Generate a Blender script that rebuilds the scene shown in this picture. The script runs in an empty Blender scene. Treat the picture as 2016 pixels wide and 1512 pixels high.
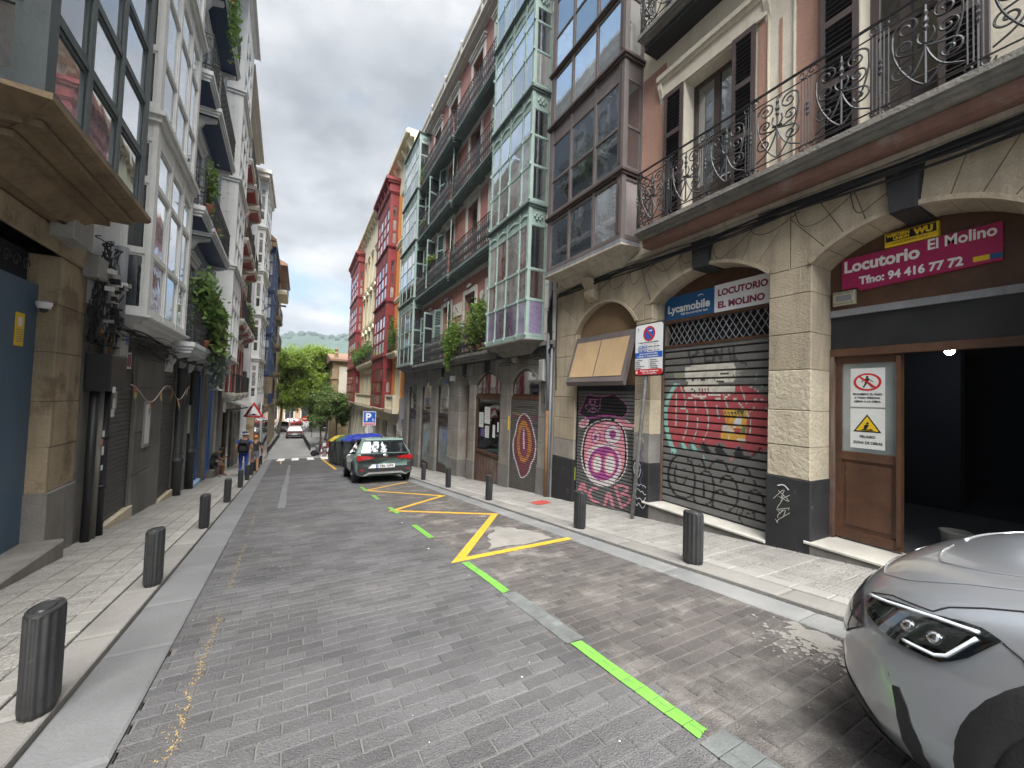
import bpy, math, random
import numpy as np
from mathutils import Matrix, Vector
random.seed(7); np.random.seed(7)
SC = bpy.context.scene
COL = SC.collection
PI = math.pi
RAD = math.radians

# ------------------------------------------------------------------ camera
YAW, PITCH, ROLL, FPX = RAD(28.4), RAD(1.9), RAD(1.9), 770.0
_f = Vector((math.sin(YAW)*math.cos(PITCH), math.cos(YAW)*math.cos(PITCH), math.sin(PITCH)))
_r = Vector((math.cos(YAW), -math.sin(YAW), 0)); _u = _r.cross(_f)
_r2 = _r*math.cos(ROLL)+_u*math.sin(ROLL); _u2 = -_r*math.sin(ROLL)+_u*math.cos(ROLL)
cam_d = bpy.data.cameras.new('camera'); cam = bpy.data.objects.new('camera', cam_d); COL.objects.link(cam)
cam_d.sensor_fit = 'HORIZONTAL'; cam_d.sensor_width = 36.0; cam_d.lens = FPX/2016*36.0
cam_d.clip_start = 0.05; cam_d.clip_end = 9000
m = Matrix.Identity(4)
for i in range(3):
    m[i][0] = _r2[i]; m[i][1] = _u2[i]; m[i][2] = -_f[i]
cam.matrix_world = m
SC.camera = cam

# ------------------------------------------------------------------ sky, sun, exposure
SUN_EL, SUN_AZ = RAD(58), RAD(-166)      # azimuth clockwise from +Y: behind the camera, a little left
SUN_STRENGTH, SUN_ANGLE, SKY_STRENGTH, EXPOSURE = 1.5, RAD(50), 0.05, 3.1
w = bpy.data.worlds.new('World'); SC.world = w; w.use_nodes = True
nt = w.node_tree; nt.nodes.clear()
def wn(t, **k):
    n = nt.nodes.new(t)
    for a, b in k.items(): setattr(n, a, b)
    return n
def wl(a, b): nt.links.new(a, b)
out = wn('ShaderNodeOutputWorld'); bg = wn('ShaderNodeBackground'); wl(bg.outputs[0], out.inputs[0])
sky = wn('ShaderNodeTexSky', sky_type='NISHITA'); sky.sun_disc = False
sky.sun_elevation = SUN_EL; sky.sun_rotation = SUN_AZ; sky.air_density = 1.0; sky.dust_density = 1.0
tc = wn('ShaderNodeTexCoord'); sep = wn('ShaderNodeSeparateXYZ'); wl(tc.outputs['Generated'], sep.inputs[0])
za = wn('ShaderNodeMath', operation='MAXIMUM'); wl(sep.outputs[2], za.inputs[0]); za.inputs[1].default_value = 0.0
zb = wn('ShaderNodeMath', operation='ADD'); wl(za.outputs[0], zb.inputs[0]); zb.inputs[1].default_value = 0.22
dx = wn('ShaderNodeMath', operation='DIVIDE'); wl(sep.outputs[0], dx.inputs[0]); wl(zb.outputs[0], dx.inputs[1])
dy = wn('ShaderNodeMath', operation='DIVIDE'); wl(sep.outputs[1], dy.inputs[0]); wl(zb.outputs[0], dy.inputs[1])
cmb = wn('ShaderNodeCombineXYZ'); wl(dx.outputs[0], cmb.inputs[0]); wl(dy.outputs[0], cmb.inputs[1])
def cloud_noise(scale, off, detail=8, rough=.55):
    mp = wn('ShaderNodeMapping'); wl(cmb.outputs[0], mp.inputs[0]); mp.inputs[1].default_value = off
    n = wn('ShaderNodeTexNoise'); n.inputs['Scale'].default_value = scale; n.inputs['Detail'].default_value = detail
    n.inputs['Roughness'].default_value = rough; wl(mp.outputs[0], n.inputs['Vector']); return n
def wramp(src, stops):
    r = wn('ShaderNodeValToRGB'); wl(src, r.inputs[0]); e = r.color_ramp.elements
    while len(e) < len(stops): e.new(.5)
    for el, (p, c) in zip(e, stops): el.position = p; el.color = (*c, 1)
    return r
n1 = cloud_noise(.62, (1.9, 5.5, 0), 9, .56); n2 = cloud_noise(1.25, (5.3, 1.7, 0), 9, .58)
cov = wramp(n1.outputs[0], [(.40, (0, 0, 0)), (.50, (1, 1, 1))])
shade = wramp(n2.outputs[0], [(.36, (1.02, 1.09, 1.18)), (.48, (1.62, 1.69, 1.77)), (.59, (2.45, 2.47, 2.5))])
skm = wn('ShaderNodeMix', data_type='RGBA'); skm.inputs[0].default_value = .85
wl(sky.outputs[0], skm.inputs[6]); skm.inputs[7].default_value = (.85, 1.45, 2.2, 1)
mx = wn('ShaderNodeMix', data_type='RGBA'); wl(cov.outputs[0], mx.inputs[0]); wl(skm.outputs[2], mx.inputs[6]); wl(shade.outputs[0], mx.inputs[7])
wl(mx.outputs[2], bg.inputs[0]); bg.inputs[1].default_value = SKY_STRENGTH
sun_d = bpy.data.lights.new('sun', 'SUN'); sun = bpy.data.objects.new('sun', sun_d); COL.objects.link(sun)
sun_d.energy = SUN_STRENGTH; sun_d.angle = SUN_ANGLE; sun_d.color = (1.0, .975, .94)
sd = Vector((math.sin(SUN_AZ)*math.cos(SUN_EL), math.cos(SUN_AZ)*math.cos(SUN_EL), math.sin(SUN_EL)))
sun.rotation_euler = sd.to_track_quat('Z', 'Y').to_euler(); sun.location = (0, -10, 30)
SC.view_settings.view_transform = 'Standard'; SC.view_settings.look = 'None'
SC.view_settings.exposure = EXPOSURE; SC.view_settings.gamma = 1; SC.view_settings.use_curve_mapping = False
SC.render.engine = 'CYCLES'; SC.cycles.use_denoising = True
SC.cycles.max_bounces = 6; SC.cycles.diffuse_bounces = 3; SC.cycles.glossy_bounces = 3; SC.cycles.use_adaptive_sampling = True; SC.cycles.adaptive_threshold = .02; SC.cycles.transparent_max_bounces = 16
SC.cycles.sample_clamp_indirect = 8

# ------------------------------------------------------------------ materials
MATS = {}
class NT:
    def __init__(s, m): s.t = m.node_tree; s.n = s.t.nodes; s.l = s.t.links
    def new(s, t, **k):
        n = s.n.new(t)
        for a, b in k.items(): setattr(n, a, b)
        return n
    def link(s, a, b): s.l.new(a, b)
    def noise(s, vec, scale, detail=4, rough=.55, sc=(1, 1, 1), off=(0, 0, 0)):
        mp = s.new('ShaderNodeMapping'); s.link(vec, mp.inputs[0]); mp.inputs[3].default_value = sc; mp.inputs[1].default_value = off
        n = s.new('ShaderNodeTexNoise'); n.inputs['Scale'].default_value = scale; n.inputs['Detail'].default_value = detail
        n.inputs['Roughness'].default_value = rough; s.link(mp.outputs[0], n.inputs['Vector']); return n.outputs[0]
    def ramp(s, src, a, b, lo=0., hi=1.):
        r = s.new('ShaderNodeMapRange'); s.link(src, r.inputs[0]); r.inputs[1].default_value = a; r.inputs[2].default_value = b
        r.inputs[3].default_value = lo; r.inputs[4].default_value = hi; r.clamp = True; return r.outputs[0]
    def mix(s, f, a, b, mode='MIX'):
        n = s.new('ShaderNodeMix', data_type='RGBA', blend_type=mode)
        if isinstance(f, (int, float)): n.inputs[0].default_value = f
        else: s.link(f, n.inputs[0])
        for i, v in ((6, a), (7, b)):
            if isinstance(v, tuple): n.inputs[i].default_value = (*v, 1) if len(v) == 3 else v
            else: s.link(v, n.inputs[i])
        return n.outputs[2]
    def math(s, op, a, b=0.):
        n = s.new('ShaderNodeMath', operation=op)
        for i, v in ((0, a), (1, b)):
            if isinstance(v, (int, float)): n.inputs[i].default_value = v
            else: s.link(v, n.inputs[i])
        return n.outputs[0]
def newmat(name):
    m = bpy.data.materials.new(name); m.use_nodes = True
    b = m.node_tree.nodes['Principled BSDF']; MATS[name] = m
    return m, NT(m), b
def pm(name, col, rough=.75, var=.18, scale=2.5, bump=.15, bscale=45, streak=0., dirt=(.05, .045, .04), metal=0., rnd=0., spec=.4,
       speck=0., patch=None, patch_col=None, island=0., coat=0., edge=0.):
    """painted / stone / metal surface: large soft mottling, vertical run-off streaks, fine grain"""
    m, n, b = newmat(name)
    g = n.new('ShaderNodeNewGeometry'); P = g.outputs['Position']
    big = n.noise(P, scale, 5, .6)
    c = n.mix(n.ramp(big, .3, .7), tuple(x*(1-var) for x in col), tuple(min(1, x*(1+var)) for x in col))
    fine = n.noise(P, bscale, 3, .6)
    c = n.mix(n.ramp(fine, .25, .75, 0, .5), c, tuple(x*.72 for x in col))
    if patch:
        pk = n.noise(P, patch[0], 6, .62, off=(3.3, 1.2, 7.7)); c = n.mix(n.ramp(pk, patch[1], patch[2], 0, patch[3] if len(patch) > 3 else 1), c, patch_col)
    if streak:
        st = n.noise(P, 2.2, 5, .65, sc=(3.2, 3.2, .28)); c = n.mix(n.ramp(st, .48, .78, 0, streak), c, dirt)
        s2 = n.noise(P, 1.1, 4, .6, off=(9, 4, 2)); c = n.mix(n.ramp(s2, .5, .8, 0, streak*.7), c, dirt)
    if speck:
        sp = n.noise(P, 210, 1, .5); c = n.mix(n.ramp(sp, .66, .74, 0, speck), c, (.5, .5, .48))
    if rnd:
        oi = n.new('ShaderNodeObjectInfo'); v = n.ramp(oi.outputs['Random'], 0, 1, 1-rnd, 1+rnd)
        c = n.mix(1.0, c, _grey(n, v), 'MULTIPLY')
    if island:
        v = n.ramp(g.outputs['Random Per Island'], 0, 1, 1-island, 1+island); c = n.mix(1.0, c, _grey(n, v), 'MULTIPLY')
    n.link(c, b.inputs['Base Color'])
    b.inputs['Metallic'].default_value = metal; b.inputs['Specular IOR Level'].default_value = spec
    n.link(n.ramp(big, .2, .8, max(0, rough-.1), min(1, rough+.1)), b.inputs['Roughness'])
    if coat: b.inputs['Coat Weight'].default_value = coat; b.inputs['Coat Roughness'].default_value = .03
    if bump:
        bp = n.new('ShaderNodeBump'); bp.inputs['Strength'].default_value = bump; bp.inputs['Distance'].default_value = .02
        h = n.math('ADD', fine, n.math('MULTIPLY', big, 1.5)); n.link(h, bp.inputs['Height']); n.link(bp.outputs[0], b.inputs['Normal'])
    return m
def _grey(n, v):
    c = n.new('ShaderNodeCombineColor')
    for i in range(3): n.link(v, c.inputs[i])
    return c.outputs[0]
def glassmat(name, base, refl=.35, rough=.03, fold=0., base2=None, wob=.02):
    """window pane: reflects the street; base colour paints in dim room, curtain or bright sky"""
    m, n, b = newmat(name)
    g = n.new('ShaderNodeNewGeometry'); P = g.outputs['Position']
    c = n.mix(n.ramp(n.noise(P, 1.3, 3), .35, .65), base, base2 or tuple(x*.5 for x in base))
    if fold:
        f = n.noise(P, 9, 2, .5, sc=(1, 1, .05)); c = n.mix(n.ramp(f, .35, .65, 0, fold), c, tuple(x*.45 for x in base))
    oi = n.new('ShaderNodeObjectInfo'); c = n.mix(1.0, c, _grey(n, n.ramp(oi.outputs['Random'], 0, 1, .45, 1.25)), 'MULTIPLY')
    n.link(c, b.inputs['Base Color']); b.inputs['Roughness'].default_value = .6; b.inputs['Specular IOR Level'].default_value = 0
    gl = n.new('ShaderNodeBsdfGlossy'); gl.inputs['Roughness'].default_value = rough; gl.inputs['Color'].default_value = (.92, .96, 1, 1)
    bp = n.new('ShaderNodeBump'); bp.inputs['Strength'].default_value = .12; bp.inputs['Distance'].default_value = wob
    n.link(n.noise(P, 2.5, 2), bp.inputs['Height']); n.link(bp.outputs[0], gl.inputs['Normal'])
    lw = n.new('ShaderNodeLayerWeight'); lw.inputs[0].default_value = .35
    fac = n.ramp(lw.outputs['Fresnel'], 0, 1, refl, .95)
    ms = n.new('ShaderNodeMixShader'); n.link(fac, ms.inputs[0]); n.link(b.outputs[0], ms.inputs[1]); n.link(gl.outputs[0], ms.inputs[2])
    n.link(ms.outputs[0], n.n['Material Output'].inputs[0])
    return m
def clearmat(name, tint=(.9, .95, .95), refl=.12):
    m, n, b = newmat(name)
    tr = n.new('ShaderNodeBsdfTransparent'); tr.inputs[0].default_value = (*tint, 1)
    gl = n.new('ShaderNodeBsdfGlossy'); gl.inputs['Roughness'].default_value = .02
    lw = n.new('ShaderNodeLayerWeight'); lw.inputs[0].default_value = .4
    ms = n.new('ShaderNodeMixShader'); n.link(n.ramp(lw.outputs['Fresnel'], 0, 1, refl, .9), ms.inputs[0])
    n.link(tr.outputs[0], ms.inputs[1]); n.link(gl.outputs[0], ms.inputs[2]); n.link(ms.outputs[0], n.n['Material Output'].inputs[0])
    return m
def paintattr(name, rough=.55, metal=0.):
    """sprayed slats: colour stored on the mesh, dulled by grime"""
    m, n, b = newmat(name)
    a = n.new('ShaderNodeAttribute'); a.attribute_name = 'Col'
    g = n.new('ShaderNodeNewGeometry'); P = g.outputs['Position']
    c = n.mix(n.ramp(n.noise(P, 7, 6, .65), .45, .75, 0, .45), a.outputs[0], (.05, .048, .045))
    c = n.mix(n.ramp(n.noise(P, 60, 3), .5, .8, 0, .3), c, (.12, .115, .11))
    n.link(c, b.inputs['Base Color']); b.inputs['Roughness'].default_value = rough; b.inputs['Metallic'].default_value = metal
    bp = n.new('ShaderNodeBump'); bp.inputs['Strength'].default_value = .15; bp.inputs['Distance'].default_value = .01
    n.link(n.noise(P, 30, 3), bp.inputs['Height']); n.link(bp.outputs[0], b.inputs['Normal'])
    return m
def emitmat(name, col, strength):
    m, n, b = newmat(name); b.inputs['Emission Color'].default_value = (*col, 1); b.inputs['Emission Strength'].default_value = strength
    b.inputs['Base Color'].default_value = (*col, 1); return m
def leafmat(name, c1, c2, c3):
    m, n, b = newmat(name)
    g = n.new('ShaderNodeNewGeometry')
    c = n.mix(g.outputs['Random Per Island'], c1, c2); c = n.mix(n.ramp(n.noise(g.outputs['Position'], .55, 3), .4, .65), c, c3)
    n.link(c, b.inputs['Base Color']); b.inputs['Roughness'].default_value = .5
    tl = n.new('ShaderNodeBsdfTranslucent'); n.link(c, tl.inputs[0])
    ms = n.new('ShaderNodeMixShader'); ms.inputs[0].default_value = .48; n.link(b.outputs[0], ms.inputs[1]); n.link(tl.outputs[0], ms.inputs[2])
    n.link(ms.outputs[0], n.n['Material Output'].inputs[0]); return m

# ------------------------------------------------------------------ mesh helpers
class MB:
    def __init__(s): s.v = []; s.f = []
    def box(s, x0, x1, y0, y1, z0, z1):
        x0, x1 = min(x0, x1), max(x0, x1); y0, y1 = min(y0, y1), max(y0, y1); z0, z1 = min(z0, z1), max(z0, z1)
        i = len(s.v)
        s.v += [(x0,y0,z0),(x1,y0,z0),(x1,y1,z0),(x0,y1,z0),(x0,y0,z1),(x1,y0,z1),(x1,y1,z1),(x0,y1,z1)]
        s.f += [(i,i+3,i+2,i+1),(i+4,i+5,i+6,i+7),(i,i+1,i+5,i+4),(i+1,i+2,i+6,i+5),(i+2,i+3,i+7,i+6),(i+3,i,i+4,i+7)]
        return s
    def cbox(s, x0, x1, y0, y1, z0, z1, c=.01):
        """box whose +y face has chamfered edges"""
        x0, x1 = min(x0, x1), max(x0, x1); i = len(s.v)
        for (a, b, y, k) in ((x0, x1, y0, 0), (x0, x1, y1-c, 0), (x0+c, x1-c, y1, c)):
            s.v += [(a, y, z0+k), (b, y, z0+k), (b, y, z1-k), (a, y, z1-k)]
        s.f.append((i, i+1, i+2, i+3)); s.f.append((i+11, i+10, i+9, i+8))
        for r in (0, 4):
            for q in range(4): a = i+r+q; b = i+r+(q+1) % 4; s.f.append((a, a+4, b+4, b))
        return s
    def prism(s, poly, y0, y1, c=0.):
        """polygon in (x,z), extruded along y; optional chamfer of the +y rim"""
        i = len(s.v); n = len(poly)
        if c:
            cx = sum(p[0] for p in poly)/n; cz = sum(p[1] for p in poly)/n
            r = max(math.hypot(p[0]-cx, p[1]-cz) for p in poly); k = max(0, 1-c/max(r*.6, 1e-4))
            rings = [(poly, y0), (poly, y1-c), ([(cx+(p[0]-cx)*k, cz+(p[1]-cz)*k) for p in poly], y1)]
        else: rings = [(poly, y0), (poly, y1)]
        for pl, y in rings: s.v += [(p[0], y, p[1]) for p in pl]
        s.f.append(tuple(i+q for q in range(n))); s.f.append(tuple(i+n*(len(rings)-1)+q for q in reversed(range(n))))
        for r in range(len(rings)-1):
            for q in range(n): a = i+r*n+q; b = i+r*n+(q+1) % n; s.f.append((a, a+n, b+n, b))
        return s
    def zprism(s, poly, z0, z1):
        i = len(s.v); n = len(poly)
        s.v += [(p[0], p[1], z0) for p in poly]+[(p[0], p[1], z1) for p in poly]
        s.f.append(tuple(i+q for q in reversed(range(n)))); s.f.append(tuple(i+n+q for q in range(n)))
        for q in range(n): a = i+q; b = i+(q+1) % n; s.f.append((a, b, b+n, a+n))
        return s
    def xprism(s, poly, x0, x1):
        """polygon in (y,z), extruded along x"""
        i = len(s.v); n = len(poly)
        s.v += [(x0, p[0], p[1]) for p in poly]+[(x1, p[0], p[1]) for p in poly]
        s.f.append(tuple(i+q for q in reversed(range(n)))); s.f.append(tuple(i+n+q for q in range(n)))
        for q in range(n): a = i+q; b = i+(q+1) % n; s.f.append((a, b, b+n, a+n))
        return s
    def tube(s, pts, r, n=6, closed=False, caps=True):
        pts = [Vector(p) for p in pts]; k = len(pts)
        rr = r if isinstance(r, (list, tuple)) else [r]*k
        up = Vector((0.123, .271, .955)); i0 = len(s.v); prev = None
        for q in range(k):
            a = pts[q-1] if (q > 0 or closed) else pts[q]; b = pts[(q+1) % k] if (q < k-1 or closed) else pts[q]
            t = (b-a); t = t.normalized() if t.length > 1e-9 else Vector((0, 0, 1))
            if prev is None:
                u = t.cross(up); u = u.normalized() if u.length > 1e-4 else t.orthogonal().normalized()
            else:
                u = prev - t*prev.dot(t); u = u.normalized() if u.length > 1e-6 else t.orthogonal().normalized()
            prev = u; w_ = t.cross(u)
            for j in range(n):
                an = 2*PI*j/n; s.v.append(tuple(pts[q]+(u*math.cos(an)+w_*math.sin(an))*rr[q]))
        for q in range(k if closed else k-1):
            a = i0+q*n; b = i0+((q+1) % k)*n
            for j in range(n): s.f.append((a+j, a+(j+1) % n, b+(j+1) % n, b+j))
        if caps and not closed:
            s.f.append(tuple(i0+j for j in reversed(range(n)))); s.f.append(tuple(i0+(k-1)*n+j for j in range(n)))
        return s
    def lathe(s, prof, n=16, c=(0, 0, 0), sx=1., sy=1., rot=0.):
        i0 = len(s.v); k = len(prof)
        for r, z in prof:
            for j in range(n):
                a = 2*PI*j/n; x = math.cos(a)*r*sx; y = math.sin(a)*r*sy
                s.v.append((c[0]+x*math.cos(rot)-y*math.sin(rot), c[1]+x*math.sin(rot)+y*math.cos(rot), c[2]+z))
        for q in range(k-1):
            for j in range(n): a = i0+q*n; s.f.append((a+j, a+(j+1) % n, a+n+(j+1) % n, a+n+j))
        s.f.append(tuple(i0+j for j in reversed(range(n)))); s.f.append(tuple(i0+(k-1)*n+j for j in range(n)))
        return s
    def ball(s, c, r, n=8, m=5, sc=(1, 1, 1)):
        prof = [(math.sin(PI*(q+.5)/m)*r, 0) for q in range(m)]
        i0 = len(s.v)
        for q in range(m):
            t = PI*(q+.5)/m
            for j in range(n):
                a = 2*PI*j/n; s.v.append((c[0]+math.sin(t)*math.cos(a)*r*sc[0], c[1]+math.sin(t)*math.sin(a)*r*sc[1], c[2]-math.cos(t)*r*sc[2]))
        for q in range(m-1):
            for j in range(n): a = i0+q*n; s.f.append((a+j, a+(j+1) % n, a+n+(j+1) % n, a+n+j))
        s.f.append(tuple(i0+j for j in reversed(range(n)))); s.f.append(tuple(i0+(m-1)*n+j for j in range(n)))
        return s
    def quad(s, a, b, c, d):
        i = len(s.v); s.v += [tuple(a), tuple(b), tuple(c), tuple(d)]; s.f.append((i, i+1, i+2, i+3)); return s
    def poly(s, pts):
        i = len(s.v); s.v += [tuple(p) for p in pts]; s.f.append(tuple(range(i, i+len(pts)))); return s
    def add(s, o, mat=None, off=(0, 0, 0)):
        i = len(s.v)
        if mat is not None: s.v += [tuple(mat @ Vector(p)) for p in o.v]
        else: s.v += [(p[0]+off[0], p[1]+off[1], p[2]+off[2]) for p in o.v]
        s.f += [tuple(q+i for q in f) for f in o.f]; return s
    def mesh(s, name, mat, smooth=False):
        me = bpy.data.meshes.new(name); me.from_pydata(s.v, [], s.f)
        if isinstance(mat, str): mat = MATS[mat]
        me.materials.append(mat)
        if smooth: me.polygons.foreach_set('use_smooth', [True]*len(me.polygons))
        me.update(); return me
    def build(s, name, mat, parent=None, smooth=False, loc=None, rot=None, **props):
        return put(name, s.mesh(name, mat, smooth), parent, loc, rot, **props)
def put(name, me, parent=None, loc=None, rot=None, **props):
    o = bpy.data.objects.new(name, me); COL.objects.link(o)
    if parent is not None: o.parent = parent
    if loc is not None: o.location = loc
    if rot is not None: o.rotation_euler = rot
    for k, v in props.items(): o[k] = v
    return o
def thing(name, label, cat, loc=(0, 0, 0), rot=(0, 0, 0), group=None):
    o = bpy.data.objects.new(name, None); COL.objects.link(o); o.empty_display_size = .2
    o.location = loc; o.rotation_euler = rot; o['label'] = label; o['category'] = cat
    if group: o['group'] = group
    return o
def part(name, parent):
    """an Empty that groups the sub-parts of one part"""
    o = bpy.data.objects.new(name, None); COL.objects.link(o); o.parent = parent; return o
_FONT = {}
def text_mb(body, size, bold=0., sx=1., align='LEFT', space=1.0, shear=0.):
    cu = bpy.data.curves.new('t', 'FONT'); cu.body = body; cu.size = size; cu.align_x = align; cu.offset = bold; cu.resolution_u = 3
    cu.space_character = space; cu.shear = shear
    o = bpy.data.objects.new('t', cu); me = bpy.data.meshes.new_from_object(o)
    b = MB(); b.v = [(v.co.x*sx, v.co.y, 0) for v in me.vertices]; b.f = [tuple(p.vertices) for p in me.polygons]
    bpy.data.objects.remove(o); bpy.data.curves.remove(cu); bpy.data.meshes.remove(me)
    return b
def text(parent, body, size, mat, x, z, y, name='lettering', bold=0., sx=1., align='LEFT', width=None, shear=0.):
    """lettering on a facade frame: viewer's left is +x; (x,z) = left end of the baseline, y = distance out"""
    b = text_mb(body, size, bold, sx, align, shear=shear)
    if width and b.v:
        x0 = min(v[0] for v in b.v); x1 = max(v[0] for v in b.v); k = width/max(x1-x0, 1e-5); b.v = [(v[0]*k, v[1], 0) for v in b.v]
    b.v = [(x-v[0], y, z+v[1]) for v in b.v]
    return b.build(name, mat, parent)
def clip(poly, x0, x1, z0, z1):
    def cut(pl, ins, inter):
        o = []
        for i in range(len(pl)):
            a, b = pl[i-1], pl[i]
            if ins(b):
                if not ins(a): o.append(inter(a, b))
                o.append(b)
            elif ins(a): o.append(inter(a, b))
        return o
    def ix(c): return lambda a, b: (c, a[1]+(b[1]-a[1])*(c-a[0])/(b[0]-a[0]))
    def iz(c): return lambda a, b: (a[0]+(b[0]-a[0])*(c-a[1])/(b[1]-a[1]), c)
    for ins, it in ((lambda p: p[0] >= x0-1e-9, ix(x0)), (lambda p: p[0] <= x1+1e-9, ix(x1)), (lambda p: p[1] >= z0-1e-9, iz(z0)), (lambda p: p[1] <= z1+1e-9, iz(z1))):
        if len(poly) < 3: return []
        poly = cut(poly, ins, it)
    return poly

# ------------------------------------------------------------------ terrain profile of the street
def G(y):
    if y < 36: return -1.5-.114*y
    if y < 46: t = y-36; return -5.604-.114*t+.0057*t*t
    return -6.174
TH = RAD(1.72)
def Lp(d, s): return (-d*math.cos(TH)-s*math.sin(TH), s*math.cos(TH)-d*math.sin(TH))
def GL(s, d=2.62): return G(Lp(d, s)[1])
def inside_view(P, mx_=60):
    v = Vector(P); c = (v.dot(_r2), v.dot(_u2), v.dot(_f))
    if c[2] < .05: return None
    x = 1008+FPX*c[0]/c[2]; y = 756-FPX*c[1]/c[2]
    return (x, y) if -mx_ < x < 2016+mx_ and -mx_ < y < 1512+mx_ else None
# ------------------------------------------------------------------ material palette
pm('mortar', (.135, .13, .123), .95, .25, 3, .4, 80)
pm('paver', (.118, .117, .121), .95, .32, 1.1, 1.0, 95, spec=.15, rnd=.16, speck=.4, patch=(.7, .5, .75, .55), patch_col=(.16, .155, .15), streak=.0)
pm('paver_far', (.118, .117, .121), .95, .32, 1.1, 1.0, 95, spec=.15, island=.16, speck=.4, patch=(.7, .5, .75, .55), patch_col=(.16, .155, .15))
pm('paver_brown', (.100, .090, .086), .95, .3, 1.4, .9, 95, rnd=.2, speck=.45, patch=(2.2, .53, .72, .8), patch_col=(.24, .225, .205))
pm('paver_brown_far', (.100, .090, .086), .95, .3, 1.4, .9, 95, island=.2, speck=.45, patch=(2.2, .53, .72, .8), patch_col=(.24, .225, .205))
pm('tile', (.30, .29, .27), .92, .16, 1.2, .4, 60, rnd=.09, patch=(1.2, .55, .75, .6), patch_col=(.16, .155, .145))
pm('tile_far', (.30, .29, .27), .92, .16, 1.2, .4, 60, island=.09, patch=(1.2, .55, .75, .6), patch_col=(.16, .155, .145))
def rosette(name):
    """small cast rosette relief in the cement tiles: grooves between cells"""
    m = MATS[name]; n = NT(m); b = m.node_tree.nodes['Principled BSDF']; g = n.new('ShaderNodeNewGeometry')
    v = n.new('ShaderNodeTexVoronoi'); v.feature = 'DISTANCE_TO_EDGE'; v.inputs['Scale'].default_value = 27; v.inputs['Randomness'].default_value = .45; n.link(g.outputs['Position'], v.inputs['Vector'])
    gr = n.ramp(v.outputs['Distance'], .03, .12); old = b.inputs['Base Color'].links[0].from_socket
    n.link(n.mix(gr, n.mix(.45, old, (.07, .068, .06)), old), b.inputs['Base Color'])
    bp = n.new('ShaderNodeBump'); bp.inputs['Strength'].default_value = .6; bp.inputs['Distance'].default_value = .006; n.link(gr, bp.inputs['Height']); n.link(b.inputs['Normal'].links[0].from_socket, bp.inputs['Normal']); n.link(bp.outputs[0], b.inputs['Normal'])
for nm in ('tile', 'tile_far'): rosette(nm)
pm('border', (.285, .277, .258), .92, .14, 1.2, .35, 60, rnd=.1, patch=(1.2, .58, .75, .5), patch_col=(.18, .175, .16)); pm('border_far', (.285, .277, .258), .92, .14, 1.2, .35, 60, island=.1, patch=(1.2, .58, .75, .5), patch_col=(.18, .175, .16))
pm('kerb', (.225, .217, .203), .9, .2, 1.5, .35, 60, rnd=.1, patch=(1.6, .58, .72, .6), patch_col=(.13, .125, .12))
pm('gutter', (.155, .158, .162), .85, .22, 1.2, .3, 60, rnd=.07, patch=(.9, .55, .75, .5), patch_col=(.1, .1, .1))
pm('gutter_light', (.175, .18, .18), .85, .25, 1.2, .3, 60, rnd=.07, patch=(1.1, .5, .7, .6), patch_col=(.26, .26, .25))
pm('ground', (.16, .155, .15), .95, .2, .5, .2, 20)
pm('green_paint', (.15, .39, .06), .6, .1, 6, .35, 90, patch=(30, .68, .78, .7), patch_col=(.1, .2, .06))
pm('yellow_paint', (.66, .38, .035), .6, .12, 5, .35, 90, patch=(24, .66, .78, .7), patch_col=(.25, .2, .1))
def jointed(name):
    """road paint sinks into the joints of the pavers below"""
    m = MATS[name]; n = NT(m); b = m.node_tree.nodes['Principled BSDF']; g = n.new('ShaderNodeNewGeometry'); sp = n.new('ShaderNodeSeparateXYZ'); n.link(g.outputs['Position'], sp.inputs[0])
    pit = .108*math.cos(math.atan(.114)); row = n.math('DIVIDE', n.math('SUBTRACT', sp.outputs[1], .35-pit/2), pit); fy = n.math('FRACT', row); dyn = n.math('ABSOLUTE', n.math('SUBTRACT', fy, .5))
    odd = n.math('MULTIPLY', n.math('MODULO', n.math('FLOOR', row), 2.), .5); fx = n.math('FRACT', n.math('SUBTRACT', n.math('DIVIDE', n.math('ADD', sp.outputs[0], 4.51), .231), odd)); dxn = n.math('ABSOLUTE', n.math('SUBTRACT', fx, .5))
    wob = n.math('MULTIPLY', n.math('SUBTRACT', n.noise(g.outputs['Position'], 40, 3), .5), .10)
    j = n.math('MAXIMUM', n.ramp(n.math('ADD', dyn, wob), .455, .49), n.ramp(n.math('ADD', dxn, wob), .478, .495)); old = b.inputs['Base Color'].links[0].from_socket
    worn = n.ramp(n.noise(g.outputs['Position'], 14, 6, .7), .54, .70, 0, .6)
    n.link(n.mix(n.math('MAXIMUM', n.math('MULTIPLY', j, .38), worn), old, (.10, .10, .09)), b.inputs['Base Color'])
    bp = n.new('ShaderNodeBump'); bp.inputs['Strength'].default_value = .7; bp.inputs['Distance'].default_value = .006; bp.invert = True; n.link(j, bp.inputs['Height']); n.link(b.inputs['Normal'].links[0].from_socket, bp.inputs['Normal']); n.link(bp.outputs[0], b.inputs['Normal'])
pm('yellow_worn', (.48, .34, .13), .75, .15, 8, .3, 90)
pm('white_paint', (.72, .71, .68), .7, .12, 4, .25, 80, patch=(9, .6, .75, .6), patch_col=(.25, .25, .25))
pm('grey_blackout', (.12, .13, .128), .8, .3, 3, .35, 80, patch=(6, .45, .65, .8), patch_col=(.165, .18, .175))
for nm in ('green_paint', 'yellow_paint', 'grey_blackout'): jointed(nm)
pm('cement_patch', (.25, .24, .22), .95, .2, 2, .5, 50, patch=(3, .55, .7, .6), patch_col=(.16, .15, .14))
pm('iron_black', (.030, .030, .032), .5, .2, 8, .12, 120, spec=.5)
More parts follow.
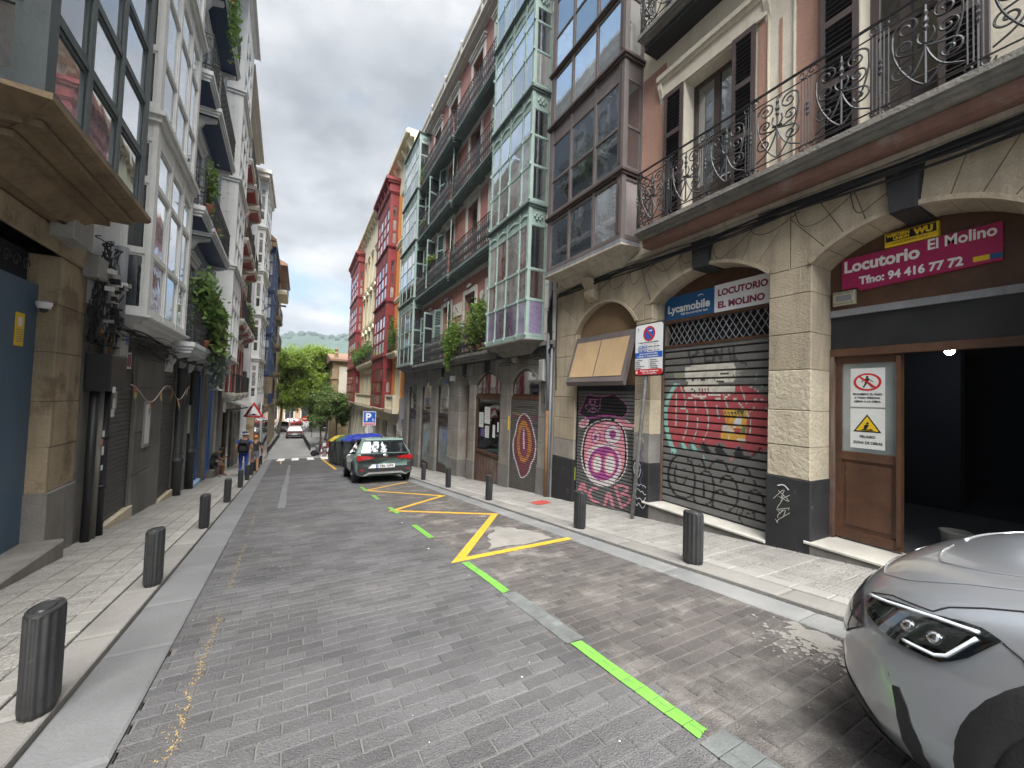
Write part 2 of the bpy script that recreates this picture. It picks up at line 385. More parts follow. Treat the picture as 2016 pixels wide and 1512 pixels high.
pm('bollard_iron', (.024, .025, .027), .5, .3, 9, .15, 100, spec=.5, rnd=.15, patch=(22, .66, .74, .55), patch_col=(.13, .13, .125), streak=.25, dirt=(.09, .085, .075))
pm('asphalt', (.25, .25, .245), .9, .2, .6, .3, 40)
pm('hill_green', (.040, .075, .050), .95, .35, .012, 0, .1)
pm('red_plate', (.38, .06, .05), .8, .2, 6, .3, 60)

# ------------------------------------------------------------------ ground sheet
def strip_sheet(name, f0, f1, ys, mat, dz, **props):
    b = MB()
    for i, y in enumerate(ys):
        b.v += [(f0(y), y, G(y)+dz), (f1(y), y, G(y)+dz)]
        if i: k = 2*i; b.f.append((k-2, k-1, k+1, k))
    return b.build(name, mat, None, **props)
ys = [-40+i*2 for i in range(50)]+[60, 80, 120, 300, 900, 2600]
strip_sheet('ground', lambda y: -900, lambda y: 900, ys, 'ground', -.06, kind='structure')
def xl(d): return lambda y: -d/math.cos(TH)-y*math.tan(TH)
ROADL, ROADR, GUTR, KERBR = .64, 3.52, 3.52, 3.82
yr = [-6+i*1.0 for i in range(44)]
road = strip_sheet('road', xl(ROADL-.02), lambda y: ROADR, yr, 'mortar', -.007, kind='structure')
strip_sheet('asphalt_road', lambda y: -2.6 if y > 44 else xl(1.02)(y), lambda y: 60 if y > 41 else ROADR+.3, [37.6, 39, 40, 41, 42, 43, 44, 46, 50, 60, 75, 110], 'asphalt', .006, kind='structure')
# pavers, running bond across the street
BW, BL, JT = .108, .231, .007
def paver_mb(w_, l_, h=.022, c=.006):
    b = MB(); x0, x1, y0, y1 = -l_/2, l_/2, -w_/2, w_/2
    for k, z in ((0, -h), (0, -c), (c, 0)):
        b.v += [(x0+k, y0+k, z), (x1-k, y0+k, z), (x1-k, y1-k, z), (x0+k, y1-k, z)]
    b.f = [(8, 9, 10, 11)]
    for r in (0, 4):
        for q in range(4): a = r+q; e = r+(q+1) % 4; b.f.append((a, e, e+4, a+4))
    return b
full = paver_mb(BW-JT, BL-JT)
pav_me = full.mesh('paver', 'paver'); pavb_me = full.mesh('paver', 'paver_brown')
SLOPE = math.atan(.114); cand = []; far_a = MB(); far_b = MB()
rng = random.Random(3)
for r in range(0, 352):
    y = .35+r*BW*math.cos(SLOPE)
    if y > 37.5: break
    off = (r % 2)*.5*BL+rng.uniform(-.012, .012)
    x = -2.2+off
    while x < ROADR:
        a, e = x, x+BL; x += BL
        lo = xl(ROADL)(y); a2, e2 = max(a, lo), min(e, ROADR)
        if e2-a2 < .05: continue
        cut = (e2-a2) < BL-.01; cx = (a2+e2)/2
        P = (cx, y, G(y)+rng.uniform(-.0025, .0025)); px = inside_view(P, 40)
        brown = 1.92+.06*math.sin(y*2.1)+rng.uniform(-.05, .05) < cx and y < 14.5
        if brown is False and y < 14.5 and cx > 1.9: brown = True
        cand.append((math.hypot(cx, y) if px else 99+y, P, cut, a2, e2, brown))
cand.sort(key=lambda t: t[0]); nb = 0
RX = (-SLOPE, 0, 0)
for dist, P, cut, a2, e2, brown in cand:
    if dist < 60 and not cut and nb < 300:
        nb += 1
        put('paver', pavb_me if brown else pav_me, road, P, (-SLOPE+rng.uniform(-.012, .012), rng.uniform(-.008, .008), rng.uniform(-.008, .008)))
    else:
        b = paver_mb(BW-JT, e2-a2-JT) if P[1] < 20 else None
        if b is None:
            b = MB(); w_ = BW/2-.004; l_ = (e2-a2)/2-.004; b.quad((-l_, -w_, 0), (l_, -w_, 0), (l_, w_, 0), (-l_, w_, 0))
        (far_b if brown else far_a).add(b, Matrix.Translation(P) @ Matrix.Rotation(-SLOPE if P[1] < 36 else -SLOPE*.5, 4, 'X'))
far_a.build('far_pavers', 'paver_far', road, kind='stuff'); far_b.build('far_brown_pavers', 'paver_brown_far', road, kind='stuff')

# gutters, kerbs and tiled pavements
def slab_obj(name, P4, h, mat, parent, c=.008):
    """a flat stone with four corner points (x,y) lying on the street slope, top at G+h"""
    cx = sum(p[0] for p in P4)/4; cy = sum(p[1] for p in P4)/4; b = MB()
    for k, z in ((1, -.06), (1, -c), (1-c*2.2/.25, 0)):
        for p in P4:
            x = cx+(p[0]-cx)*k; y = cy+(p[1]-cy)*k; b.v.append((x-cx, y-cy, G(y)+h+z-G(cy)-h))
    b.f = [(8, 9, 10, 11)]
    for r in (0, 4):
        for q in range(4): a = r+q; e = r+(q+1) % 4; b.f.append((a, e, e+4, a+4))
    return b, (cx, cy, G(cy)+h)
def course(side, d0, d1, s0, s1, step, h, mat, parent, name, individual_to=99, jit=.0, gap=.006, far=None):
    s = s0; fm = far; i = 0
    while s < s1:
        e = min(s+step*(1+rng.uniform(-jit, jit)), s1)
        if side == 'L': P4 = [Lp(d1-gap/2, s+gap/2), Lp(d0+gap/2, s+gap/2), Lp(d0+gap/2, e-gap/2), Lp(d1-gap/2, e-gap/2)]
        else: P4 = [(d0+gap/2, s+gap/2), (d1-gap/2, s+gap/2), (d1-gap/2, e-gap/2), (d0+gap/2, e-gap/2)]
        b, loc = slab_obj(name, P4, h+rng.uniform(-.002, .002), mat, parent)
        if s < individual_to or fm is None: b.build(name, mat, parent, loc=loc)
        else: fm.add(b, off=loc)
        s = e; i += 1
pl = strip_sheet('pavement', xl(2.75), xl(ROADL), [-4+i for i in range(45)], 'mortar', -.03, kind='structure')
pr = strip_sheet('pavement', lambda y: ROADR, lambda y: 5.9, [-4+i for i in range(60)], 'mortar', -.03, kind='structure')
course('L', .64, 1.03, -2, 39, 1.15, .001, 'gutter', pl, 'gutter_slab', jit=.15)
course('L', 1.035, 1.30, -2, 39, 1.0, .035, 'kerb', pl, 'kerbstone', jit=.1)
course('R', ROADR, KERBR, -2, 38, 1.3, .001, 'gutter_light', pr, 'gutter_slab', jit=.2)
course('R', KERBR+.005, 4.10, -2, 38, 1.0, .035, 'kerb', pr, 'kerbstone', jit=.1)
fl, fr, bl, br_ = MB(), MB(), MB(), MB()
course('L', 1.305, 1.46, -1, 39, .225, .04, 'border', pl, 'border_tile', 9, far=bl)
for i in range(5): course('L', 1.46+i*.235, 1.46+(i+1)*.235, -1+(i % 2)*.0, 39, .235, .04, 'tile', pl, 'paving_tile', 8.5, far=fl)
course('R', 4.10, 4.26, -1, 38, .3, .04, 'border', pr, 'border_tile', 9, far=br_)
for i in range(5): course('R', 4.26+i*.235, 4.26+(i+1)*.235, -1, 52, .235, .04, 'tile', pr, 'paving_tile', 7.5, far=fr)
bl.build('far_border_tiles', 'border_far', pl, kind='stuff'); br_.build('far_border_tiles', 'border_far', pr, kind='stuff'); fl.build('far_paving_tiles', 'tile_far', pl, kind='stuff'); fr.build('far_paving_tiles', 'tile_far', pr, kind='stuff')
strip_sheet('pavement', lambda y: -6, lambda y: -2.45, [38.5, 40, 42, 44, 46, 50, 60, 72], 'tile_far', .05, kind='structure')
strip_sheet('pavement', lambda y: 3.6, lambda y: 9, [37.5, 40, 42, 44, 46, 50, 56], 'tile_far', .05, kind='structure')

# ------------------------------------------------------------------ paint on the road (each stroke a thin sheet that follows the slope)
def paint(name, pts, mat, label, cat='road marking', dz=.0045, group=None, rough_edge=.004, seg=10):
    q = []
    for i in range(len(pts)):
        a, b = pts[i], pts[(i+1) % len(pts)]
        for k in range(seg):
            t = k/seg; j = rough_edge if k else 0
            q.append((a[0]+(b[0]-a[0])*t+rng.uniform(-j, j), a[1]+(b[1]-a[1])*t+rng.uniform(-j, j)))
    cx = sum(p[0] for p in q)/len(q); cy = sum(p[1] for p in q)/len(q)
    b = MB().poly([(p[0]-cx, p[1]-cy, G(p[1])-G(cy)) for p in q])
    o = b.build(name, mat, None, loc=(cx, cy, G(cy)+dz)); o['label'] = label; o['category'] = cat
    if group: o['group'] = group
    return o
DG = 'green parking bay dashes'
for y0, y1, lab in ((1.27, 2.29, 'long bright green dash nearest the silver car'), (3.36, 4.42, 'bright green dash just below the tip of the yellow zigzag'),
                    (5.77, 6.80, 'bright green dash below the second bend of the yellow zigzag'), (8.0, 8.86, 'short green dash crossing the tip of the middle zigzag bend'),
                    (10.18, 11.04, 'small green dash between the two far tips of the yellow zigzag'), (12.0, 13.2, 'small green dash just behind the green hatchback')):
    paint('green_dash', [(1.79, y0), (1.88, y0+.02), (1.88, y1), (1.79, y1+.01)], 'green_paint', lab, group=DG, dz=.0065)
paint('blacked_out_line', [(1.77, 2.31), (1.93, 2.31), (1.92, 3.34), (1.77, 3.34)], 'grey_blackout', 'grey painted-over stretch of line between two green dashes')
paint('blacked_out_line', [(1.77, .3), (1.98, .3), (1.96, 1.25), (1.77, 1.25)], 'grey_blackout', 'grey painted-over stretch of line at the lower edge beside the silver car')
Z = [(3.55, 4.63), (1.80, 4.55), (3.42, 6.85), (1.80, 8.40), (3.36, 9.78), (1.82, 12.2), (3.36, 13.6)]
def stroke(p, q, w_=.055):
    d = Vector((q[0]-p[0], q[1]-p[1], 0)).normalized(); n_ = Vector((-d.y, d.x, 0))*w_
    return [(p[0]+n_.x, p[1]+n_.y), (p[0]-n_.x, p[1]-n_.y), (q[0]-n_.x, q[1]-n_.y), (q[0]+n_.x, q[1]+n_.y)]
b = MB()
# one continuous zigzag ribbon, mitred
off = []
for i, p in enumerate(Z):
    d0 = Vector((p[0]-Z[i-1][0], p[1]-Z[i-1][1])).normalized() if i else None
    d1 = Vector((Z[i+1][0]-p[0], Z[i+1][1]-p[1])).normalized() if i < len(Z)-1 else None
    if d0 is None: n_ = Vector((-d1.y, d1.x)); k = 1
    elif d1 is None: n_ = Vector((-d0.y, d0.x)); k = 1
    else:
        n0 = Vector((-d0.y, d0.x)); n1 = Vector((-d1.y, d1.x)); n_ = (n0+n1).normalized(); k = min(2.6, 1/max(.2, n_.dot(n0)))
    w_ = .062*k; off.append(((p[0]+n_.x*w_, p[1]+n_.y*w_), (p[0]-n_.x*w_, p[1]-n_.y*w_)))
c0 = (2.6, 8.5)
for i in range(len(Z)-1):
    (a, b_), (c, d) = off[i], off[i+1]; N = 14
    for k in range(N):
        t0, t1 = k/N, (k+1)/N; j = lambda: rng.uniform(-.005, .005)
        L0 = (a[0]+(c[0]-a[0])*t0, a[1]+(c[1]-a[1])*t0); L1 = (a[0]+(c[0]-a[0])*t1, a[1]+(c[1]-a[1])*t1)
        R0 = (b_[0]+(d[0]-b_[0])*t0, b_[1]+(d[1]-b_[1])*t0); R1 = (b_[0]+(d[0]-b_[0])*t1, b_[1]+(d[1]-b_[1])*t1)
        b.poly([(p[0]-c0[0], p[1]-c0[1], G(p[1])-G(c0[1])) for p in (L0, R0, R1, L1)])
o = b.build('yellow_zigzag', 'yellow_paint', None, loc=(c0[0], c0[1], G(c0[1])+.0045)); o['label'] = 'yellow zigzag line painted along the parking strip'; o['category'] = 'road marking'
# scuffed concrete inside the first bend of the zigzag
paint('cement_patch', [(2.30, 4.75), (3.35, 4.78), (3.30, 5.35), (3.0, 5.9), (2.55, 5.3)], 'cement_patch', 'pale cement patch inside the nearest yellow zigzag bend', 'patch', dz=.003, rough_edge=.05, seg=6)
paint('cement_patch', [(3.22, 1.3), (3.44, 1.35), (3.47, 1.7), (3.3, 1.62)], 'cement_patch', 'crumbled pale cement spill beside the nose of the silver car', 'patch', dz=.003, rough_edge=.05, seg=7)
b = MB(); lr = random.Random(15)
for i in range(300):
    x, y = 3.2+lr.gauss(0, .16), 1.38+lr.gauss(0, .17)+lr.gauss(0, .05); r = lr.uniform(.003, .02)*(1.3-min(1, abs(x-3.2)*2.2))
    if x > 3.5 or r <= 0: continue
    b.poly([(x-3.2+r*lr.uniform(.5, 1.3)*math.cos(a), y-1.4+r*lr.uniform(.4, 1.)*math.sin(a), G(y)-G(1.4)-.114*0) for a in [k*PI/3 for k in range(6)]])
o = b.build('cement_crumbs', 'cement_patch', None, loc=(3.2, 1.4, G(1.4)+.0036)); o['label'] = 'pale crumbs of cement scattered over the pavers by the silver car'; o['category'] = 'debris'; o['kind'] = 'stuff'
paint('tar_strip', [(-.33, 10.2), (-.18, 10.2), (-.30, 28), (-.42, 28)], 'gutter', 'long narrow grey repair strip in the left half of the roadway', 'patch', dz=.0035, rough_edge=.012, seg=20)
# worn yellow edge line along the left of the road: many flakes, one marking
b = MB(); lr = random.Random(5)
for i in range(1300):
    s = 2.2+lr.random()**1.5*14; d = .40+lr.gauss(0, .013)+(.045 if lr.random() < .1 else 0); x, y = Lp(d, s)
    if math.sin(s*5.1)+math.sin(s*2.3) < -.75: continue
    l_ = lr.uniform(.002, .010); w_ = lr.uniform(.001, .003)
    if lr.random() < .25: l_, w_ = w_, l_*1.2
    b.poly([(x+a*w_, y+e*l_-7, G(y+e*l_)-G(7)) for a, e in ((-1, -1), (1, -.8), (.8, 1), (-1, .9))])
o = b.build('worn_edge_line', 'yellow_worn', None, loc=(0, 7, G(7)+.0042)); o['label'] = 'flaking yellow edge line on the pavers along the left gutter'; o['category'] = 'road marking'; o['kind'] = 'stuff'
for i, (x0, x1) in enumerate(((-1.35, -.85), (-.35, .15), (.75, 1.25), (1.8, 2.35), (2.8, 3.3))):
    paint('crossing_stripe', [(x0, 34.4), (x1, 34.4), (x1, 38.4), (x0, 38.4)], 'white_paint', ['white crossing stripe at the left kerb', 'second white crossing stripe from the left', 'middle white crossing stripe', 'white crossing stripe in front of the motorcycles', 'rightmost white crossing stripe by the bins'][i], group='zebra crossing stripes', dz=.011)
paint('yellow_line', [(1.72, 22), (1.86, 22), (1.86, 36), (1.72, 36)], 'yellow_paint', 'straight yellow line along the waste containers', dz=.006, seg=30)
paint('yellow_line', [(-.95, 30), (-.85, 30), (-1.05, 36.2), (-1.15, 36.2)], 'yellow_worn', 'short faded yellow line at the far left before the crossing', dz=.006, seg=12)
paint('red_access_cover', [(4.52, 7.0), (4.92, 7.08), (4.95, 7.52), (4.53, 7.4)], 'red_plate', 'red access cover set in the right pavement', 'cover', dz=.046, rough_edge=.006)

b = MB(); lr = random.Random(33)
for i in range(36):
    x, y = lr.uniform(-1.0, 3.6), .9+lr.random()**1.6*9; r = lr.uniform(.002, .008)*(2.2 if i % 19 == 0 else 1)
    if inside_view((x, y, G(y))) is None: continue
    b.poly([(x+r*lr.uniform(.6, 1.5)*math.cos(a), y-4+r*lr.uniform(.5, 1.2)*math.sin(a), G(y)-G(4)) for a in [k*PI/2.5 for k in range(5)]])
o = b.build('litter_specks', 'white_paint', None, loc=(0, 4, G(4)+.008)); o['kind'] = 'stuff'; o['label'] = 'tiny pale specks of litter scattered over the roadway'; o['category'] = 'litter'
# ------------------------------------------------------------------ bollards: fluted oval cast iron
def bollard_parts():
    n = 72; prof = [(.82, .0), (.82, .012), (.97, .03), (1., .05), (1., .545), (.98, .556)]
    body = MB(); i0 = 0
    for k, (r, z) in enumerate(prof):
        for j in range(n):
            a = 2*PI*j/n; fl_ = 1-.11*(.5-.5*math.cos(a*14))**1.3 if 1 <= k <= 5 else 1
            body.v.append((.075*r*fl_*math.cos(a), .125*r*fl_*math.sin(a), z))
    for k in range(len(prof)-1):
        for j in range(n): a = k*n; body.f.append((a+j, a+(j+1) % n, a+n+(j+1) % n, a+n+j))
    cap = MB().lathe([(.96, .553), (.93, .566), (.80, .570), (.76, .564), (.55, .566), (.5, .574), (.2, .577), (.01, .577)], 36, sx=.075, sy=.125)
    return body, cap
_bb, _bc = bollard_parts(); bb_me = _bb.mesh('body', 'bollard_iron', True); bc_me = _bc.mesh('cap', 'bollard_iron', False)
BG = 'fluted iron bollards along the kerbs'
def bollard(x, y, lab, rz=0.):
    o = thing('bollard', lab, 'bollard', (x, y, G(y)+.035), (rng.uniform(-.018, .018), rng.uniform(-.018, .018), rz+rng.uniform(-.08, .08)), BG)
    put('body', bb_me, o); put('cap', bc_me, o)
left_b = [(3.22, 'large fluted iron bollard nearest the camera on the left kerb'), (5.45, 'second fluted iron bollard from the camera on the left kerb'), (8.55, 'third fluted iron bollard on the left kerb'),
          (11.85, 'fourth fluted iron bollard on the left kerb'), (15.4, 'fifth fluted bollard on the left kerb, before the walking man'), (18.3, 'sixth left bollard, just right of the man with the backpack'),
          (20.8, 'seventh left bollard beside the pedestrians'), (23.6, 'eighth left bollard beyond the pedestrians'), (26.6, 'ninth left bollard from the camera'), (29.5, 'last bollard of the near left row before the crossing')]
for s, lab in left_b: x, y = Lp(1.10, s); bollard(x, y, lab, TH)
for y, lab in ((2.93, 'fluted iron bollard nearest the camera on the right pavement, before the large shutter'), (4.95, 'fluted iron bollard before the pig graffiti'), (8.30, 'bollard on the right pavement before the oval graffiti shutter'),
               (11.1, 'bollard on the right pavement before the shop window'), (13.7, 'farthest right bollard, beside the green hatchback')): bollard(3.97, y, lab)
i = 0
for k in range(9):
    t = k/8; bollard(-2.45+.35*t, 44+14*t**1.1, ['nearest', 'second', 'third', 'fourth', 'fifth', 'sixth', 'seventh', 'eighth', 'last'][k]+' bollard of the far left row past the crossing')
    bollard(1.15-.6*t, 45+13*t**1.1, ['nearest', 'second', 'third', 'fourth', 'fifth', 'sixth', 'seventh', 'eighth', 'last'][k]+' bollard of the far right row past the crossing')
# ------------------------------------------------------------------ facade palette
pm('stone_cream', (.38, .32, .23), .9, .25, 1.4, .6, 40, streak=.55, dirt=(.11, .095, .075), rnd=.08)
pm('stone_pale', (.50, .44, .33), .92, .15, 2, .8, 22, streak=.25, dirt=(.2, .17, .13), rnd=.08)
pm('stone_grey', (.255, .235, .205), .92, .22, 1.6, .5, 36, streak=.6, dirt=(.075, .068, .06), rnd=.14, patch=(1.7, .58, .75, .6), patch_col=(.38, .33, .26))
pm('stone_dark', (.15, .143, .13), .92, .25, 1.8, .5, 36, streak=.6, dirt=(.04, .04, .038), rnd=.14, patch=(2.2, .6, .75, .5), patch_col=(.2, .185, .165))
pm('stone_tan', (.33, .265, .175), .92, .22, 1.6, .6, 34, streak=.6, dirt=(.08, .07, .055), rnd=.14, patch=(1.5, .54, .64, .75), patch_col=(.13, .085, .05))
pm('stone_ochre', (.20, .145, .085), .85, .25, 1.5, .3, 30, streak=.7, dirt=(.06, .05, .04))
pm('plinth_black', (.022, .022, .024), .7, .35, 3, .35, 50, patch=(5, .62, .75, .5), patch_col=(.15, .15, .15))
pm('marble', (.52, .50, .45), .6, .15, 2, .1, 40, streak=.3, dirt=(.25, .24, .2))
pm('plinth_grey', (.19, .18, .165), .9, .25, 2, .5, 40, streak=.4, rnd=.12)
pm('concrete_old', (.19, .18, .16), .95, .3, 2.2, .6, 35, streak=.5, dirt=(.05, .05, .045))
pm('moulding', (.40, .36, .29), .9, .18, 2, .3, 40, streak=.5, dirt=(.11, .10, .085))
pm('cream_wall', (.60, .55, .45), .9, .12, 1.2, .25, 30, streak=.3, dirt=(.28, .23, .16))
pm('salmon_wall', (.35, .205, .155), .9, .15, 1.2, .25, 30, streak=.35, dirt=(.2, .1, .07))
pm('pink_wall', (.40, .195, .16), .9, .13, 1.2, .2, 30, streak=.3, dirt=(.22, .11, .09))
pm('redbrown_band', (.215, .115, .09), .9, .2, 2, .3, 30, streak=.35, patch=(3, .6, .7, .8), patch_col=(.26, .24, .21))
pm('trim_white', (.56, .54, .49), .85, .12, 1.5, .2, 30, streak=.4, dirt=(.2, .19, .17))
pm('trim_bluewhite', (.60, .62, .63), .75, .1, 1.5, .12, 30, streak=.25, dirt=(.25, .26, .27))
pm('white_frame', (.62, .63, .62), .55, .1, 1.5, .08, 30, streak=.25, dirt=(.25, .25, .24))
pm('mint_frame', (.285, .375, .34), .7, .16, 2.2, .25, 40, streak=.55, dirt=(.11, .15, .135))
pm('mint_slab', (.115, .155, .145), .8, .2, 2, .2, 40, streak=.5, dirt=(.05, .07, .06))
pm('brown_frame', (.125, .106, .102), .6, .18, 2, .15, 40, streak=.3, dirt=(.05, .035, .03))
pm('brown_dark', (.062, .045, .040), .6, .2, 2, .15, 40)
pm('oxblood_frame', (.225, .030, .032), .55, .14, 2, .1, 40, streak=.2, dirt=(.08, .012, .012))
pm('orange_wall', (.68, .27, .06), .88, .1, 1.2, .15, 30, streak=.15, dirt=(.3, .14, .05))
pm('ivory_wall', (.66, .60, .43), .88, .1, 1.2, .2, 30, streak=.25, dirt=(.32, .28, .2))
pm('darkgreen_frame', (.048, .062, .066), .5, .2, 2, .08, 40, streak=.3, dirt=(.02, .025, .025))
pm('blue_frame', (.030, .052, .115), .5, .2, 2, .08, 40, streak=.2, dirt=(.012, .02, .04))
pm('blue_door', (.065, .115, .175), .5, .12, 2.2, .1, 50, streak=.2, dirt=(.02, .04, .06))
pm('blue_bright', (.035, .10, .27), .5, .12, 2.2, .1, 50, streak=.2, dirt=(.02, .04, .1))
pm('bluegrey_wall', (.26, .31, .37), .85, .12, 1.2, .15, 30, streak=.3, dirt=(.12, .14, .16))
pm('red_wood', (.33, .045, .042), .6, .15, 2, .1, 40, streak=.2, dirt=(.12, .02, .02))
pm('wood_brown', (.085, .040, .022), .5, .3, 5, .2, 60, patch=(7, .6, .75, .5), patch_col=(.15, .085, .05), streak=.4, dirt=(.03, .016, .01))
pm('wood_door', (.16, .075, .030), .45, .25, 4, .15, 60, streak=.35, dirt=(.05, .025, .012))
pm('wood_worn', (.10, .055, .04), .8, .35, 6, .3, 60, streak=.8, dirt=(.22, .19, .16))
pm('plywood', (.40, .28, .155), .8, .12, 2, .1, 30, streak=.3, dirt=(.2, .14, .08))
pm('plywood_dark', (.20, .13, .07), .8, .12, 2, .1, 30, streak=.3, dirt=(.1, .07, .04))
pm('shutter_grey', (.085, .083, .080), .5, .3, 3, .15, 60, streak=.4, dirt=(.03, .03, .03), metal=.35)
pm('shutter_dark', (.050, .050, .050), .55, .3, 3, .15, 60, streak=.4, metal=.3)
pm('box_grey', (.30, .30, .28), .6, .12, 3, .08, 50, streak=.4, dirt=(.12, .12, .11), rnd=.1)
pm('box_black', (.02, .021, .023), .45, .2, 3, .08, 50)
pm('pipe_grey', (.20, .215, .235), .5, .15, 3, .08, 50, streak=.3)
pm('pipe_rust', (.24, .13, .055), .8, .3, 6, .3, 60, streak=.6, dirt=(.09, .045, .02))
pm('cable', (.014, .014, .016), .6, .2, 5, .05, 60)
pm('galvanised', (.32, .33, .34), .5, .25, 5, .1, 60, metal=.6, patch=(18, .55, .7, .7), patch_col=(.6, .6, .6))
pm('zinc', (.30, .31, .33), .5, .2, 3, .1, 40, metal=.5, streak=.4)
pm('roof_tile', (.24, .145, .10), .9, .25, 3, .4, 20)
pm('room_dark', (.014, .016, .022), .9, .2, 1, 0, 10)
pm('paper', (.62, .63, .62), .8, .06, 3, .05, 60)
pm('sign_white', (.70, .71, .72), .45, .05, 3, .03, 60, streak=.15, dirt=(.4, .4, .4))
pm('sign_blue', (.012, .085, .22), .45, .1, 3, .03, 60)
pm('sign_magenta', (.33, .014, .085), .5, .1, 3, .03, 60)
pm('sign_maroon', (.20, .012, .05), .5, .1, 3, .03, 60)
pm('sign_red', (.50, .020, .022), .45, .08, 3, .03, 60)
pm('sign_royal', (.02, .10, .42), .45, .08, 3, .03, 60)
pm('sign_yellow', (.70, .47, .02), .5, .08, 3, .03, 60)
pm('sign_cream', (.40, .37, .28), .6, .1, 3, .03, 60)
pm('sign_grey', (.20, .20, .20), .6, .1, 3, .03, 60)
pm('black_print', (.012, .012, .013), .5, .05, 3, 0, 60)
pm('white_print', (.74, .74, .73), .5, .05, 3, 0, 60)
pm('chalk', (.55, .53, .48), .9, .1, 5, 0, 60)
pm('purple_tag', (.12, .08, .22), .7, .1, 5, 0, 60)
pm('fluo', (.52, .62, .07), .5, .1, 5, 0, 60)
pm('lavender', (.21, .17, .27), .35, .2, 14, .5, 35)
pm('terracotta', (.32, .13, .075), .85, .2, 4, .2, 40)
glassmat('pane', (.055, .062, .07), .34, wob=.015)
glassmat('pane_sky', (.42, .44, .46), .5, wob=.01)  # pale base colour stands in for reflected sky
glassmat('pane_mirror', (.10, .11, .12), .72, wob=.006)
glassmat('pane_dim', (.035, .038, .04), .20)
glassmat('pane_curtain', (.46, .46, .44), .30, fold=.7)
glassmat('pane_plum', (.16, .075, .075), .22, fold=.8, base2=(.30, .26, .24))
glassmat('pane_lilac', (.30, .255, .37), .22)
glassmat('pane_frost', (.30, .35, .35), .2, .25)
clearmat('clear')
leafmat('leaf_plant', (.07, .15, .03), (.15, .25, .06), (.10, .17, .04))
leafmat('leaf_bright', (.10, .20, .03), (.17, .26, .05), (.13, .18, .05))
leafmat('leaf_silver', (.16, .20, .17), (.24, .27, .23), (.12, .17, .12))
leafmat('leaf_tree', (.16, .26, .03), (.30, .41, .06), (.23, .31, .045))
leafmat('leaf_tree2', (.08, .15, .03), (.17, .24, .06), (.12, .18, .04))
paintattr('sprayed')

def chaikin3(p):
    for _ in range(2):
        q = [p[0]]
        for a_, b_ in zip(p[:-1], p[1:]): q += [tuple(a_[i]*.75+b_[i]*.25 for i in range(3)), tuple(a_[i]*.25+b_[i]*.75 for i in range(3))]
        p = q+[p[-1]]
    return p
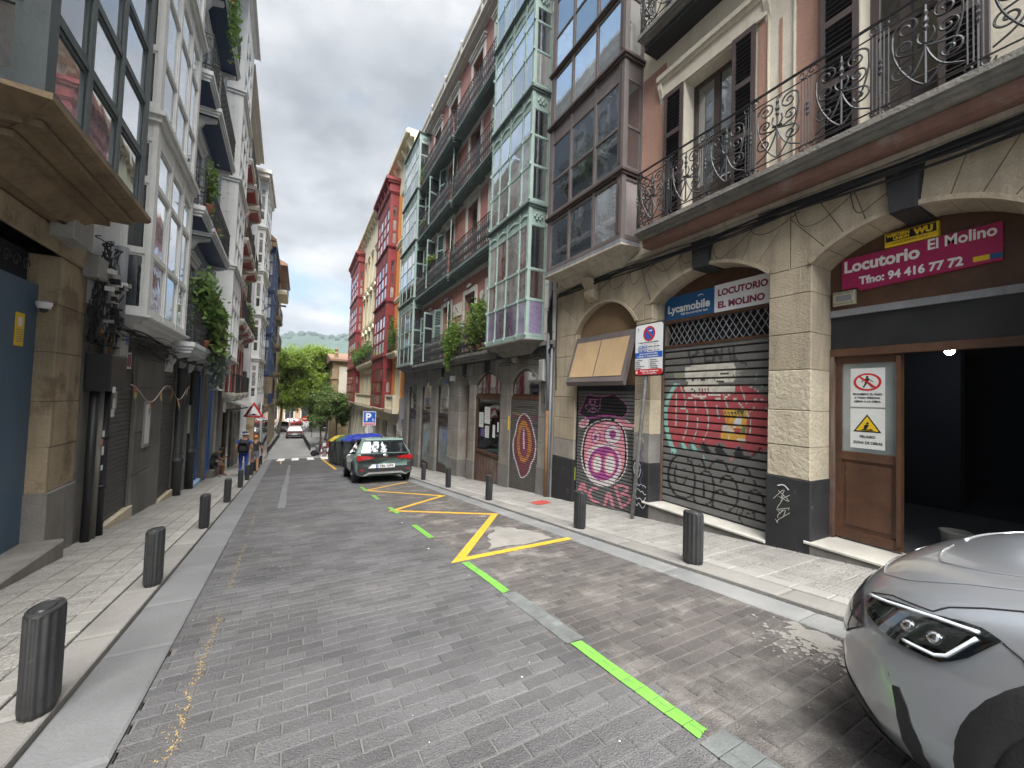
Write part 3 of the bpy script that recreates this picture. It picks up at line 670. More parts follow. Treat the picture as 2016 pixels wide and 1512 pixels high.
# ------------------------------------------------------------------ facade frame
class Frame:
    """facade coordinates: a along the street (metres from the camera), n out of the wall, z up"""
    def __init__(s, side, name, label, a0, a1, dist=None, cat='building', loc=None, rz=None):
        s.sg = 1 if side == 'R' else -1; am = (a0+a1)/2; s.ar = am
        if side == 'R': x, y = (dist or 5.35), am; rz = PI/2
        elif side == 'L': x, y = Lp(dist or 2.62, am); rz = -PI/2+TH
        else: x, y = -dist, am; rz = -PI/2
        s.zr = G(y); s.root = thing(name, label, cat, (x, y, s.zr), (0, 0, rz)); s.side = side; s.dist = dist
    def P(s, a, n, z): return (s.sg*(a-s.ar), n, z-s.zr)
    def mesh(s, b, name, mat, smooth=False):
        c = MB(); c.v = [s.P(*p) for p in b.v]; c.f = b.f if s.sg > 0 else [tuple(reversed(f)) for f in b.f]
        return c.mesh(name, mat, smooth)
    def build(s, b, name, mat, parent=None, smooth=False, **props):
        return put(name, s.mesh(b, name, mat, smooth), parent or s.root, **props)
    def put(s, name, me, a, n, z, parent=None, rot=None, **props):
        return put(name, me, parent or s.root, s.P(a, n, z), rot, **props)
    def text(s, parent, body, size, mat, a, z, n, **k):
        return text(parent or s.root, body, size, mat, s.sg*(a-s.ar), z-s.zr, n, **k)
    def world(s, a, n, z): return s.root.matrix_basis @ Vector(s.P(a, n, z))
    def wall(s, a0, a1, z0, z1, ops, mat, t=.3, n=0., name='wall', parent=None):
        xs = sorted({a0, a1, *[min(max(o[i], a0), a1) for o in ops for i in (0, 1)]}); zs = sorted({z0, z1, *[min(max(o[i], z0), z1) for o in ops for i in (2, 3)]})
        b = MB()
        for i in range(len(xs)-1):
            run = None
            for j in range(len(zs)):
                solid = j < len(zs)-1 and not any(o[0]-1e-6 <= xs[i] and xs[i+1] <= o[1]+1e-6 and o[2]-1e-6 <= zs[j] and zs[j+1] <= o[3]+1e-6 for o in ops)
                if solid and run is None: run = zs[j]
                if not solid and run is not None: b.box(xs[i], xs[i+1], n-t, n, run, zs[j]); run = None
        return s.build(b, name, mat, parent)
    # ---- stone
    def blocks(s, a0, a1, z0, z1, h, mat, n=0., t=.3, name='stone_block', parent=None, c=.008, seam=None, split=0):
        z = z0; i = 0
        while z < z1-.03:
            e = z+h*(1+rng.uniform(-.08, .08)); e = z1 if z1-e < h*.4 else e
            cuts = [a0, a1] if not split or (i % 2 == 0 and split == 1) else [a0, a0+(a1-a0)*(.42 if i % 4 < 2 else .58), a1]
            for k in range(len(cuts)-1):
                b = MB().cbox(cuts[k]+.003, cuts[k+1]-.003, n-t, n+rng.uniform(-.004, .004), z+.003, e-.003, c)
                s.build(b, name, mat, parent)
            z = e; i += 1
    def arch(s, a0, a1, zs, zc, x0, x1, zt, nv, mat, n=0., t=.3, keymat=None, keyproud=.05, name='voussoir', parent=None, rim=None):
        """segmental arch over [a0,a1] springing at zs, crown zc; voussoirs fill the wall up to zt between x0 and x1"""
        w_ = (a1-a0)/2; r = zc-zs; R = (w_*w_+r*r)/(2*r); cx = (a0+a1)/2; cz = zc-R; half = math.asin(min(1, w_/R))
        for k in range(nv):
            t0 = -half+2*half*k/nv; t1 = -half+2*half*(k+1)/nv; key = keymat and k == nv//2
            g = .003/R
            pts = [(cx+R*math.sin(t0+g+(t1-t0-2*g)*q/6), cz+R*math.cos(t0+g+(t1-t0-2*g)*q/6)) for q in range(7)]
            k0 = t0*1.12 if not key else t0; k1 = t1*1.12 if not key else t1
            if k == 0: far0 = [(x0-5, zs)]; 
            L = 6
            o1 = (pts[-1][0]+L*math.sin(k1), pts[-1][1]+L*math.cos(k1)); o0 = (pts[0][0]+L*math.sin(k0), pts[0][1]+L*math.cos(k0))
            pl_ = pts+[o1, o0]
            if k == 0: pl_ = pts+[o1, (x0-3, zs+8), (x0-3, zs)]
            if k == nv-1: pl_ = pts+[(x1+3, zs), (x1+3, zs+8), o0]
            pl_ = clip(pl_, x0+.003, x1-.003, zs-.001, zt)
            if len(pl_) < 3: continue
            if key:
                pl_ = [(p[0], p[1]-.03 if p[1] < zc+.02 else p[1]) for p in pl_]
            b = MB().prism([(p[0], p[1]) for p in pl_][::-1], n-t, n+(keyproud if key else rng.uniform(-.004, .004)), .006)
            s.build(b, 'keystone' if key else name, keymat if key else mat, parent)
        if rim:
            pts = [(cx+R*math.sin(-half+2*half*q/24), cz+R*math.cos(-half+2*half*q/24)) for q in range(25)]
            pl_ = pts+[(cx+(R+.05)*math.sin(half-2*half*q/24), cz+(R+.05)*math.cos(half-2*half*q/24)) for q in range(25)]
            s.build(MB().prism(pl_, n-.02, n+.03), 'arch_rim', rim, parent)
        return lambda a: cz+math.sqrt(max(0, R*R-(a-cx)**2))
    def arch_fill(s, a0, a1, zb, zs, zc, n, mat, name, parent=None, t=.02, inset=0.):
        """flat panel or pane filling an arched head from zb up to the arch"""
        w_ = (a1-a0)/2; r = zc-zs; R = (w_*w_+r*r)/(2*r); cx = (a0+a1)/2; cz = zc-R; half = math.asin(min(1, w_/R))
        pts = [(a0+inset, zb+inset), (a1-inset, zb+inset)]+[(cx+(R-inset)*math.sin(half-2*half*q/16)*(1-inset/w_), cz+(R-inset)*math.cos(half-2*half*q/16)) for q in range(17)]
        return s.build(MB().prism(pts[::-1], n-t, n), name, mat, parent)
    # ---- glazed bay (mirador)
    def bay(s, a0, a1, dep, z0, zr, z1, cols, fm, panes, ledge=.07, post=.06, cm=None, frieze=.0, pm_side=None, ornament=None, name='bay_window', rail=.05, corner=.1, slim=.035, sash=True, roof=False, ledge_h=.09, cn=None, spost=None):
        cn = cn or corner; sp = spost or post
        """one storey: floor z0, glass rows at the heights zr, ledge at the top z1"""
        cm = cm or fm; zt = z1-ledge_h; b = MB(); xs = [a0+(a1-a0)*c for c in cols]; ztop = zr[-1]
        for i, x in enumerate(xs):
            w_ = corner if i in (0, len(xs)-1) else post
            lo, hi = (x, x+w_) if i == 0 else ((x-w_, x) if i == len(xs)-1 else (x-w_/2, x+w_/2))
            b.box(lo, hi, dep-(cn if i in (0, len(xs)-1) else w_), dep, z0, zt)
        for x, d in ((a0, 1), (a1, -1)): b.box(x, x+d*sp, 0, sp, z0, zt)
        for z in zr:
            h = rail if z not in (zr[0],) else rail*1.3
            b.box(a0+corner, a1-corner, dep-post*.8, dep-.006, z-h/2, z+h/2)
            for x, d in ((a0, 1), (a1, -1)): b.box(x+d*.006, x+d*post*.8, sp, dep-cn, z-h/2, z+h/2)
        if zt-ztop > .06: # frieze panel
            b.box(a0+.02, a1-.02, dep-post, dep-.018, ztop, zt)
            for x, d in ((a0, 1), (a1, -1)): b.box(x+d*.018, x+d*post, .01, dep-.02, ztop, zt)
        if zr[0]-z0 > .03:
            b.box(a0+.02, a1-.02, dep-post, dep-.01, z0, zr[0])
            for x, d in ((a0, 1), (a1, -1)): b.box(x+d*.01, x+d*post, .01, dep-.02, z0, zr[0])
        o = s.build(b, name, fm)
        b = MB().box(a0-ledge, a1+ledge, 0, dep+ledge, z1-ledge_h*.45, z1).box(a0-ledge*.5, a1+ledge*.5, 0, dep+ledge*.5, z1-ledge_h, z1-ledge_h*.45)
        s.build(b, 'ledge', cm, o)
        s.build(MB().box(a0+.05, a1-.05, .0, dep-.08, zt-.04, zt-.005), 'ceiling', 'room_dark', o)
        pi = 0
        for r in range(len(zr)-1):
            zb, zc = zr[r]+rail/2, zr[r+1]-rail/2
            for i in range(len(xs)-1):
                lo = xs[i]+(corner if i == 0 else post/2); hi = xs[i+1]-(corner if i == len(xs)-2 else post/2)
                p = panes[r % len(panes)]; p = p if isinstance(p, str) else p[rng.randrange(len(p))]
                if sash:
                    f = MB(); f.box(lo, lo+slim, dep-post*.7, dep-.02, zb, zc).box(hi-slim, hi, dep-post*.7, dep-.02, zb, zc).box(lo+slim, hi-slim, dep-post*.7, dep-.02, zb, zb+slim).box(lo+slim, hi-slim, dep-post*.7, dep-.02, zc-slim, zc)
                    s.build(f, 'sash', fm, o); k = slim
                else: k = 0
                s.build(MB().box(lo+k, hi-k, dep-post*.55, dep-post*.4, zb+k, zc-k), 'pane', p, o)
            for x, d in ((a0, 1), (a1, -1)):
                p = (pm_side or panes)[r % len(pm_side or panes)]; p = p if isinstance(p, str) else p[rng.randrange(len(p))]
                k = slim if sash else 0
                if sash and d == 1:
                    f = MB(); n0, n1 = sp, dep-cn
                    f.box(x+.02, x+post*.7, n0, n0+slim, zb, zc).box(x+.02, x+post*.7, n1-slim, n1, zb, zc).box(x+.02, x+post*.7, n0+slim, n1-slim, zb, zb+slim).box(x+.02, x+post*.7, n0+slim, n1-slim, zc-slim, zc)
                    s.build(f, 'sash', fm, o)
                s.build(MB().box(x+d*post*.4, x+d*post*.55, sp+k, dep-cn-k, zb+k, zc-k), 'pane', p, o)
        return o
    def corbel(s, a0, a1, dep, zt, h, mat, steps=4, name='corbel', ov=.06):
        b = MB(); prof = []
        pts = [(0, zt-h), (dep*.25, zt-h), (dep*.45, zt-h*.72), (dep*.55, zt-h*.5), (dep*.8, zt-h*.42), (dep*.86, zt-h*.28), (dep+ov*.6, zt-h*.2), (dep+ov, zt-h*.12), (dep+ov, zt), (0, zt)]
        i0 = len(b.v); n = len(pts)
        for q, (nn, z) in enumerate(pts): f = (dep+ov-nn); b.v.append((a0-ov+f*.9 if nn > 0 or q < n-1 else a0-ov, nn, z))
        for q, (nn, z) in enumerate(pts): f = (dep+ov-nn); b.v.append((a1+ov-f*.9 if nn > 0 or q < n-1 else a1+ov, nn, z))
        # sides lean inwards towards the bottom; top stays full width
        for q in (n-1, n-2, n-3): b.v[q] = (a0-ov, pts[q][0], pts[q][1]); b.v[n+q] = (a1+ov, pts[q][0], pts[q][1])
        for q in range(n): w_ = (q+1) % n; b.f.append((i0+q, i0+w_, i0+n+w_, i0+n+q))
        b.f.append(tuple(range(n))); b.f.append(tuple(reversed(range(n, 2*n))))
        return s.build(b, name, mat)
    # ---- balconies
    def balcony(s, a0, a1, dep, z, h, slab, kind, rail_h=1.0, mat='iron_black', name='balcony', brackets=0, under=None, ends=True):
        b = MB().box(a0, a1, 0, dep, z-h*.42, z).box(a0+.03, a1-.03, 0, dep-.03, z-h*.7, z-h*.42).box(a0+.06, a1-.06, 0, dep-.07, z-h, z-h*.7)
        o = s.build(b, name, slab)
        if under: s.build(MB().box(a0+.075, a1-.075, .01, dep-.085, z-h-.006, z-h+.0), 'soffit', under, o)
        for k in range(brackets):
            a = a0+.25+(a1-a0-.5)*k/max(1, brackets-1)
            s.build(MB().xprism([(0, z-h), (dep*.8, z-h), (dep*.75, z-h-.08), (dep*.3, z-h-.16), (.05, z-h-.42), (0, z-h-.45)], a-.08, a+.08), 'bracket', slab, o)
        rn = dep-.045; top = z+rail_h
        b = MB()
        path = [(a0+.04, .02), (a0+.04, rn), (a1-.04, rn), (a1-.04, .02)]
        for zz, r in ((top, .017), (z+.09, .009), (top-.12, .008)):
            for i in range(3): b.tube([(path[i][0], path[i][1], zz), (path[i+1][0], path[i+1][1], zz)], r, 5)
        s.build(b, 'handrail', mat, o)
        lenF = a1-a0-.08; r = MB()
        if kind == 'bars':
            nB = max(2, int(lenF/.115))
            for i in range(nB+1): a = a0+.04+lenF*i/nB; r.tube([(a, rn, z+.02), (a, rn, top)], .0065, 4)
            for e in (a0+.04, a1-.04):
                for i in range(1, int(rn/.115)): r.tube([(e, rn*i/int(rn/.115), z+.02), (e, rn*i/int(rn/.115), top)], .0065, 4)
            s.build(r, 'bars', mat, o)
        elif kind == 'cast':
            u = cast_unit(rail_h); st = .145; nB = max(2, int(lenF/st)); st = lenF/nB
            for i in range(nB): r.add(u, off=(a0+.04+st*(i+.5), rn, z))
            for e in (a0+.04, a1-.04):
                for i in range(max(1, int(rn/st))): r.add(u, Matrix.Translation((e, st*(i+.5), z)) @ Matrix.Rotation(PI/2, 4, 'Z'))
            s.build(r, 'cast_panel', mat, o)
        elif kind == 'scroll':
            u = scroll_unit(rail_h); st = .62; nB = max(1, round(lenF/st)); st = lenF/nB
            for i in range(nB): s.build(MB().add(u, Matrix.Translation((a0+.04+st*(i+.5), rn, z)) @ Matrix.Diagonal((st/.62, 1, 1, 1))), 'scroll_panel', mat, o)
            k = (rn-.02)/.62
            for e in (a0+.04, a1-.04): s.build(MB().add(u, Matrix.Translation((e, .02+.31*k, z)) @ Matrix.Rotation(PI/2, 4, 'Z') @ Matrix.Diagonal((k, 1, 1, 1))), 'scroll_panel', mat, o)
        elif kind == 'lattice':
            u = lattice_unit(rail_h); st = .26; nB = max(2, int(lenF/st)); st = lenF/nB
            for i in range(nB): r.add(u, off=(a0+.04+st*(i+.5), rn, z))
            for e in (a0+.04, a1-.04):
                for i in range(max(1, round(rn/st))): r.add(u, Matrix.Translation((e, rn/max(1, round(rn/st))*(i+.5), z)) @ Matrix.Rotation(PI/2, 4, 'Z'))
            s.build(r, 'lattice_panel', mat, o)
        return o
    # ---- french window
    def window(s, a0, a1, z0, z1, fm, pane, n=-.18, surround=None, sw=.16, leaves=2, rows=(.42,), name='window', solid=0., surround_n=.04, head=0.):
        b = MB(); fw = .06
        b.box(a0, a0+fw, n-.06, n, z0, z1).box(a1-fw, a1, n-.06, n, z0, z1).box(a0+fw, a1-fw, n-.06, n, z1-fw, z1).box(a0+fw, a1-fw, n-.06, n, z0, z0+.05)
        for i in range(1, leaves): a = a0+(a1-a0)*i/leaves; b.box(a-.045, a+.045, n-.055, n+.004, z0+.05, z1-fw)
        cuts = [z0+.05+solid*(z1-z0)]+[z0+(z1-z0)*r for r in rows]+[z1-fw]
        for z in cuts[1:-1]: b.box(a0+fw, a1-fw, n-.05, n-.003, z-.02, z+.02)
        if solid: b.box(a0+fw, a1-fw, n-.045, n-.012, z0+.05, cuts[0])
        o = s.build(b, name, fm)
        for i in range(leaves):
            lo = a0+(a1-a0)*i/leaves+(fw if i == 0 else .045); hi = a0+(a1-a0)*(i+1)/leaves-(fw if i == leaves-1 else .045)
            for k in range(len(cuts)-1):
                p = pane if isinstance(pane, str) else pane[rng.randrange(len(pane))]
                s.build(MB().box(lo, hi, n-.035, n-.025, cuts[k]+.02, cuts[k+1]-.02), 'pane', p, o)
        if surround:
            b = MB().box(a0-sw, a0, -.02, surround_n, z0, z1+sw).box(a1, a1+sw, -.02, surround_n, z0, z1+sw).box(a0, a1, -.02, surround_n, z1, z1+sw)
            if head: b.box(a0-sw-.08, a1+sw+.08, -.02, surround_n+.09, z1+sw+.1, z1+sw+.16).box(a0-sw-.03, a1+sw+.03, -.02, surround_n+.05, z1+sw, z1+sw+.1)
            s.build(b, 'surround', surround, o)
        return o
    def shutter(s, a0, a1, z0, z1, mat, n=.03, pitch=.055, mid=True, slats=True, ang=0., hinge=None):
        """louvred leaf lying against the wall (or swung out by ang about the hinge side)"""
        fr_ = .05; b = MB(); w_ = abs(a1-a0); t = .035
        def tr(bm):
            if not ang: return bm
            h = hinge; c, sn = math.cos(ang), math.sin(ang); o = MB(); o.f = bm.f
            o.v = [(h+(p[0]-h)*c-(p[1]-n)*sn*(1 if a1 > h+.01 else -1), n+abs(p[0]-h)*sn+(p[1]-n)*c, p[2]) for p in bm.v]; return o
        lo, hi = min(a0, a1), max(a0, a1)
        b.box(lo, lo+fr_, n, n+t, z0, z1).box(hi-fr_, hi, n, n+t, z0, z1).box(lo+fr_, hi-fr_, n, n+t, z0, z0+.1).box(lo+fr_, hi-fr_, n, n+t, z1-.08, z1)
        zm = [z0+.1, z1-.08]
        if mid:
            for f in (.36, .68): q = z0+(z1-z0)*f; b.box(lo+fr_, hi-fr_, n, n+t, q-.04, q+.04)
        o = s.build(tr(b), 'shutter', mat); s.build(tr(MB().box(lo+fr_, hi-fr_, n+.002, n+.005, z0+.1, z1-.08)), 'backing', 'room_dark', o)  # dark sheet behind the louvres paints in the shade of their gaps
        sl = MB(); z = z0+.13
        lv = MB().xprism([(n+.006, -.004), (n+.03, -.024), (n+.033, -.018), (n+.009, .002)], lo+fr_, hi-fr_)
        while z < z1-.1:
            skip = mid and any(abs(z-(z0+(z1-z0)*f)) < .06 for f in (.36, .68))
            if not skip:
                if slats: s.build(tr(MB().add(lv, off=(0, 0, z+.012))), 'louvre_slat', mat, o)
                else: sl.add(lv, off=(0, 0, z+.012))
            z += pitch
        if not slats: s.build(tr(sl), 'louvre_slats', mat, o)
        return o
    # ---- roller shutters
    def roller(s, a0, a1, z0, z1, n, pitch, mat, img=None, quad=None, cols=1, name='roller_shutter', depth=.016, parent=None):
        box = MB().box(a0-.03, a0, n-.04, n+.03, z0, z1).box(a1, a1+.03, n-.04, n+.03, z0, z1)
        o = s.build(box, name, 'shutter_dark', parent); k = int(round((z1-z0)/pitch)); pitch = (z1-z0)/k
        prof = [(0, 0), (depth*.6, .1), (depth, .3), (depth, .75), (depth*.55, .93), (0, 1.)] if img is None else [(0, 0), (depth, .14), (depth, .40), (depth*.97, .64), (depth*.85, .87), (0, 1.)]
        H = homog(quad) if quad else None
        me0 = None
        for i in range(k):
            zb = z0+i*pitch; c = cols if img is not None else 1
            if img is None and me0 is not None:
                s.put('slat', me0, (a0+a1)/2, n, zb, o); continue
            b = MB()
            for q, (d, f) in enumerate(prof):
                for j in range(c+1):
                    a = a0+(a1-a0)*j/c; b.v.append((a, n+d, zb+f*pitch) if img is not None else (a-(a0+a1)/2+s.ar, d, f*pitch+s.zr))
            for q in range(len(prof)-1):
                for j in range(c): x = q*(c+1)+j; b.f.append((x, x+1, x+c+2, x+c+1))
            me = s.mesh(b, 'slat', mat)
            if img is None: me0 = me; s.put('slat', me0, (a0+a1)/2, n, zb, o); continue
            # spray paint: one colour per facet, edge facets darkened to draw the gaps between slats
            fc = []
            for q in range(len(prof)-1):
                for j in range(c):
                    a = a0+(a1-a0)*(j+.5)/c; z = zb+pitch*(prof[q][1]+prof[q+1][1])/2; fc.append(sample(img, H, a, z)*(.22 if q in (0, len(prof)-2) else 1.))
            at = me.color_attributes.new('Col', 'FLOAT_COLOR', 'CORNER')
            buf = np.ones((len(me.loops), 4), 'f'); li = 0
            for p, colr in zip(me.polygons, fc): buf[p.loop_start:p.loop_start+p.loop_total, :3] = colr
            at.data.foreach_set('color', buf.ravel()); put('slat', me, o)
        return o
def cast_unit(h):
    b = MB(); r = .0125
    b.tube([(0, 0, .02), (0, 0, h)], .012, 5)
    for sx in (-1, 1):
        b.tube([(sx*(.012+.055*math.sin(PI*t)*math.cos(t*9)), 0, .1+t*(h-.22)) for t in [i/10 for i in range(11)]], r, 4)
        b.tube([(sx*.03+sx*.03*math.cos(t), 0, h*.62+.05*math.sin(t)) for t in [2*PI*i/8 for i in range(8)]], r, 4, True)
        b.tube([(sx*.035+sx*.03*math.cos(t), 0, h*.28+.06*math.sin(t)) for t in [2*PI*i/8 for i in range(8)]], r, 4, True)
        b.tube([(sx*.04+.02*math.cos(t), 0, .05+.03*math.sin(t)) for t in [2*PI*i/6 for i in range(6)]], r*.8, 4, True)
    b.ball((0, 0, h*.46), .026, 6, 4); b.ball((0, 0, h*.8), .02, 6, 4)
    return b
def lattice_unit(h):
    b = MB(); r = .007
    for x in (-.13, 0.): b.tube([(x, 0, .02), (x, 0, h)], .007, 4)
    for k in range(4):
        zc = .12+(h-.24)*(k+.5)/4
        for sx in (-1, 1): b.tube([(sx*(.065-.05*math.cos(t)), 0, zc+.085*math.sin(t)) for t in [PI*(-.5+i/6*1.3) for i in range(7)]], r, 4)
    return b
def spiral(c, r0, turns, a0, sgn=1, n=22, sx=1.):
    return [(c[0]+sx*(r0*(1-.86*i/n))*math.cos(a0+sgn*turns*2*PI*i/n), 0, c[1]+(r0*(1-.86*i/n))*math.sin(a0+sgn*turns*2*PI*i/n)) for i in range(n+1)]
def scroll_unit(h):
    """wrought-iron panel: baluster in the middle, paired volutes springing from a collar, straight bars at the ends"""
    b = MB(); r = .0095; zt = h-.12; zb = .11
    def P2(pts, rad=r): b.tube([(p[0], 0, p[1]) for p in chaikin(pts, 2, False)], rad, 5)
    b.tube([(0, 0, zb), (0, 0, zt)], .011, 5); b.lathe([(.011, 0), (.022, .03), (.014, .06), (.025, .09), (.013, .14), (.02, .18), (.011, .2)], 8, (0, 0, h*.62))
    b.tube([(-.05, 0, h*.49), (.05, 0, h*.51)], .015, 5)
    for sx in (-1, 1):
        # tall outer stem: rises from the foot of the panel and curls in at the top
        top = spiral((sx*.125, h*.745), .098, 1.6, 0 if sx > 0 else PI, sx, 30); P2([(sx*.015, zb), (sx*.09, h*.20), (sx*.185, h*.40), (sx*.228, h*.60), (sx*.223, h*.745)]); b.tube(top, r, 5)
        mid = spiral((sx*.135, h*.565), .078, 1.5, -PI/2, sx, 26); P2([(0, h*.49), (sx*.05, h*.455), (sx*.135, h*.487)]); b.tube(mid, r, 5)
        low = spiral((sx*.15, h*.335), .088, 1.5, PI/2, -sx, 26); P2([(0, h*.48), (sx*.06, h*.45), (sx*.15, h*.424)]); b.tube(low, r, 5)
        P2([(0, h*.48), (sx*.03, h*.36), (sx*.10, h*.22), (sx*.235, h*.14)]); P2([(sx*.02, h*.5), (sx*.06, h*.56), (sx*.045, h*.63)])
        for x in (.250, .283): b.tube([(sx*x, 0, zb-.02), (sx*x, 0, zt+.01)], .007, 4)
        b.tube(spiral((sx*.262, h-.062), .05, 1.2, PI, -sx, 16), .007, 4); b.tube(spiral((sx*.262, .052), .048, 1.2, PI, sx, 16), .007, 4)
    b.tube([(.31, 0, .02), (.31, 0, h)], .009, 4); b.lathe([(.009, 0), (.018, .03), (.011, .06), (.02, .09), (.011, .12), (.017, .15), (.009, .18)], 6, (.31, 0, h*.42))
    return b

# ------------------------------------------------------------------ little raster canvas for spray paint
class Canvas:
    def __init__(s, w_, h_, bg): s.a = np.zeros((h_, w_, 3), 'f'); s.a[:] = bg; s.w, s.h = w_, h_; s.Y, s.X = np.mgrid[0:h_, 0:w_].astype('f')
    def poly(s, pts, col, alpha=1.):
        ins = np.zeros((s.h, s.w), bool); n = len(pts)
        for i in range(n):
            (x0, y0), (x1, y1) = pts[i-1], pts[i]
            if y0 == y1: continue
            c = ((y0 > s.Y) != (y1 > s.Y)) & (s.X < (x1-x0)*(s.Y-y0)/(y1-y0)+x0); ins ^= c
        s.put(ins, col, alpha); return s
    def put(s, m_, col, alpha=1.): s.a[m_] = s.a[m_]*(1-alpha)+np.array(col, 'f')*alpha
    def ell(s, cx, cy, rx, ry, col, alpha=1.): s.put(((s.X-cx)/rx)**2+((s.Y-cy)/ry)**2 < 1, col, alpha); return s
    def ring(s, cx, cy, rx, ry, w_, col):
        s.ell(cx, cy, rx, ry, col); return s
    def line(s, pts, w_, col, alpha=1., closed=False, smooth=0):
        if smooth: pts = chaikin(pts, smooth, closed)
        if closed: pts = list(pts)+[pts[0]]
        m_ = np.zeros((s.h, s.w), bool); r = w_/2
        for (x0, y0), (x1, y1) in zip(pts[:-1], pts[1:]):
            xa, xb = int(max(0, min(x0, x1)-r-1)), int(min(s.w, max(x0, x1)+r+2)); ya, yb = int(max(0, min(y0, y1)-r-1)), int(min(s.h, max(y0, y1)+r+2))
            if xa >= xb or ya >= yb: continue
            X, Y = s.X[ya:yb, xa:xb], s.Y[ya:yb, xa:xb]; L = (x1-x0)**2+(y1-y0)**2+1e-6
            t = np.clip(((X-x0)*(x1-x0)+(Y-y0)*(y1-y0))/L, 0, 1); m_[ya:yb, xa:xb] |= (X-x0-t*(x1-x0))**2+(Y-y0-t*(y1-y0))**2 < r*r
        s.put(m_, col, alpha); return s
def chaikin(p, k, closed):
    for _ in range(k):
        q = []; n = len(p)
        for i in range(n if closed else n-1):
            a, b = p[i], p[(i+1) % n]; q += [(a[0]*.75+b[0]*.25, a[1]*.75+b[1]*.25), (a[0]*.25+b[0]*.75, a[1]*.25+b[1]*.75)]
        p = q if closed else [p[0]]+q+[p[-1]]
    return p
def homog(quad):
    """quad: four ((a,z),(x,y)) pairs, facade -> canvas"""
    A, B = [], []
    for (a, z), (x, y) in quad:
        A += [[a, z, 1, 0, 0, 0, -a*x, -z*x], [0, 0, 0, a, z, 1, -a*y, -z*y]]; B += [x, y]
    h = np.linalg.solve(np.array(A, float), np.array(B, float)); return np.append(h, 1).reshape(3, 3)
def sample(cv, H, a, z):
    p = H @ np.array([a, z, 1.]); x = int(min(max(p[0]/p[2], 0), cv.w-1)); y = int(min(max(p[1]/p[2], 0), cv.h-1)); return cv.a[y, x]
# =================================================================== RIGHT SIDE
def gz(a): return G(a)+.04
def pipe(F, pts, r, mat, name='downpipe', parent=None, n=8, cl=True):
    b = MB().tube(pts, r, n)
    o = F.build(b, name, mat, parent, True)
    return o
def cables(F, lo, hi, z, n, count, name='cable_bundle', sag=.03, seed=1, spread=.04, r=.007, step=.35, parent=None, zf=None):
    rr = random.Random(seed); b = MB()
    for k in range(count):
        dz, dn, ph = rr.uniform(-spread, spread), rr.uniform(0, spread), rr.uniform(0, 6); a = lo; pts = []
        while a <= hi+1e-6:
            pts.append((a, n+dn+.01*math.sin(a*3+ph), z+(zf(a) if zf else 0)+dz+sag*math.sin(a*1.7+ph)+rr.uniform(-.008, .008))); a += step
        b.tube(pts, rr.uniform(.6, 1.25)*r, 4, caps=False)
    return F.build(b, name, 'cable', parent)

# ---------------------------------------------------- R1: cream stone shop house with brown bay
R1 = Frame('R', 'shop_house', 'cream stone house with arched shops, iron scroll balcony and brown bay window', -1.6, 7.75)
F = R1
def plinth(F, a0, a1, h, mat='plinth_black', n=.012, t=.3):
    F.build(MB().cbox(a0-.01, a1+.01, -t, n, G(a1)-.1, G((a0+a1)/2)+h, .012), 'plinth', mat)
for a0, a1, ph, zt in ((6.95, 7.74, 1.0, 1.45), (4.83, 5.2, 1.0, 1.45), (2.40, 2.89, .92, 1.72), (-.2, .75, .92, 1.72)):
    plinth(F, a0, a1, ph, t=.5)
    zb = G((a0+a1)/2)+ph; zp = min(.45, zb+1.35)
    if a0 > 6: F.blocks(a0, a1, zb, zb+.42, .42, 'stone_grey', t=.5); F.blocks(a0, a1, zb+.42, zt, .5, 'stone_cream', t=.5)
    elif a0 > 4: F.blocks(a0, a1, zb, zb+.5, .5, 'plinth_grey', t=.5); F.blocks(a0, a1, zb+.5, zb+1.1, .6, 'stone_pale', t=.5); F.blocks(a0, a1, zb+1.1, zt, .45, 'stone_cream', t=.5)
    else: F.blocks(a0, a1, zb, zp, .42, 'stone_pale', t=.5, n=.006); F.blocks(a0, a1, zp, zt, .47, 'stone_cream', t=.5)
F.build(MB().cbox(4.832, 5.012, -.5, 0, 1.453, 1.717, .008), 'stone_block', 'stone_cream')
F.arch(5.2, 6.95, 1.45, 1.98, 5.015, 7.74, 2.5, 9, 'stone_cream', t=.5, rim='stone_cream')
F.arch(2.89, 4.83, 1.72, 2.10, 2.645, 5.012, 2.5, 9, 'stone_cream', t=.5, keymat='plinth_black', keyproud=.09, rim='stone_cream')
F.arch(.75, 2.40, 1.72, 2.05, -.2, 2.642, 2.5, 9, 'stone_cream', t=.5, keymat='plinth_black', keyproud=.09, rim='stone_cream')
F.build(MB().box(-1.6, -.2, -.5, 0, -2, 2.5), 'wall', 'stone_cream')
F.build(MB().box(-1.6, 7.74, -.4, .05, 2.503, 2.56).box(-1.6, 7.74, -.4, .09, 2.56, 2.62), 'cornice', 'moulding')
# upper wall
ops = [(3.40, 4.22, 2.62, 5.25), (1.33, 1.93, 2.62, 5.5), (3.40, 4.22, 6.35, 8.7), (1.33, 1.93, 6.35, 8.7)]
F.wall(-1.6, 7.74, 2.623, 13, ops, 'cream_wall', .35, name='upper_wall')
F.build(MB().box(-1.6, 7.74, -6, -.36, -3, 13), 'rear_mass', 'cream_wall')if False else None
for a0, a1, z0, z1 in ((4.62, 5.13, 2.9, 5.9), (2.93, 3.06, 2.9, 5.7), (2.26, 2.58, 2.9, 5.7), (7.56, 7.70, 2.9, 12)): F.build(MB().box(a0, a1, -.01, .012, z0, z1), 'colour_strip', 'salmon_wall')
F.build(MB().box(2.755, 2.79, -.01, .010, 4.05, 5.1), 'colour_strip', 'salmon_wall'); F.build(MB().box(2.755, 2.79, -.01, .010, 3.0, 3.5), 'colour_strip', 'salmon_wall')
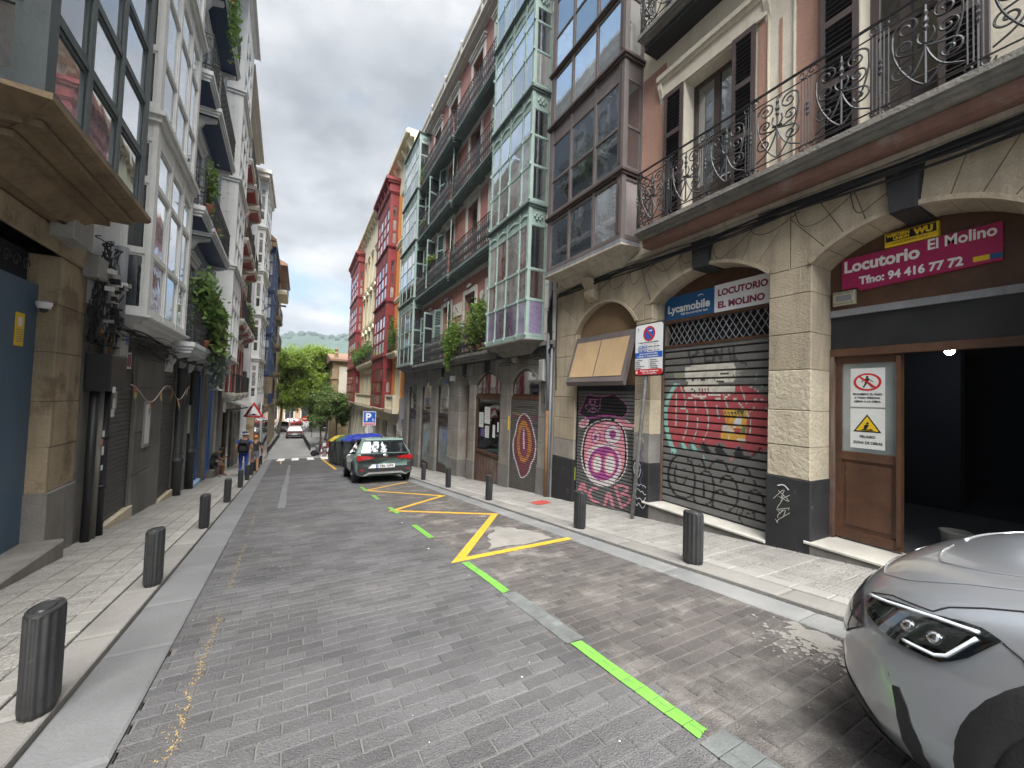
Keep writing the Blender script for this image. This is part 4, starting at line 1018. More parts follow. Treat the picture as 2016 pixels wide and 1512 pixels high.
F.build(MB().box(2.60, 2.615, -.01, .03, 2.9, 5.75).box(2.915, 2.93, -.01, .03, 2.9, 5.75).box(2.6, 2.93, -.01, .04, 5.75, 5.85), 'panel_moulding', 'cream_wall')
for a0, a1 in ((3.40, 4.22), (1.33, 1.93)):
    for z0, z1 in ((2.89, 5.25), (6.36, 8.7)):
        F.window(a0, a1, z0, z1, 'brown_dark', ['pane_dim', 'pane'], n=-.2, solid=.24, rows=(.55,))
        F.build(MB().box(a0-.46, a1+.46, -.01, .05, z1+.02, z1+.32).box(a0-.52, a1+.52, -.01, .12, z1+.32, z1+.40).box(a0-.48, a1+.48, -.01, .08, z1+.26, z1+.32).box(a0-.06, a0-.001, -.01, .035, z0, z1+.02).box(a1+.001, a1+.06, -.01, .035, z0, z1+.02), 'lintel', 'cream_wall')
        F.shutter(a1+.01, a1+.37, z0+.03, z1, 'brown_dark', n=.05, pitch=.062, slats=z0 < 4)
        F.shutter(a0-.33, a0-.01, z0+.03, z1, 'brown_dark', n=.05, pitch=.062, slats=z0 < 4)
        for a in (a0-.5, a1+.44): F.build(MB().xprism([(.01, z1+.26), (.1, z1+.26), (.09, z1+.18), (.04, z1+.05), (.01, z1-.05)], a, a+.07), 'bracket', 'cream_wall')
F.build(MB().box(-1.6, 4.80, -.01, .30, 2.623, 2.74), 'fascia', 'redbrown_band')
F.balcony(-1.6, 4.87, .46, 2.90, .15, 'concrete_old', 'scroll', .98)
F.build(MB().box(-1.6, 4.84, -.01, .32, 6.10, 6.2), 'fascia', 'box_black')
F.balcony(-1.6, 4.90, .44, 6.36, .16, 'concrete_old', 'scroll', .98)
# brown bay
F.corbel(5.18, 7.52, .44, 2.80, .30, 'moulding')
F.build(MB().box(5.13, 7.57, 0, .50, 2.80, 2.87), 'flashing', 'zinc')
z = 2.87
for k in range(3):
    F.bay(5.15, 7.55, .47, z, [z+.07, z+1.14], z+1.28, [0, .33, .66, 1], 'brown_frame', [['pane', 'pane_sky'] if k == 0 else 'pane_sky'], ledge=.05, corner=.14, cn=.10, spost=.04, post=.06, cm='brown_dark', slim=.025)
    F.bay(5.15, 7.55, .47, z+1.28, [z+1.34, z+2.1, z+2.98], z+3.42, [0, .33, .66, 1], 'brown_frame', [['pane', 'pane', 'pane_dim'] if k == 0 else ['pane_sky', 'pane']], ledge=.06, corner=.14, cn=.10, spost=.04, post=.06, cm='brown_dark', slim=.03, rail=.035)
    for nn, z0, z1 in ((.472, z+.12, z+1.05), (.472, z+1.4, z+3.25)):
        F.build(MB().prism([(5.20, z0), (5.255, z0), (5.255, z1-.1), (5.2275, z1), (5.20, z1-.1)][::-1], .47, .482), 'pilaster_panel', 'brown_dark')
    z += 3.42
F.build(MB().xprism([(0, 2.05), (.06, 2.05), (.16, 2.12), (.2, 2.22), (.15, 2.3), (.22, 2.38), (.3, 2.5), (0, 2.5)], 6.25, 6.5), 'scroll_bracket', 'stone_cream')
# ---- pig shutter bay
PX0, PY0, K = 1120, 760, 1
cv = Canvas(814, 1512, (.105, .107, .105))
PK, PKD, WH, PU, BK = (.70, .27, .33), (.62, .22, .30), (.66, .60, .60), (.36, .065, .27), (.012, .012, .014)
nz = np.random.rand(1512, 814).astype('f')*.02; cv.a += nz[..., None]
hat = [(185, 90), (320, 125), (470, 85), (560, 160), (615, 225), (612, 300), (560, 355), (400, 325), (190, 350), (110, 300)]
cv.line(hat, 26, (.38, .12, .30), closed=True); cv.poly(hat, BK)
cv.line([(200, 362), (330, 335), (480, 330)], 26, PU)
cv.poly([(200, 370), (430, 345), (455, 375), (350, 420), (205, 445)], BK)
cv.line([(205, 145), (325, 140), (318, 250), (250, 300), (170, 240), (165, 215), (205, 195)], 9, (.5, .16, .40), closed=True)
cv.ell(243, 178, 36, 36, (.5, .16, .40)); cv.ell(243, 178, 20, 20, BK)
for p in ((190, 290), (250, 300), (300, 280), (320, 215), (170, 220)): cv.line([(243, 225), p], 6, (.6, .35, .5))
face = [(205, 470), (290, 410), (400, 385), (500, 410), (570, 490), (597, 640), (603, 850), (580, 990), (500, 1085), (400, 1130), (310, 1110), (225, 1030), (165, 900), (150, 750), (165, 600)]
face = chaikin(face, 2, True)
cv.line(face, 44, WH, closed=True); cv.poly(face, PK); cv.line(face, 17, BK, closed=True)
for ear in ([(100, 430), (150, 360), (205, 370), (195, 430), (140, 470)], [(480, 370), (590, 375), (640, 425), (700, 440), (665, 500), (590, 480), (520, 420)]): cv.poly(ear, PK); cv.line(ear, 13, WH, closed=True, smooth=1)
cv.ell(370, 905, 188, 235, WH); cv.ell(368, 880, 162, 195, PU); cv.line([(190, 760), (250, 690), (370, 660), (470, 690), (540, 710)], 26, WH, smooth=2)
for cx, cy, rx, ry in ((296, 880, 56, 118), (430, 892, 66, 130)): cv.ell(cx, cy, rx, ry, PK); cv.ell(cx+4, cy+4, rx-16, ry-26, (.68, .66, .66))
for cx, cy, rx, ry in ((283, 575, 50, 82), (458, 560, 92, 116)): cv.ell(cx, cy, rx, ry, PU); cv.ell(cx, cy, rx-9, ry-10, PK if rx < 60 else WH); cv.ell(cx-2, cy, rx*.62, ry*.68, WH)
cv.ell(278, 575, 20, 28, PU); cv.ell(460, 550, 36, 50, PU); cv.line([(258, 448), (318, 512)], 14, WH); cv.line([(350, 470), (400, 420), (450, 400)], 12, WH); cv.ell(460, 385, 18, 18, BK)
for st in ([(112, 1195), (152, 1065), (188, 1195)], [(125, 1155), (178, 1155)], [(300, 1165), (250, 1150), (215, 1215), (250, 1285), (315, 1312)], [(385, 1350), (420, 1180), (472, 1375)], [(398, 1270), (455, 1275)],
           [(495, 1150), (535, 1300), (560, 1392)], [(495, 1150), (590, 1140), (640, 1195), (540, 1250)], [(540, 1250), (650, 1265), (650, 1340), (560, 1392)]): cv.line(st, 30, (.60, .22, .27), smooth=1)
for i in range(11): y = 535+i*42; cv.line([(640, y+20), (655+12*math.sin(i*2), y), (672, y+25), (640+8*math.cos(i), y+34)], 6, (.02, .02, .022))
PIG = cv
quad = [((6.93, .19), (95, 42)), ((5.22, .19), (718, 42)), ((6.93, -2.20), (85, 1265)), ((5.22, -2.03), (700, 1470))]
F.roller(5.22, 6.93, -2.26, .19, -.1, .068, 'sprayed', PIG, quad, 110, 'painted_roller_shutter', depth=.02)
F.build(MB().box(5.2, 6.95, -.14, -.05, .19, .30), 'shutter_header', 'box_black')
for a in (5.20, 6.93): F.build(MB().box(a, a+.035, -.1, -.055, -2.3, .19), 'guide_rail', 'box_black')
F.build(MB().box(6.935, 6.96, -.054, -.045, -1.78, -1.5), 'reflective_strip', 'fluo'); F.build(MB().box(5.205, 5.235, -.054, -.045, -1.98, -1.66), 'reflective_strip', 'fluo')
F.arch_fill(5.2, 6.95, .30, 1.45, 1.98, -.12, 'plywood_dark', 'board', t=.05)
b = MB().xprism([(-.05, 1.28), (.0, 1.33), (.27, .36), (.24, .28), (.2, .28)], 5.22, 6.93); fr1 = F.build(b, 'board_box', 'brown_frame')
def sl(t): return (.012+.245*t, 1.26-.86*t)
for a0, a1 in ((5.3, 6.06), (6.085, 6.85)):
    (n0, z0), (n1, z1) = sl(.06), sl(.93); q = MB(); q.quad((a0, n0+.012, z0), (a1, n0+.012, z0), (a1, n1+.012, z1), (a0, n1+.012, z1)); F.build(q, 'board', 'plywood', fr1)
# ---- big shutter
cv = Canvas(840, 1680, (.125, .123, .118)); cv.a += (np.random.rand(1680, 840)*.018).astype('f')[..., None]
def A(pts): return [(x/6.3*4, y/6.3*4) for x, y in pts]
def B(pts): return [(x/7.56*4, (220+y/7.56)*4) for x, y in pts]
RD, MT = (.36, .062, .072), (.22, .47, .41)
body = A([(190, 640), (90, 830), (66, 1000), (90, 1230), (150, 1420), (205, 1475), (280, 1345), (335, 1445), (405, 1355), (470, 1450), (545, 1370), (640, 1450), (740, 1370), (850, 1485), (955, 1420), (1080, 1530), (1200, 1500), (1400, 1380), (1400, 900), (1180, 780), (1080, 670), (960, 640), (700, 720), (480, 690), (260, 640)])
cv.poly(body, RD)
cv.line(A([(205, 640), (110, 820), (80, 1000), (95, 1200), (150, 1400), (195, 1500)]), 30, MT, smooth=1)
for l_ in ([(215, 740), (215, 960), (205, 1200)], [(245, 960), (310, 945), (350, 980), (345, 1200), (300, 1330)], [(470, 1080), (460, 1230), (420, 1340)], [(540, 830), (600, 1050), (590, 1240), (540, 1340)], [(780, 830), (820, 940)], [(690, 920), (700, 1000), (720, 1080)],
           [(960, 660), (1030, 890)], [(940, 880), (1040, 1000), (1090, 1130), (1070, 1280)], [(1100, 860), (1180, 830), (1260, 880)], [(1070, 1000), (1130, 940)], [(1200, 1000), (1260, 960)], [(980, 650), (1100, 690), (1210, 790)], [(250, 640), (330, 830), (310, 950)], [(435, 850), (450, 980)]): cv.line(A(l_), 9, (.36, .44, .42), smooth=1)
for l_ in ([(1150, 540), (1140, 590)], [(1110, 650), (1200, 660), (1210, 690)], [(1220, 560), (1260, 540)]): cv.line(A(l_), 9, MT)
for p in ([(600, 60), (650, -10), (740, 120), (775, 195), (690, 175)], [(790, 130), (865, 15), (940, 140), (1010, 195), (920, 195)], [(1065, 160), (1140, 55), (1210, 180), (1310, 215), (1230, 252), (1090, 240)]): cv.poly(B(p), BK)
cv.line(B([(1300, 215), (1380, 150), (1430, 80)]), 14, BK)
for p in ([(155, 0), (200, 0), (250, 130), (190, 130)], [(320, 0), (370, 10), (440, 120), (375, 130)], [(465, 10), (510, 20), (570, 140), (500, 145)]): cv.poly(B(p), MT)
cv.poly(B([(1020, 270), (1045, 215), (1075, 270)]), (.5, .14, .18)); cv.line(B([(190, 130), (190, 190)]), 6, MT); cv.line(B([(655, 190), (655, 270)]), 6, MT)
for l_, w_ in (([(430, 245), (340, 190), (230, 225), (160, 350), (145, 550), (180, 690), (260, 810), (380, 855), (480, 820)], 15), ([(265, 370), (235, 450), (250, 600), (310, 645), (380, 640), (410, 510)], 13), ([(430, 290), (490, 300), (470, 350)], 16),
               ([(490, 250), (540, 225), (620, 260), (660, 330), (672, 400)], 14), ([(500, 380), (530, 500), (530, 650), (500, 800), (530, 900), (600, 955), (720, 930), (760, 870)], 14), ([(600, 480), (660, 430), (730, 440), (780, 540), (800, 680), (780, 820)], 14), ([(655, 560), (655, 820)], 12),
               ([(735, 390), (770, 300), (850, 260), (930, 290), (980, 380), (1000, 460)], 15), ([(890, 590), (910, 520), (990, 490), (1070, 550), (1120, 680), (1130, 830), (1090, 950), (1000, 1030)], 15), ([(960, 770), (920, 730), (840, 720), (790, 780), (770, 900), (790, 990)], 16),
               ([(1040, 460), (1080, 380), (1170, 345), (1260, 400), (1300, 490)], 15), ([(1190, 620), (1210, 550)], 12), ([(1340, 560), (1380, 640)], 14), ([(1300, 720), (1350, 700), (1420, 740), (1470, 850), (1480, 950)], 16), ([(1280, 790), (1280, 850)], 12),
               ([(1100, 1050), (1160, 920), (1210, 1000), (1130, 1120), (1180, 1180)], 10), ([(1220, 1120), (1260, 1020), (1310, 1110), (1350, 950), (1350, 1120)], 10)): cv.line(B(l_), w_, (.010, .010, .010), 1., smooth=2)
for x, y in ((265, 370), (383, 400), (590, 350)): cv.ell(x/7.56*4, (220+y/7.56)*4, 7, 10, BK)
for l_ in ([(350, 200), (400, 390)], [(350, 205), (440, 190), (470, 240), (390, 290)], [(540, 180), (560, 370)], [(540, 190), (620, 180)], [(550, 270), (620, 260)], [(560, 370), (640, 350)], [(650, 350), (670, 190), (740, 330), (750, 190)], [(830, 200), (860, 370)], [(885, 190), (890, 330), (1030, 400)]): cv.line(A(l_), 20, (.02, .02, .02), .8)
OW = (.55, .52, .45)
cv.poly(A([(180, 480), (320, 470), (320, 560), (230, 590), (190, 540)]), (.30, .30, .20), .6); cv.poly(A([(900, 440), (1060, 450), (1050, 480), (960, 490), (980, 570), (900, 590)]), (.33, .33, .24), .6)
cv.poly(A([(315, 415), (500, 392), (520, 372), (530, 395), (880, 370), (905, 430), (905, 560), (895, 610), (690, 640), (900, 650), (900, 735), (700, 765), (520, 740), (330, 745), (300, 690), (360, 625), (312, 560)]), OW)
for l_ in ([(690, 525), (880, 500)], [(690, 610), (890, 600)], [(620, 720), (760, 715)], [(400, 700), (440, 735)], [(300, 690), (420, 690)]): cv.line(A(l_), 7, (.05, .05, .05))
for l_ in ([(395, 600), (410, 560), (440, 575), (405, 585), (455, 605)], [(475, 575), (470, 600)], [(490, 605), (520, 560), (550, 600)], [(500, 588), (550, 588)], [(570, 600), (590, 560), (620, 585), (640, 555), (665, 590)], [(690, 560), (692, 580)], [(820, 570), (822, 575)], [(850, 545), (860, 580)], [(880, 530), (885, 575)]): cv.line(A(l_), 5, BK)
cv.line(A([(510, 655), (665, 650)]), 11, RD); cv.line(A([(595, 655), (595, 690)]), 8, RD)
for x in (490, 520, 555, 590): cv.line(A([(x, 700), (x+8, 755)]), 8, (.2, .06, .07))
for l_ in ([(330, 830), (470, 790), (560, 800), (500, 830)], [(680, 830), (800, 815), (900, 740)], [(600, 780), (840, 770)], [(400, 770), (480, 760)], [(890, 830), (910, 840)]): cv.line(A(l_), 11, OW)
for i in range(9): cv.line(A([(400+i*52, 778), (415+i*52, 795)]), 5, (.6, .5, .5))
OR = (.55, .30, .045)
cv.poly(A([(765, 945), (1045, 970), (1030, 1290), (1020, 1390), (740, 1350), (752, 1200), (800, 1150)]), OR)
cv.line(A([(800, 975), (1000, 995)]), 5, (.05, .08, .03))
for i, (x, y) in enumerate([(790+k*38, 1015+k*3) for k in range(6)]+[(810+k*36, 1055+k*4) for k in range(5)]): cv.line(A([(x, y-15), (x+12, y+15)]), 8, (.04, .07, .03)); cv.line(A([(x-10, y-12), (x+16, y-14)]), 5, (.04, .07, .03))
cv.poly(A([(920, 1040), (985, 1060), (975, 1185), (880, 1195), (900, 1110)]), (.56, .56, .58)); cv.poly(A([(750, 1185), (800, 1150), (870, 1205), (910, 1290), (840, 1280), (752, 1230)]), (.55, .48, .40)); cv.poly(A([(930, 1320), (1020, 1330), (1020, 1390), (930, 1370)]), (.56, .55, .53))
cv.poly(A([(880, 1195), (980, 1200), (960, 1290), (915, 1290)]), RD); cv.poly(A([(990, 1180), (1032, 1190), (1022, 1270), (970, 1262)]), (.10, .17, .08)); cv.line(A([(800, 1100), (830, 1060), (820, 1130)]), 7, (.5, .08, .05)); cv.line(A([(840, 1300), (825, 1350)]), 9, OW)
quad = [((4.83, .99), (9.5*4, 22*4)), ((3.08, .99), (201*4, 5*4)), ((4.83, -1.72), (6*4, 337*4)), ((3.08, -1.72), (197*4, 393*4))]
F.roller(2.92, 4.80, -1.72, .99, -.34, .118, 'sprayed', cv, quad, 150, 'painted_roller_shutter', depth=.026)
for a in (4.80, 2.87): F.build(MB().box(a, a+.04, -.38, -.27, -1.74, 1.45), 'door_frame', 'wood_worn')
gr = MB()
for k in range(-4, 24):
    for d in (-1, 1):
        x0 = 2.9+k*.105; pts = [(x0, -.33, .99), (x0+d*.38*.62, -.33, 1.37)]
        if all(2.88 <= p[0] <= 4.82 for p in pts): gr.tube(pts, .007, 4)
F.build(gr, 'lattice_grille', 'galvanised'); F.build(MB().box(2.88, 4.82, -.48, -.44, .95, 1.45), 'transom_back', 'room_dark')
F.build(MB().box(2.88, 4.82, -.36, -.30, .95, .99).box(2.88, 4.82, -.36, -.29, 1.37, 1.43), 'frame_rail', 'wood_brown')
F.arch_fill(2.89, 4.83, 1.43, 1.72, 2.10, -.33, 'wood_brown', 'arch_board', t=.05)
s1 = F.build(MB().box(3.86, 4.79, -.33, -.29, 1.43, 1.83), 'shop_sign', 'sign_blue', label='blue sign board with white brand lettering')
F.text(s1, 'Lycamobile', .185, 'white_print', 4.74, 1.55, -.288, bold=.006, width=.80); F.text(s1, 'Call the world for less', .055, 'white_print', 4.47, 1.485, -.288, bold=.001, width=.5)
F.build(MB().tube([(4.10+.05*math.cos(t), -.287, 1.735+.03*math.sin(t)) for t in [PI*(.1+.8*i/8) for i in range(9)]], .006, 4), 'lettering', 'white_print', s1)
s2 = F.build(MB().box(2.93, 3.855, -.33, -.285, 1.42, 1.845), 'shop_sign', 'sign_white', label='white sign board with maroon lettering')
F.text(s2, 'LOCUTORIO', .135, 'sign_maroon', 3.80, 1.67, -.283, bold=.006, width=.74); F.text(s2, 'EL MOLINO', .135, 'sign_maroon', 3.80, 1.48, -.283, bold=.006, width=.70)
F.build(MB().cbox(2.90, 4.90, -.5, .0, G(5)-.05, -1.77, .01), 'door_sill', 'plinth_grey'); F.build(MB().cbox(2.895, 4.95, -.5, .035, -1.77, -1.735, .008), 'sill_slab', 'marble')
# ---- open door bay
F.arch_fill(.75, 2.40, 1.20, 1.72, 2.05, -.46, 'wood_brown', 'arch_board', t=.05)
s3 = F.build(MB().prism([(2.27, 1.44), (2.27, 1.805), (1.02, 1.82), (1.02, 1.45), (2.10, 1.40), (2.12, 1.44)], -.46, -.42), 'shop_sign', 'sign_magenta', label='magenta shop sign with white lettering')
F.text(s3, 'Locutorio', .19, 'white_print', 2.25, 1.64, -.418, bold=.007, width=.66); F.text(s3, 'El Molino', .155, 'white_print', 1.53, 1.70, -.418, bold=.004, width=.47)
F.text(s3, 'Tfno: 94 416 77 72', .125, 'white_print', 2.10, 1.47, -.418, bold=.005, width=.83)
for a0, a1, mm, q in ((1.21, 1.10, 'sign_yellow', 0), (1.10, 1.02, 'sign_blue', 0)): F.build(MB().box(a1+.002, a0-.002, -.42, -.416, 1.475, 1.525), 'sticker', mm, s3)
s4 = F.build(MB().cbox(1.44, 1.87, -.46, -.40, 1.825, 1.985, .012), 'shop_sign', 'sign_yellow', label='yellow and black money transfer sign')
F.build(MB().box(1.455, 1.855, -.40, -.397, 1.88, 1.97), 'panel', 'black_print', s4)
F.text(s4, 'WESTERN', .045, 'sign_yellow', 1.845, 1.93, -.394, bold=.003, width=.19); F.text(s4, 'UNION', .045, 'sign_yellow', 1.79, 1.888, -.394, bold=.003, width=.13); F.text(s4, 'WU', .085, 'sign_yellow', 1.62, 1.895, -.394, bold=.006, width=.15)
F.text(s4, 'ENVÍE DINERO AQUÍ', .024, 'black_print', 1.79, 1.845, -.394, width=.27)
s5 = F.build(MB().cbox(2.14, 2.36, -.47, -.41, 1.25, 1.42, .006), 'shop_sign', 'sign_cream', label='small cream alarm plate')
F.text(s5, 'CONECTADO', .036, 'black_print', 2.355, 1.385, -.407, width=.2); F.text(s5, 'PROSEGUR', .036, 'black_print', 2.355, 1.262, -.407, width=.2); F.build(MB().box(2.17, 2.33, -.41, -.407, 1.30, 1.37), 'emblem', 'sign_grey', s5)
F.build(MB().box(.75, 2.40, -.52, -.44, 1.12, 1.20), 'frame_rail', 'zinc'); F.build(MB().box(.75, 2.40, -.52, -.475, .72, 1.12), 'roller_housing', 'box_black')
F.build(MB().box(.75, 2.40, -.54, -.45, .63, .72), 'frame_rail', 'wood_brown')
F.build(MB().box(2.36, 2.40, -.56, -.44, -1.58, .63), 'door_frame', 'wood_worn')
dr = F.build(MB().box(1.75, 1.80, -.56, -.505, -1.56, .63).box(2.30, 2.36, -.56, -.505, -1.56, .63).box(1.80, 2.30, -.56, -.505, -1.56, -1.45).box(1.80, 2.30, -.56, -.505, .54, .63).box(1.80, 2.30, -.56, -.505, -.62, -.52).box(1.84, 2.26, -.55, -.515, -1.40, -.66).box(1.80, 2.30, -.55, -.525, -1.45, -.62).box(1.75, 1.79, -.505, -.47, -1.5, .6), 'wooden_door', 'wood_brown')
F.build(MB().box(1.80, 2.30, -.537, -.53, -.52, .54), 'pane', 'pane_frost', dr)
for z0, z1 in ((.02, .48), (-.47, 0.)): F.build(MB().box(1.90, 2.22, -.528, -.5265, z0, z1), 'notice', 'paper', dr)
n1_ = -.524
b = MB(); C0 = (2.06, .315); b.poly([(C0[0]+.13*math.cos(t), n1_, C0[1]+.105*math.sin(t)) for t in [2*PI*i/28 for i in range(28)]]); F.build(b, 'prohibition_ring', 'sign_red', dr)
b = MB(); b.poly([(C0[0]+.105*math.cos(t), n1_+.001, C0[1]+.083*math.sin(t)) for t in [2*PI*i/28 for i in range(28)]]); F.build(b, 'prohibition_disc', 'paper', dr)
b = MB(); y_ = n1_+.0025
b.poly([(C0[0]+.013*math.cos(t), y_, C0[1]+.06+.013*math.sin(t)) for t in [2*PI*i/10 for i in range(10)]])
def lim(p, q, w_): b.poly([(p[0]-w_, y_, p[1]), (p[0]+w_, y_, p[1]), (q[0]+w_, y_, q[1]), (q[0]-w_, y_, q[1])])
lim((C0[0], C0[1]+.045), (C0[0]+.005, C0[1]-.015), .017); lim((C0[0]-.005, C0[1]-.01), (C0[0]-.05, C0[1]-.065), .009); lim((C0[0]+.008, C0[1]-.01), (C0[0]+.035, C0[1]-.065), .009); lim((C0[0]-.01, C0[1]+.04), (C0[0]-.055, C0[1]), .007); lim((C0[0]+.01, C0[1]+.04), (C0[0]+.05, C0[1]+.005), .007)
F.build(b, 'walking_figure', 'black_print', dr)
F.build(MB().poly([(C0[0]+.085, y_+.001, C0[1]+.065), (C0[0]+.07, y_+.001, C0[1]+.075), (C0[0]-.085, y_+.001, C0[1]-.06), (C0[0]-.07, y_+.001, C0[1]-.075)]), 'prohibition_bar', 'sign_red', dr)
for i, (t_, w_) in enumerate((('PROHIBIDO EL PASO', .27), ('A TODA PERSONA', .24), ('AJENA A LA OBRA', .25))): F.text(dr, t_, .032, 'black_print', 2.06+w_/2, .16-i*.043, n1_, bold=.0012, width=w_)
F.build(MB().poly([(2.19, n1_, -.275), (1.93, n1_, -.275), (2.06, n1_, -.065)]), 'warning_triangle', 'black_print', dr)
F.build(MB().poly([(2.165, n1_+.001, -.26), (1.955, n1_+.001, -.26), (2.06, n1_+.001, -.09)]), 'warning_field', 'sign_yellow', dr)
b = MB(); b.poly([(2.12, n1_+.003, -.255), (2.0, n1_+.003, -.255), (2.02, n1_+.003, -.235), (2.06, n1_+.003, -.245), (2.09, n1_+.003, -.235)]); b.poly([(2.085, n1_+.0035, -.24), (2.065, n1_+.0035, -.24), (2.04, n1_+.0035, -.19), (2.075, n1_+.0035, -.185), (2.09, n1_+.0035, -.21)]); b.poly([(2.055+.013*math.cos(t), n1_+.003, -.172+.013*math.sin(t)) for t in [2*PI*i/10 for i in range(10)]]); F.build(b, 'digging_figure', 'black_print', dr)
F.text(dr, 'PELIGRO', .042, 'black_print', 2.13, -.345, n1_, bold=.0014, width=.145); F.text(dr, 'ZONA DE OBRAS', .042, 'black_print', 2.19, -.415, n1_, bold=.0014, width=.27)
F.build(MB().cbox(.3, 2.46, -.62, .01, -2, -1.62, .01), 'door_sill', 'plinth_grey'); F.build(MB().cbox(.3, 2.46, -.62, .03, -1.62, -1.585, .008), 'sill_slab', 'marble')
# dark room behind the open door, with one lamp lit
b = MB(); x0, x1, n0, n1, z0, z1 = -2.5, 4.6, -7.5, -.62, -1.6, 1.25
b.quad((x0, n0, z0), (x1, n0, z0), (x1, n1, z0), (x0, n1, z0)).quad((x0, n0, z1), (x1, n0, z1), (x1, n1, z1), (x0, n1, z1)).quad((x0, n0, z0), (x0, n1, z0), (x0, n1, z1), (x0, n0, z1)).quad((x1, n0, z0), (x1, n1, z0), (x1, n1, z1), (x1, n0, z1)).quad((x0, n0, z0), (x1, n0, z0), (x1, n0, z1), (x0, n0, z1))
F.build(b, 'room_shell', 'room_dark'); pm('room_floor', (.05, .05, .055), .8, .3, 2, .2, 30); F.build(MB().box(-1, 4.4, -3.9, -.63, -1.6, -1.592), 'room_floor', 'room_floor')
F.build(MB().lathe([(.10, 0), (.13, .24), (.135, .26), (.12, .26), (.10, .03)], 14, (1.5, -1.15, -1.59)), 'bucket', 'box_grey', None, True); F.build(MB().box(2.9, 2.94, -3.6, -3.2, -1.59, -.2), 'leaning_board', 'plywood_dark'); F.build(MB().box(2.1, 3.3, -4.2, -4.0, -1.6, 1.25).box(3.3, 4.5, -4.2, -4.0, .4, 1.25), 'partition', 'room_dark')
emitmat('lamp_glow', (.85, .93, 1.0), 14.0)
lm = F.build(MB().lathe([(.02, .12), (.03, .1), (.09, .04), (.1, .02), (.1, .0)], 12, (1.98, -3.0, .90)), 'ceiling_lamp', 'box_grey', None, True); F.build(MB().ball((1.98, -3.0, .885), .055, 10, 6), 'bulb', 'lamp_glow', lm); F.build(MB().tube([(1.98, -3, 1.25), (1.98, -3, 1.0)], .008, 4), 'cord', 'cable', lm)
# graffiti and scribbles on the pillars
for i, t_ in enumerate(('TE', 'VEN', 'DO', 'UN', 'AL', 'MA')): F.text(None, t_, .15, 'chalk', 5.12 if i != 1 else 5.15, .22-i*.19, .004, name='chalk_writing', bold=-.002, sx=.8)
def scrib(F, pts, w_, mat, n, name='scribble', parent=None):
    b = MB(); pts = chaikin(pts, 1, False)
    for p, q in zip(pts[:-1], pts[1:]):
        d = Vector((q[0]-p[0], q[1]-p[1])); d = d.normalized() if d.length else Vector((1, 0)); nx, nz_ = -d.y*w_, d.x*w_
        b.poly([(p[0]+nx, n, p[1]+nz_), (p[0]-nx, n, p[1]-nz_), (q[0]-nx, n, q[1]-nz_), (q[0]+nx, n, q[1]+nz_)])
    return F.build(b, name, mat, parent)
rs = random.Random(9)
cat = [(5.16, -1.20), (5.14, -1.08), (5.11, -1.15), (5.06, -1.15), (5.03, -1.08), (5.0, -1.20), (5.02, -1.32), (5.08, -1.36), (5.14, -1.31), (5.16, -1.20)]
scrib(F, cat, .006, 'white_print', .016); scrib(F, [(5.12, -1.22), (5.11, -1.24)], .008, 'white_print', .016); scrib(F, [(5.05, -1.22), (5.04, -1.24)], .008, 'white_print', .016)
for k in range(4): scrib(F, [(5.15-.28*i/7+rs.uniform(-.01, .01), -1.46-k*.12+rs.uniform(-.05, .05)) for i in range(8)], .005, 'white_print', .016)
scrib(F, [(4.98-.12*math.sin(i*1.9)*(.3+.1*(i % 3)), -.75-i*.07) for i in range(12)], .007, 'purple_tag', .018)
for k in range(7): scrib(F, [(2.7+rs.uniform(-.1, .1), -1.1-k*.05+rs.uniform(-.1, .1)) for i in range(4)], .003, 'chalk', .022)
scrib(F, [(2.75, -1.0), (2.68, -.97), (2.62, -1.03)], .006, 'white_print', .022)
# cables along the first-floor line
cables(F, -1.6, 7.7, 2.42, .10, 11, sag=.035, seed=4, spread=.05, r=.009); cables(F, -1.6, 3.2, 2.46, .14, 5, sag=.02, seed=8, spread=.035, r=.012)
for k in range(9):
    a = 6.4-k*.55; F.build(MB().tube(chaikin3([(a, .1, 2.40), (a-.05, .07, 2.28-.10*(k % 3)), (a-.25, .06, 2.24-.08*(k % 2)), (a-.6, .08, 2.38)]), .0045, 4), 'cable', 'cable')
F.build(MB().tube([(4.98, .1, 2.4), (5.0, .05, 2.2), (4.9, .04, 1.95), (4.86, .02, 1.8), (4.85, -.05, 1.78)], .007, 4), 'cable', 'cable')
F.build(MB().tube([(7.6, .1, 2.4), (7.62, .08, 1.2), (7.6, .06, .2)], .012, 4), 'cable', 'cable')

# ---------------------------------------------------- parking sign in front of the shop
sg = thing('parking_sign', 'white parking restriction sign with red and blue bands on a grey pole before the shutters', 'sign', (5.12, 4.97, gz(4.97)))
sg.rotation_euler = (0, 0, PI/2)
zb = gz(4.97); TZ = .42-zb; HP = .88
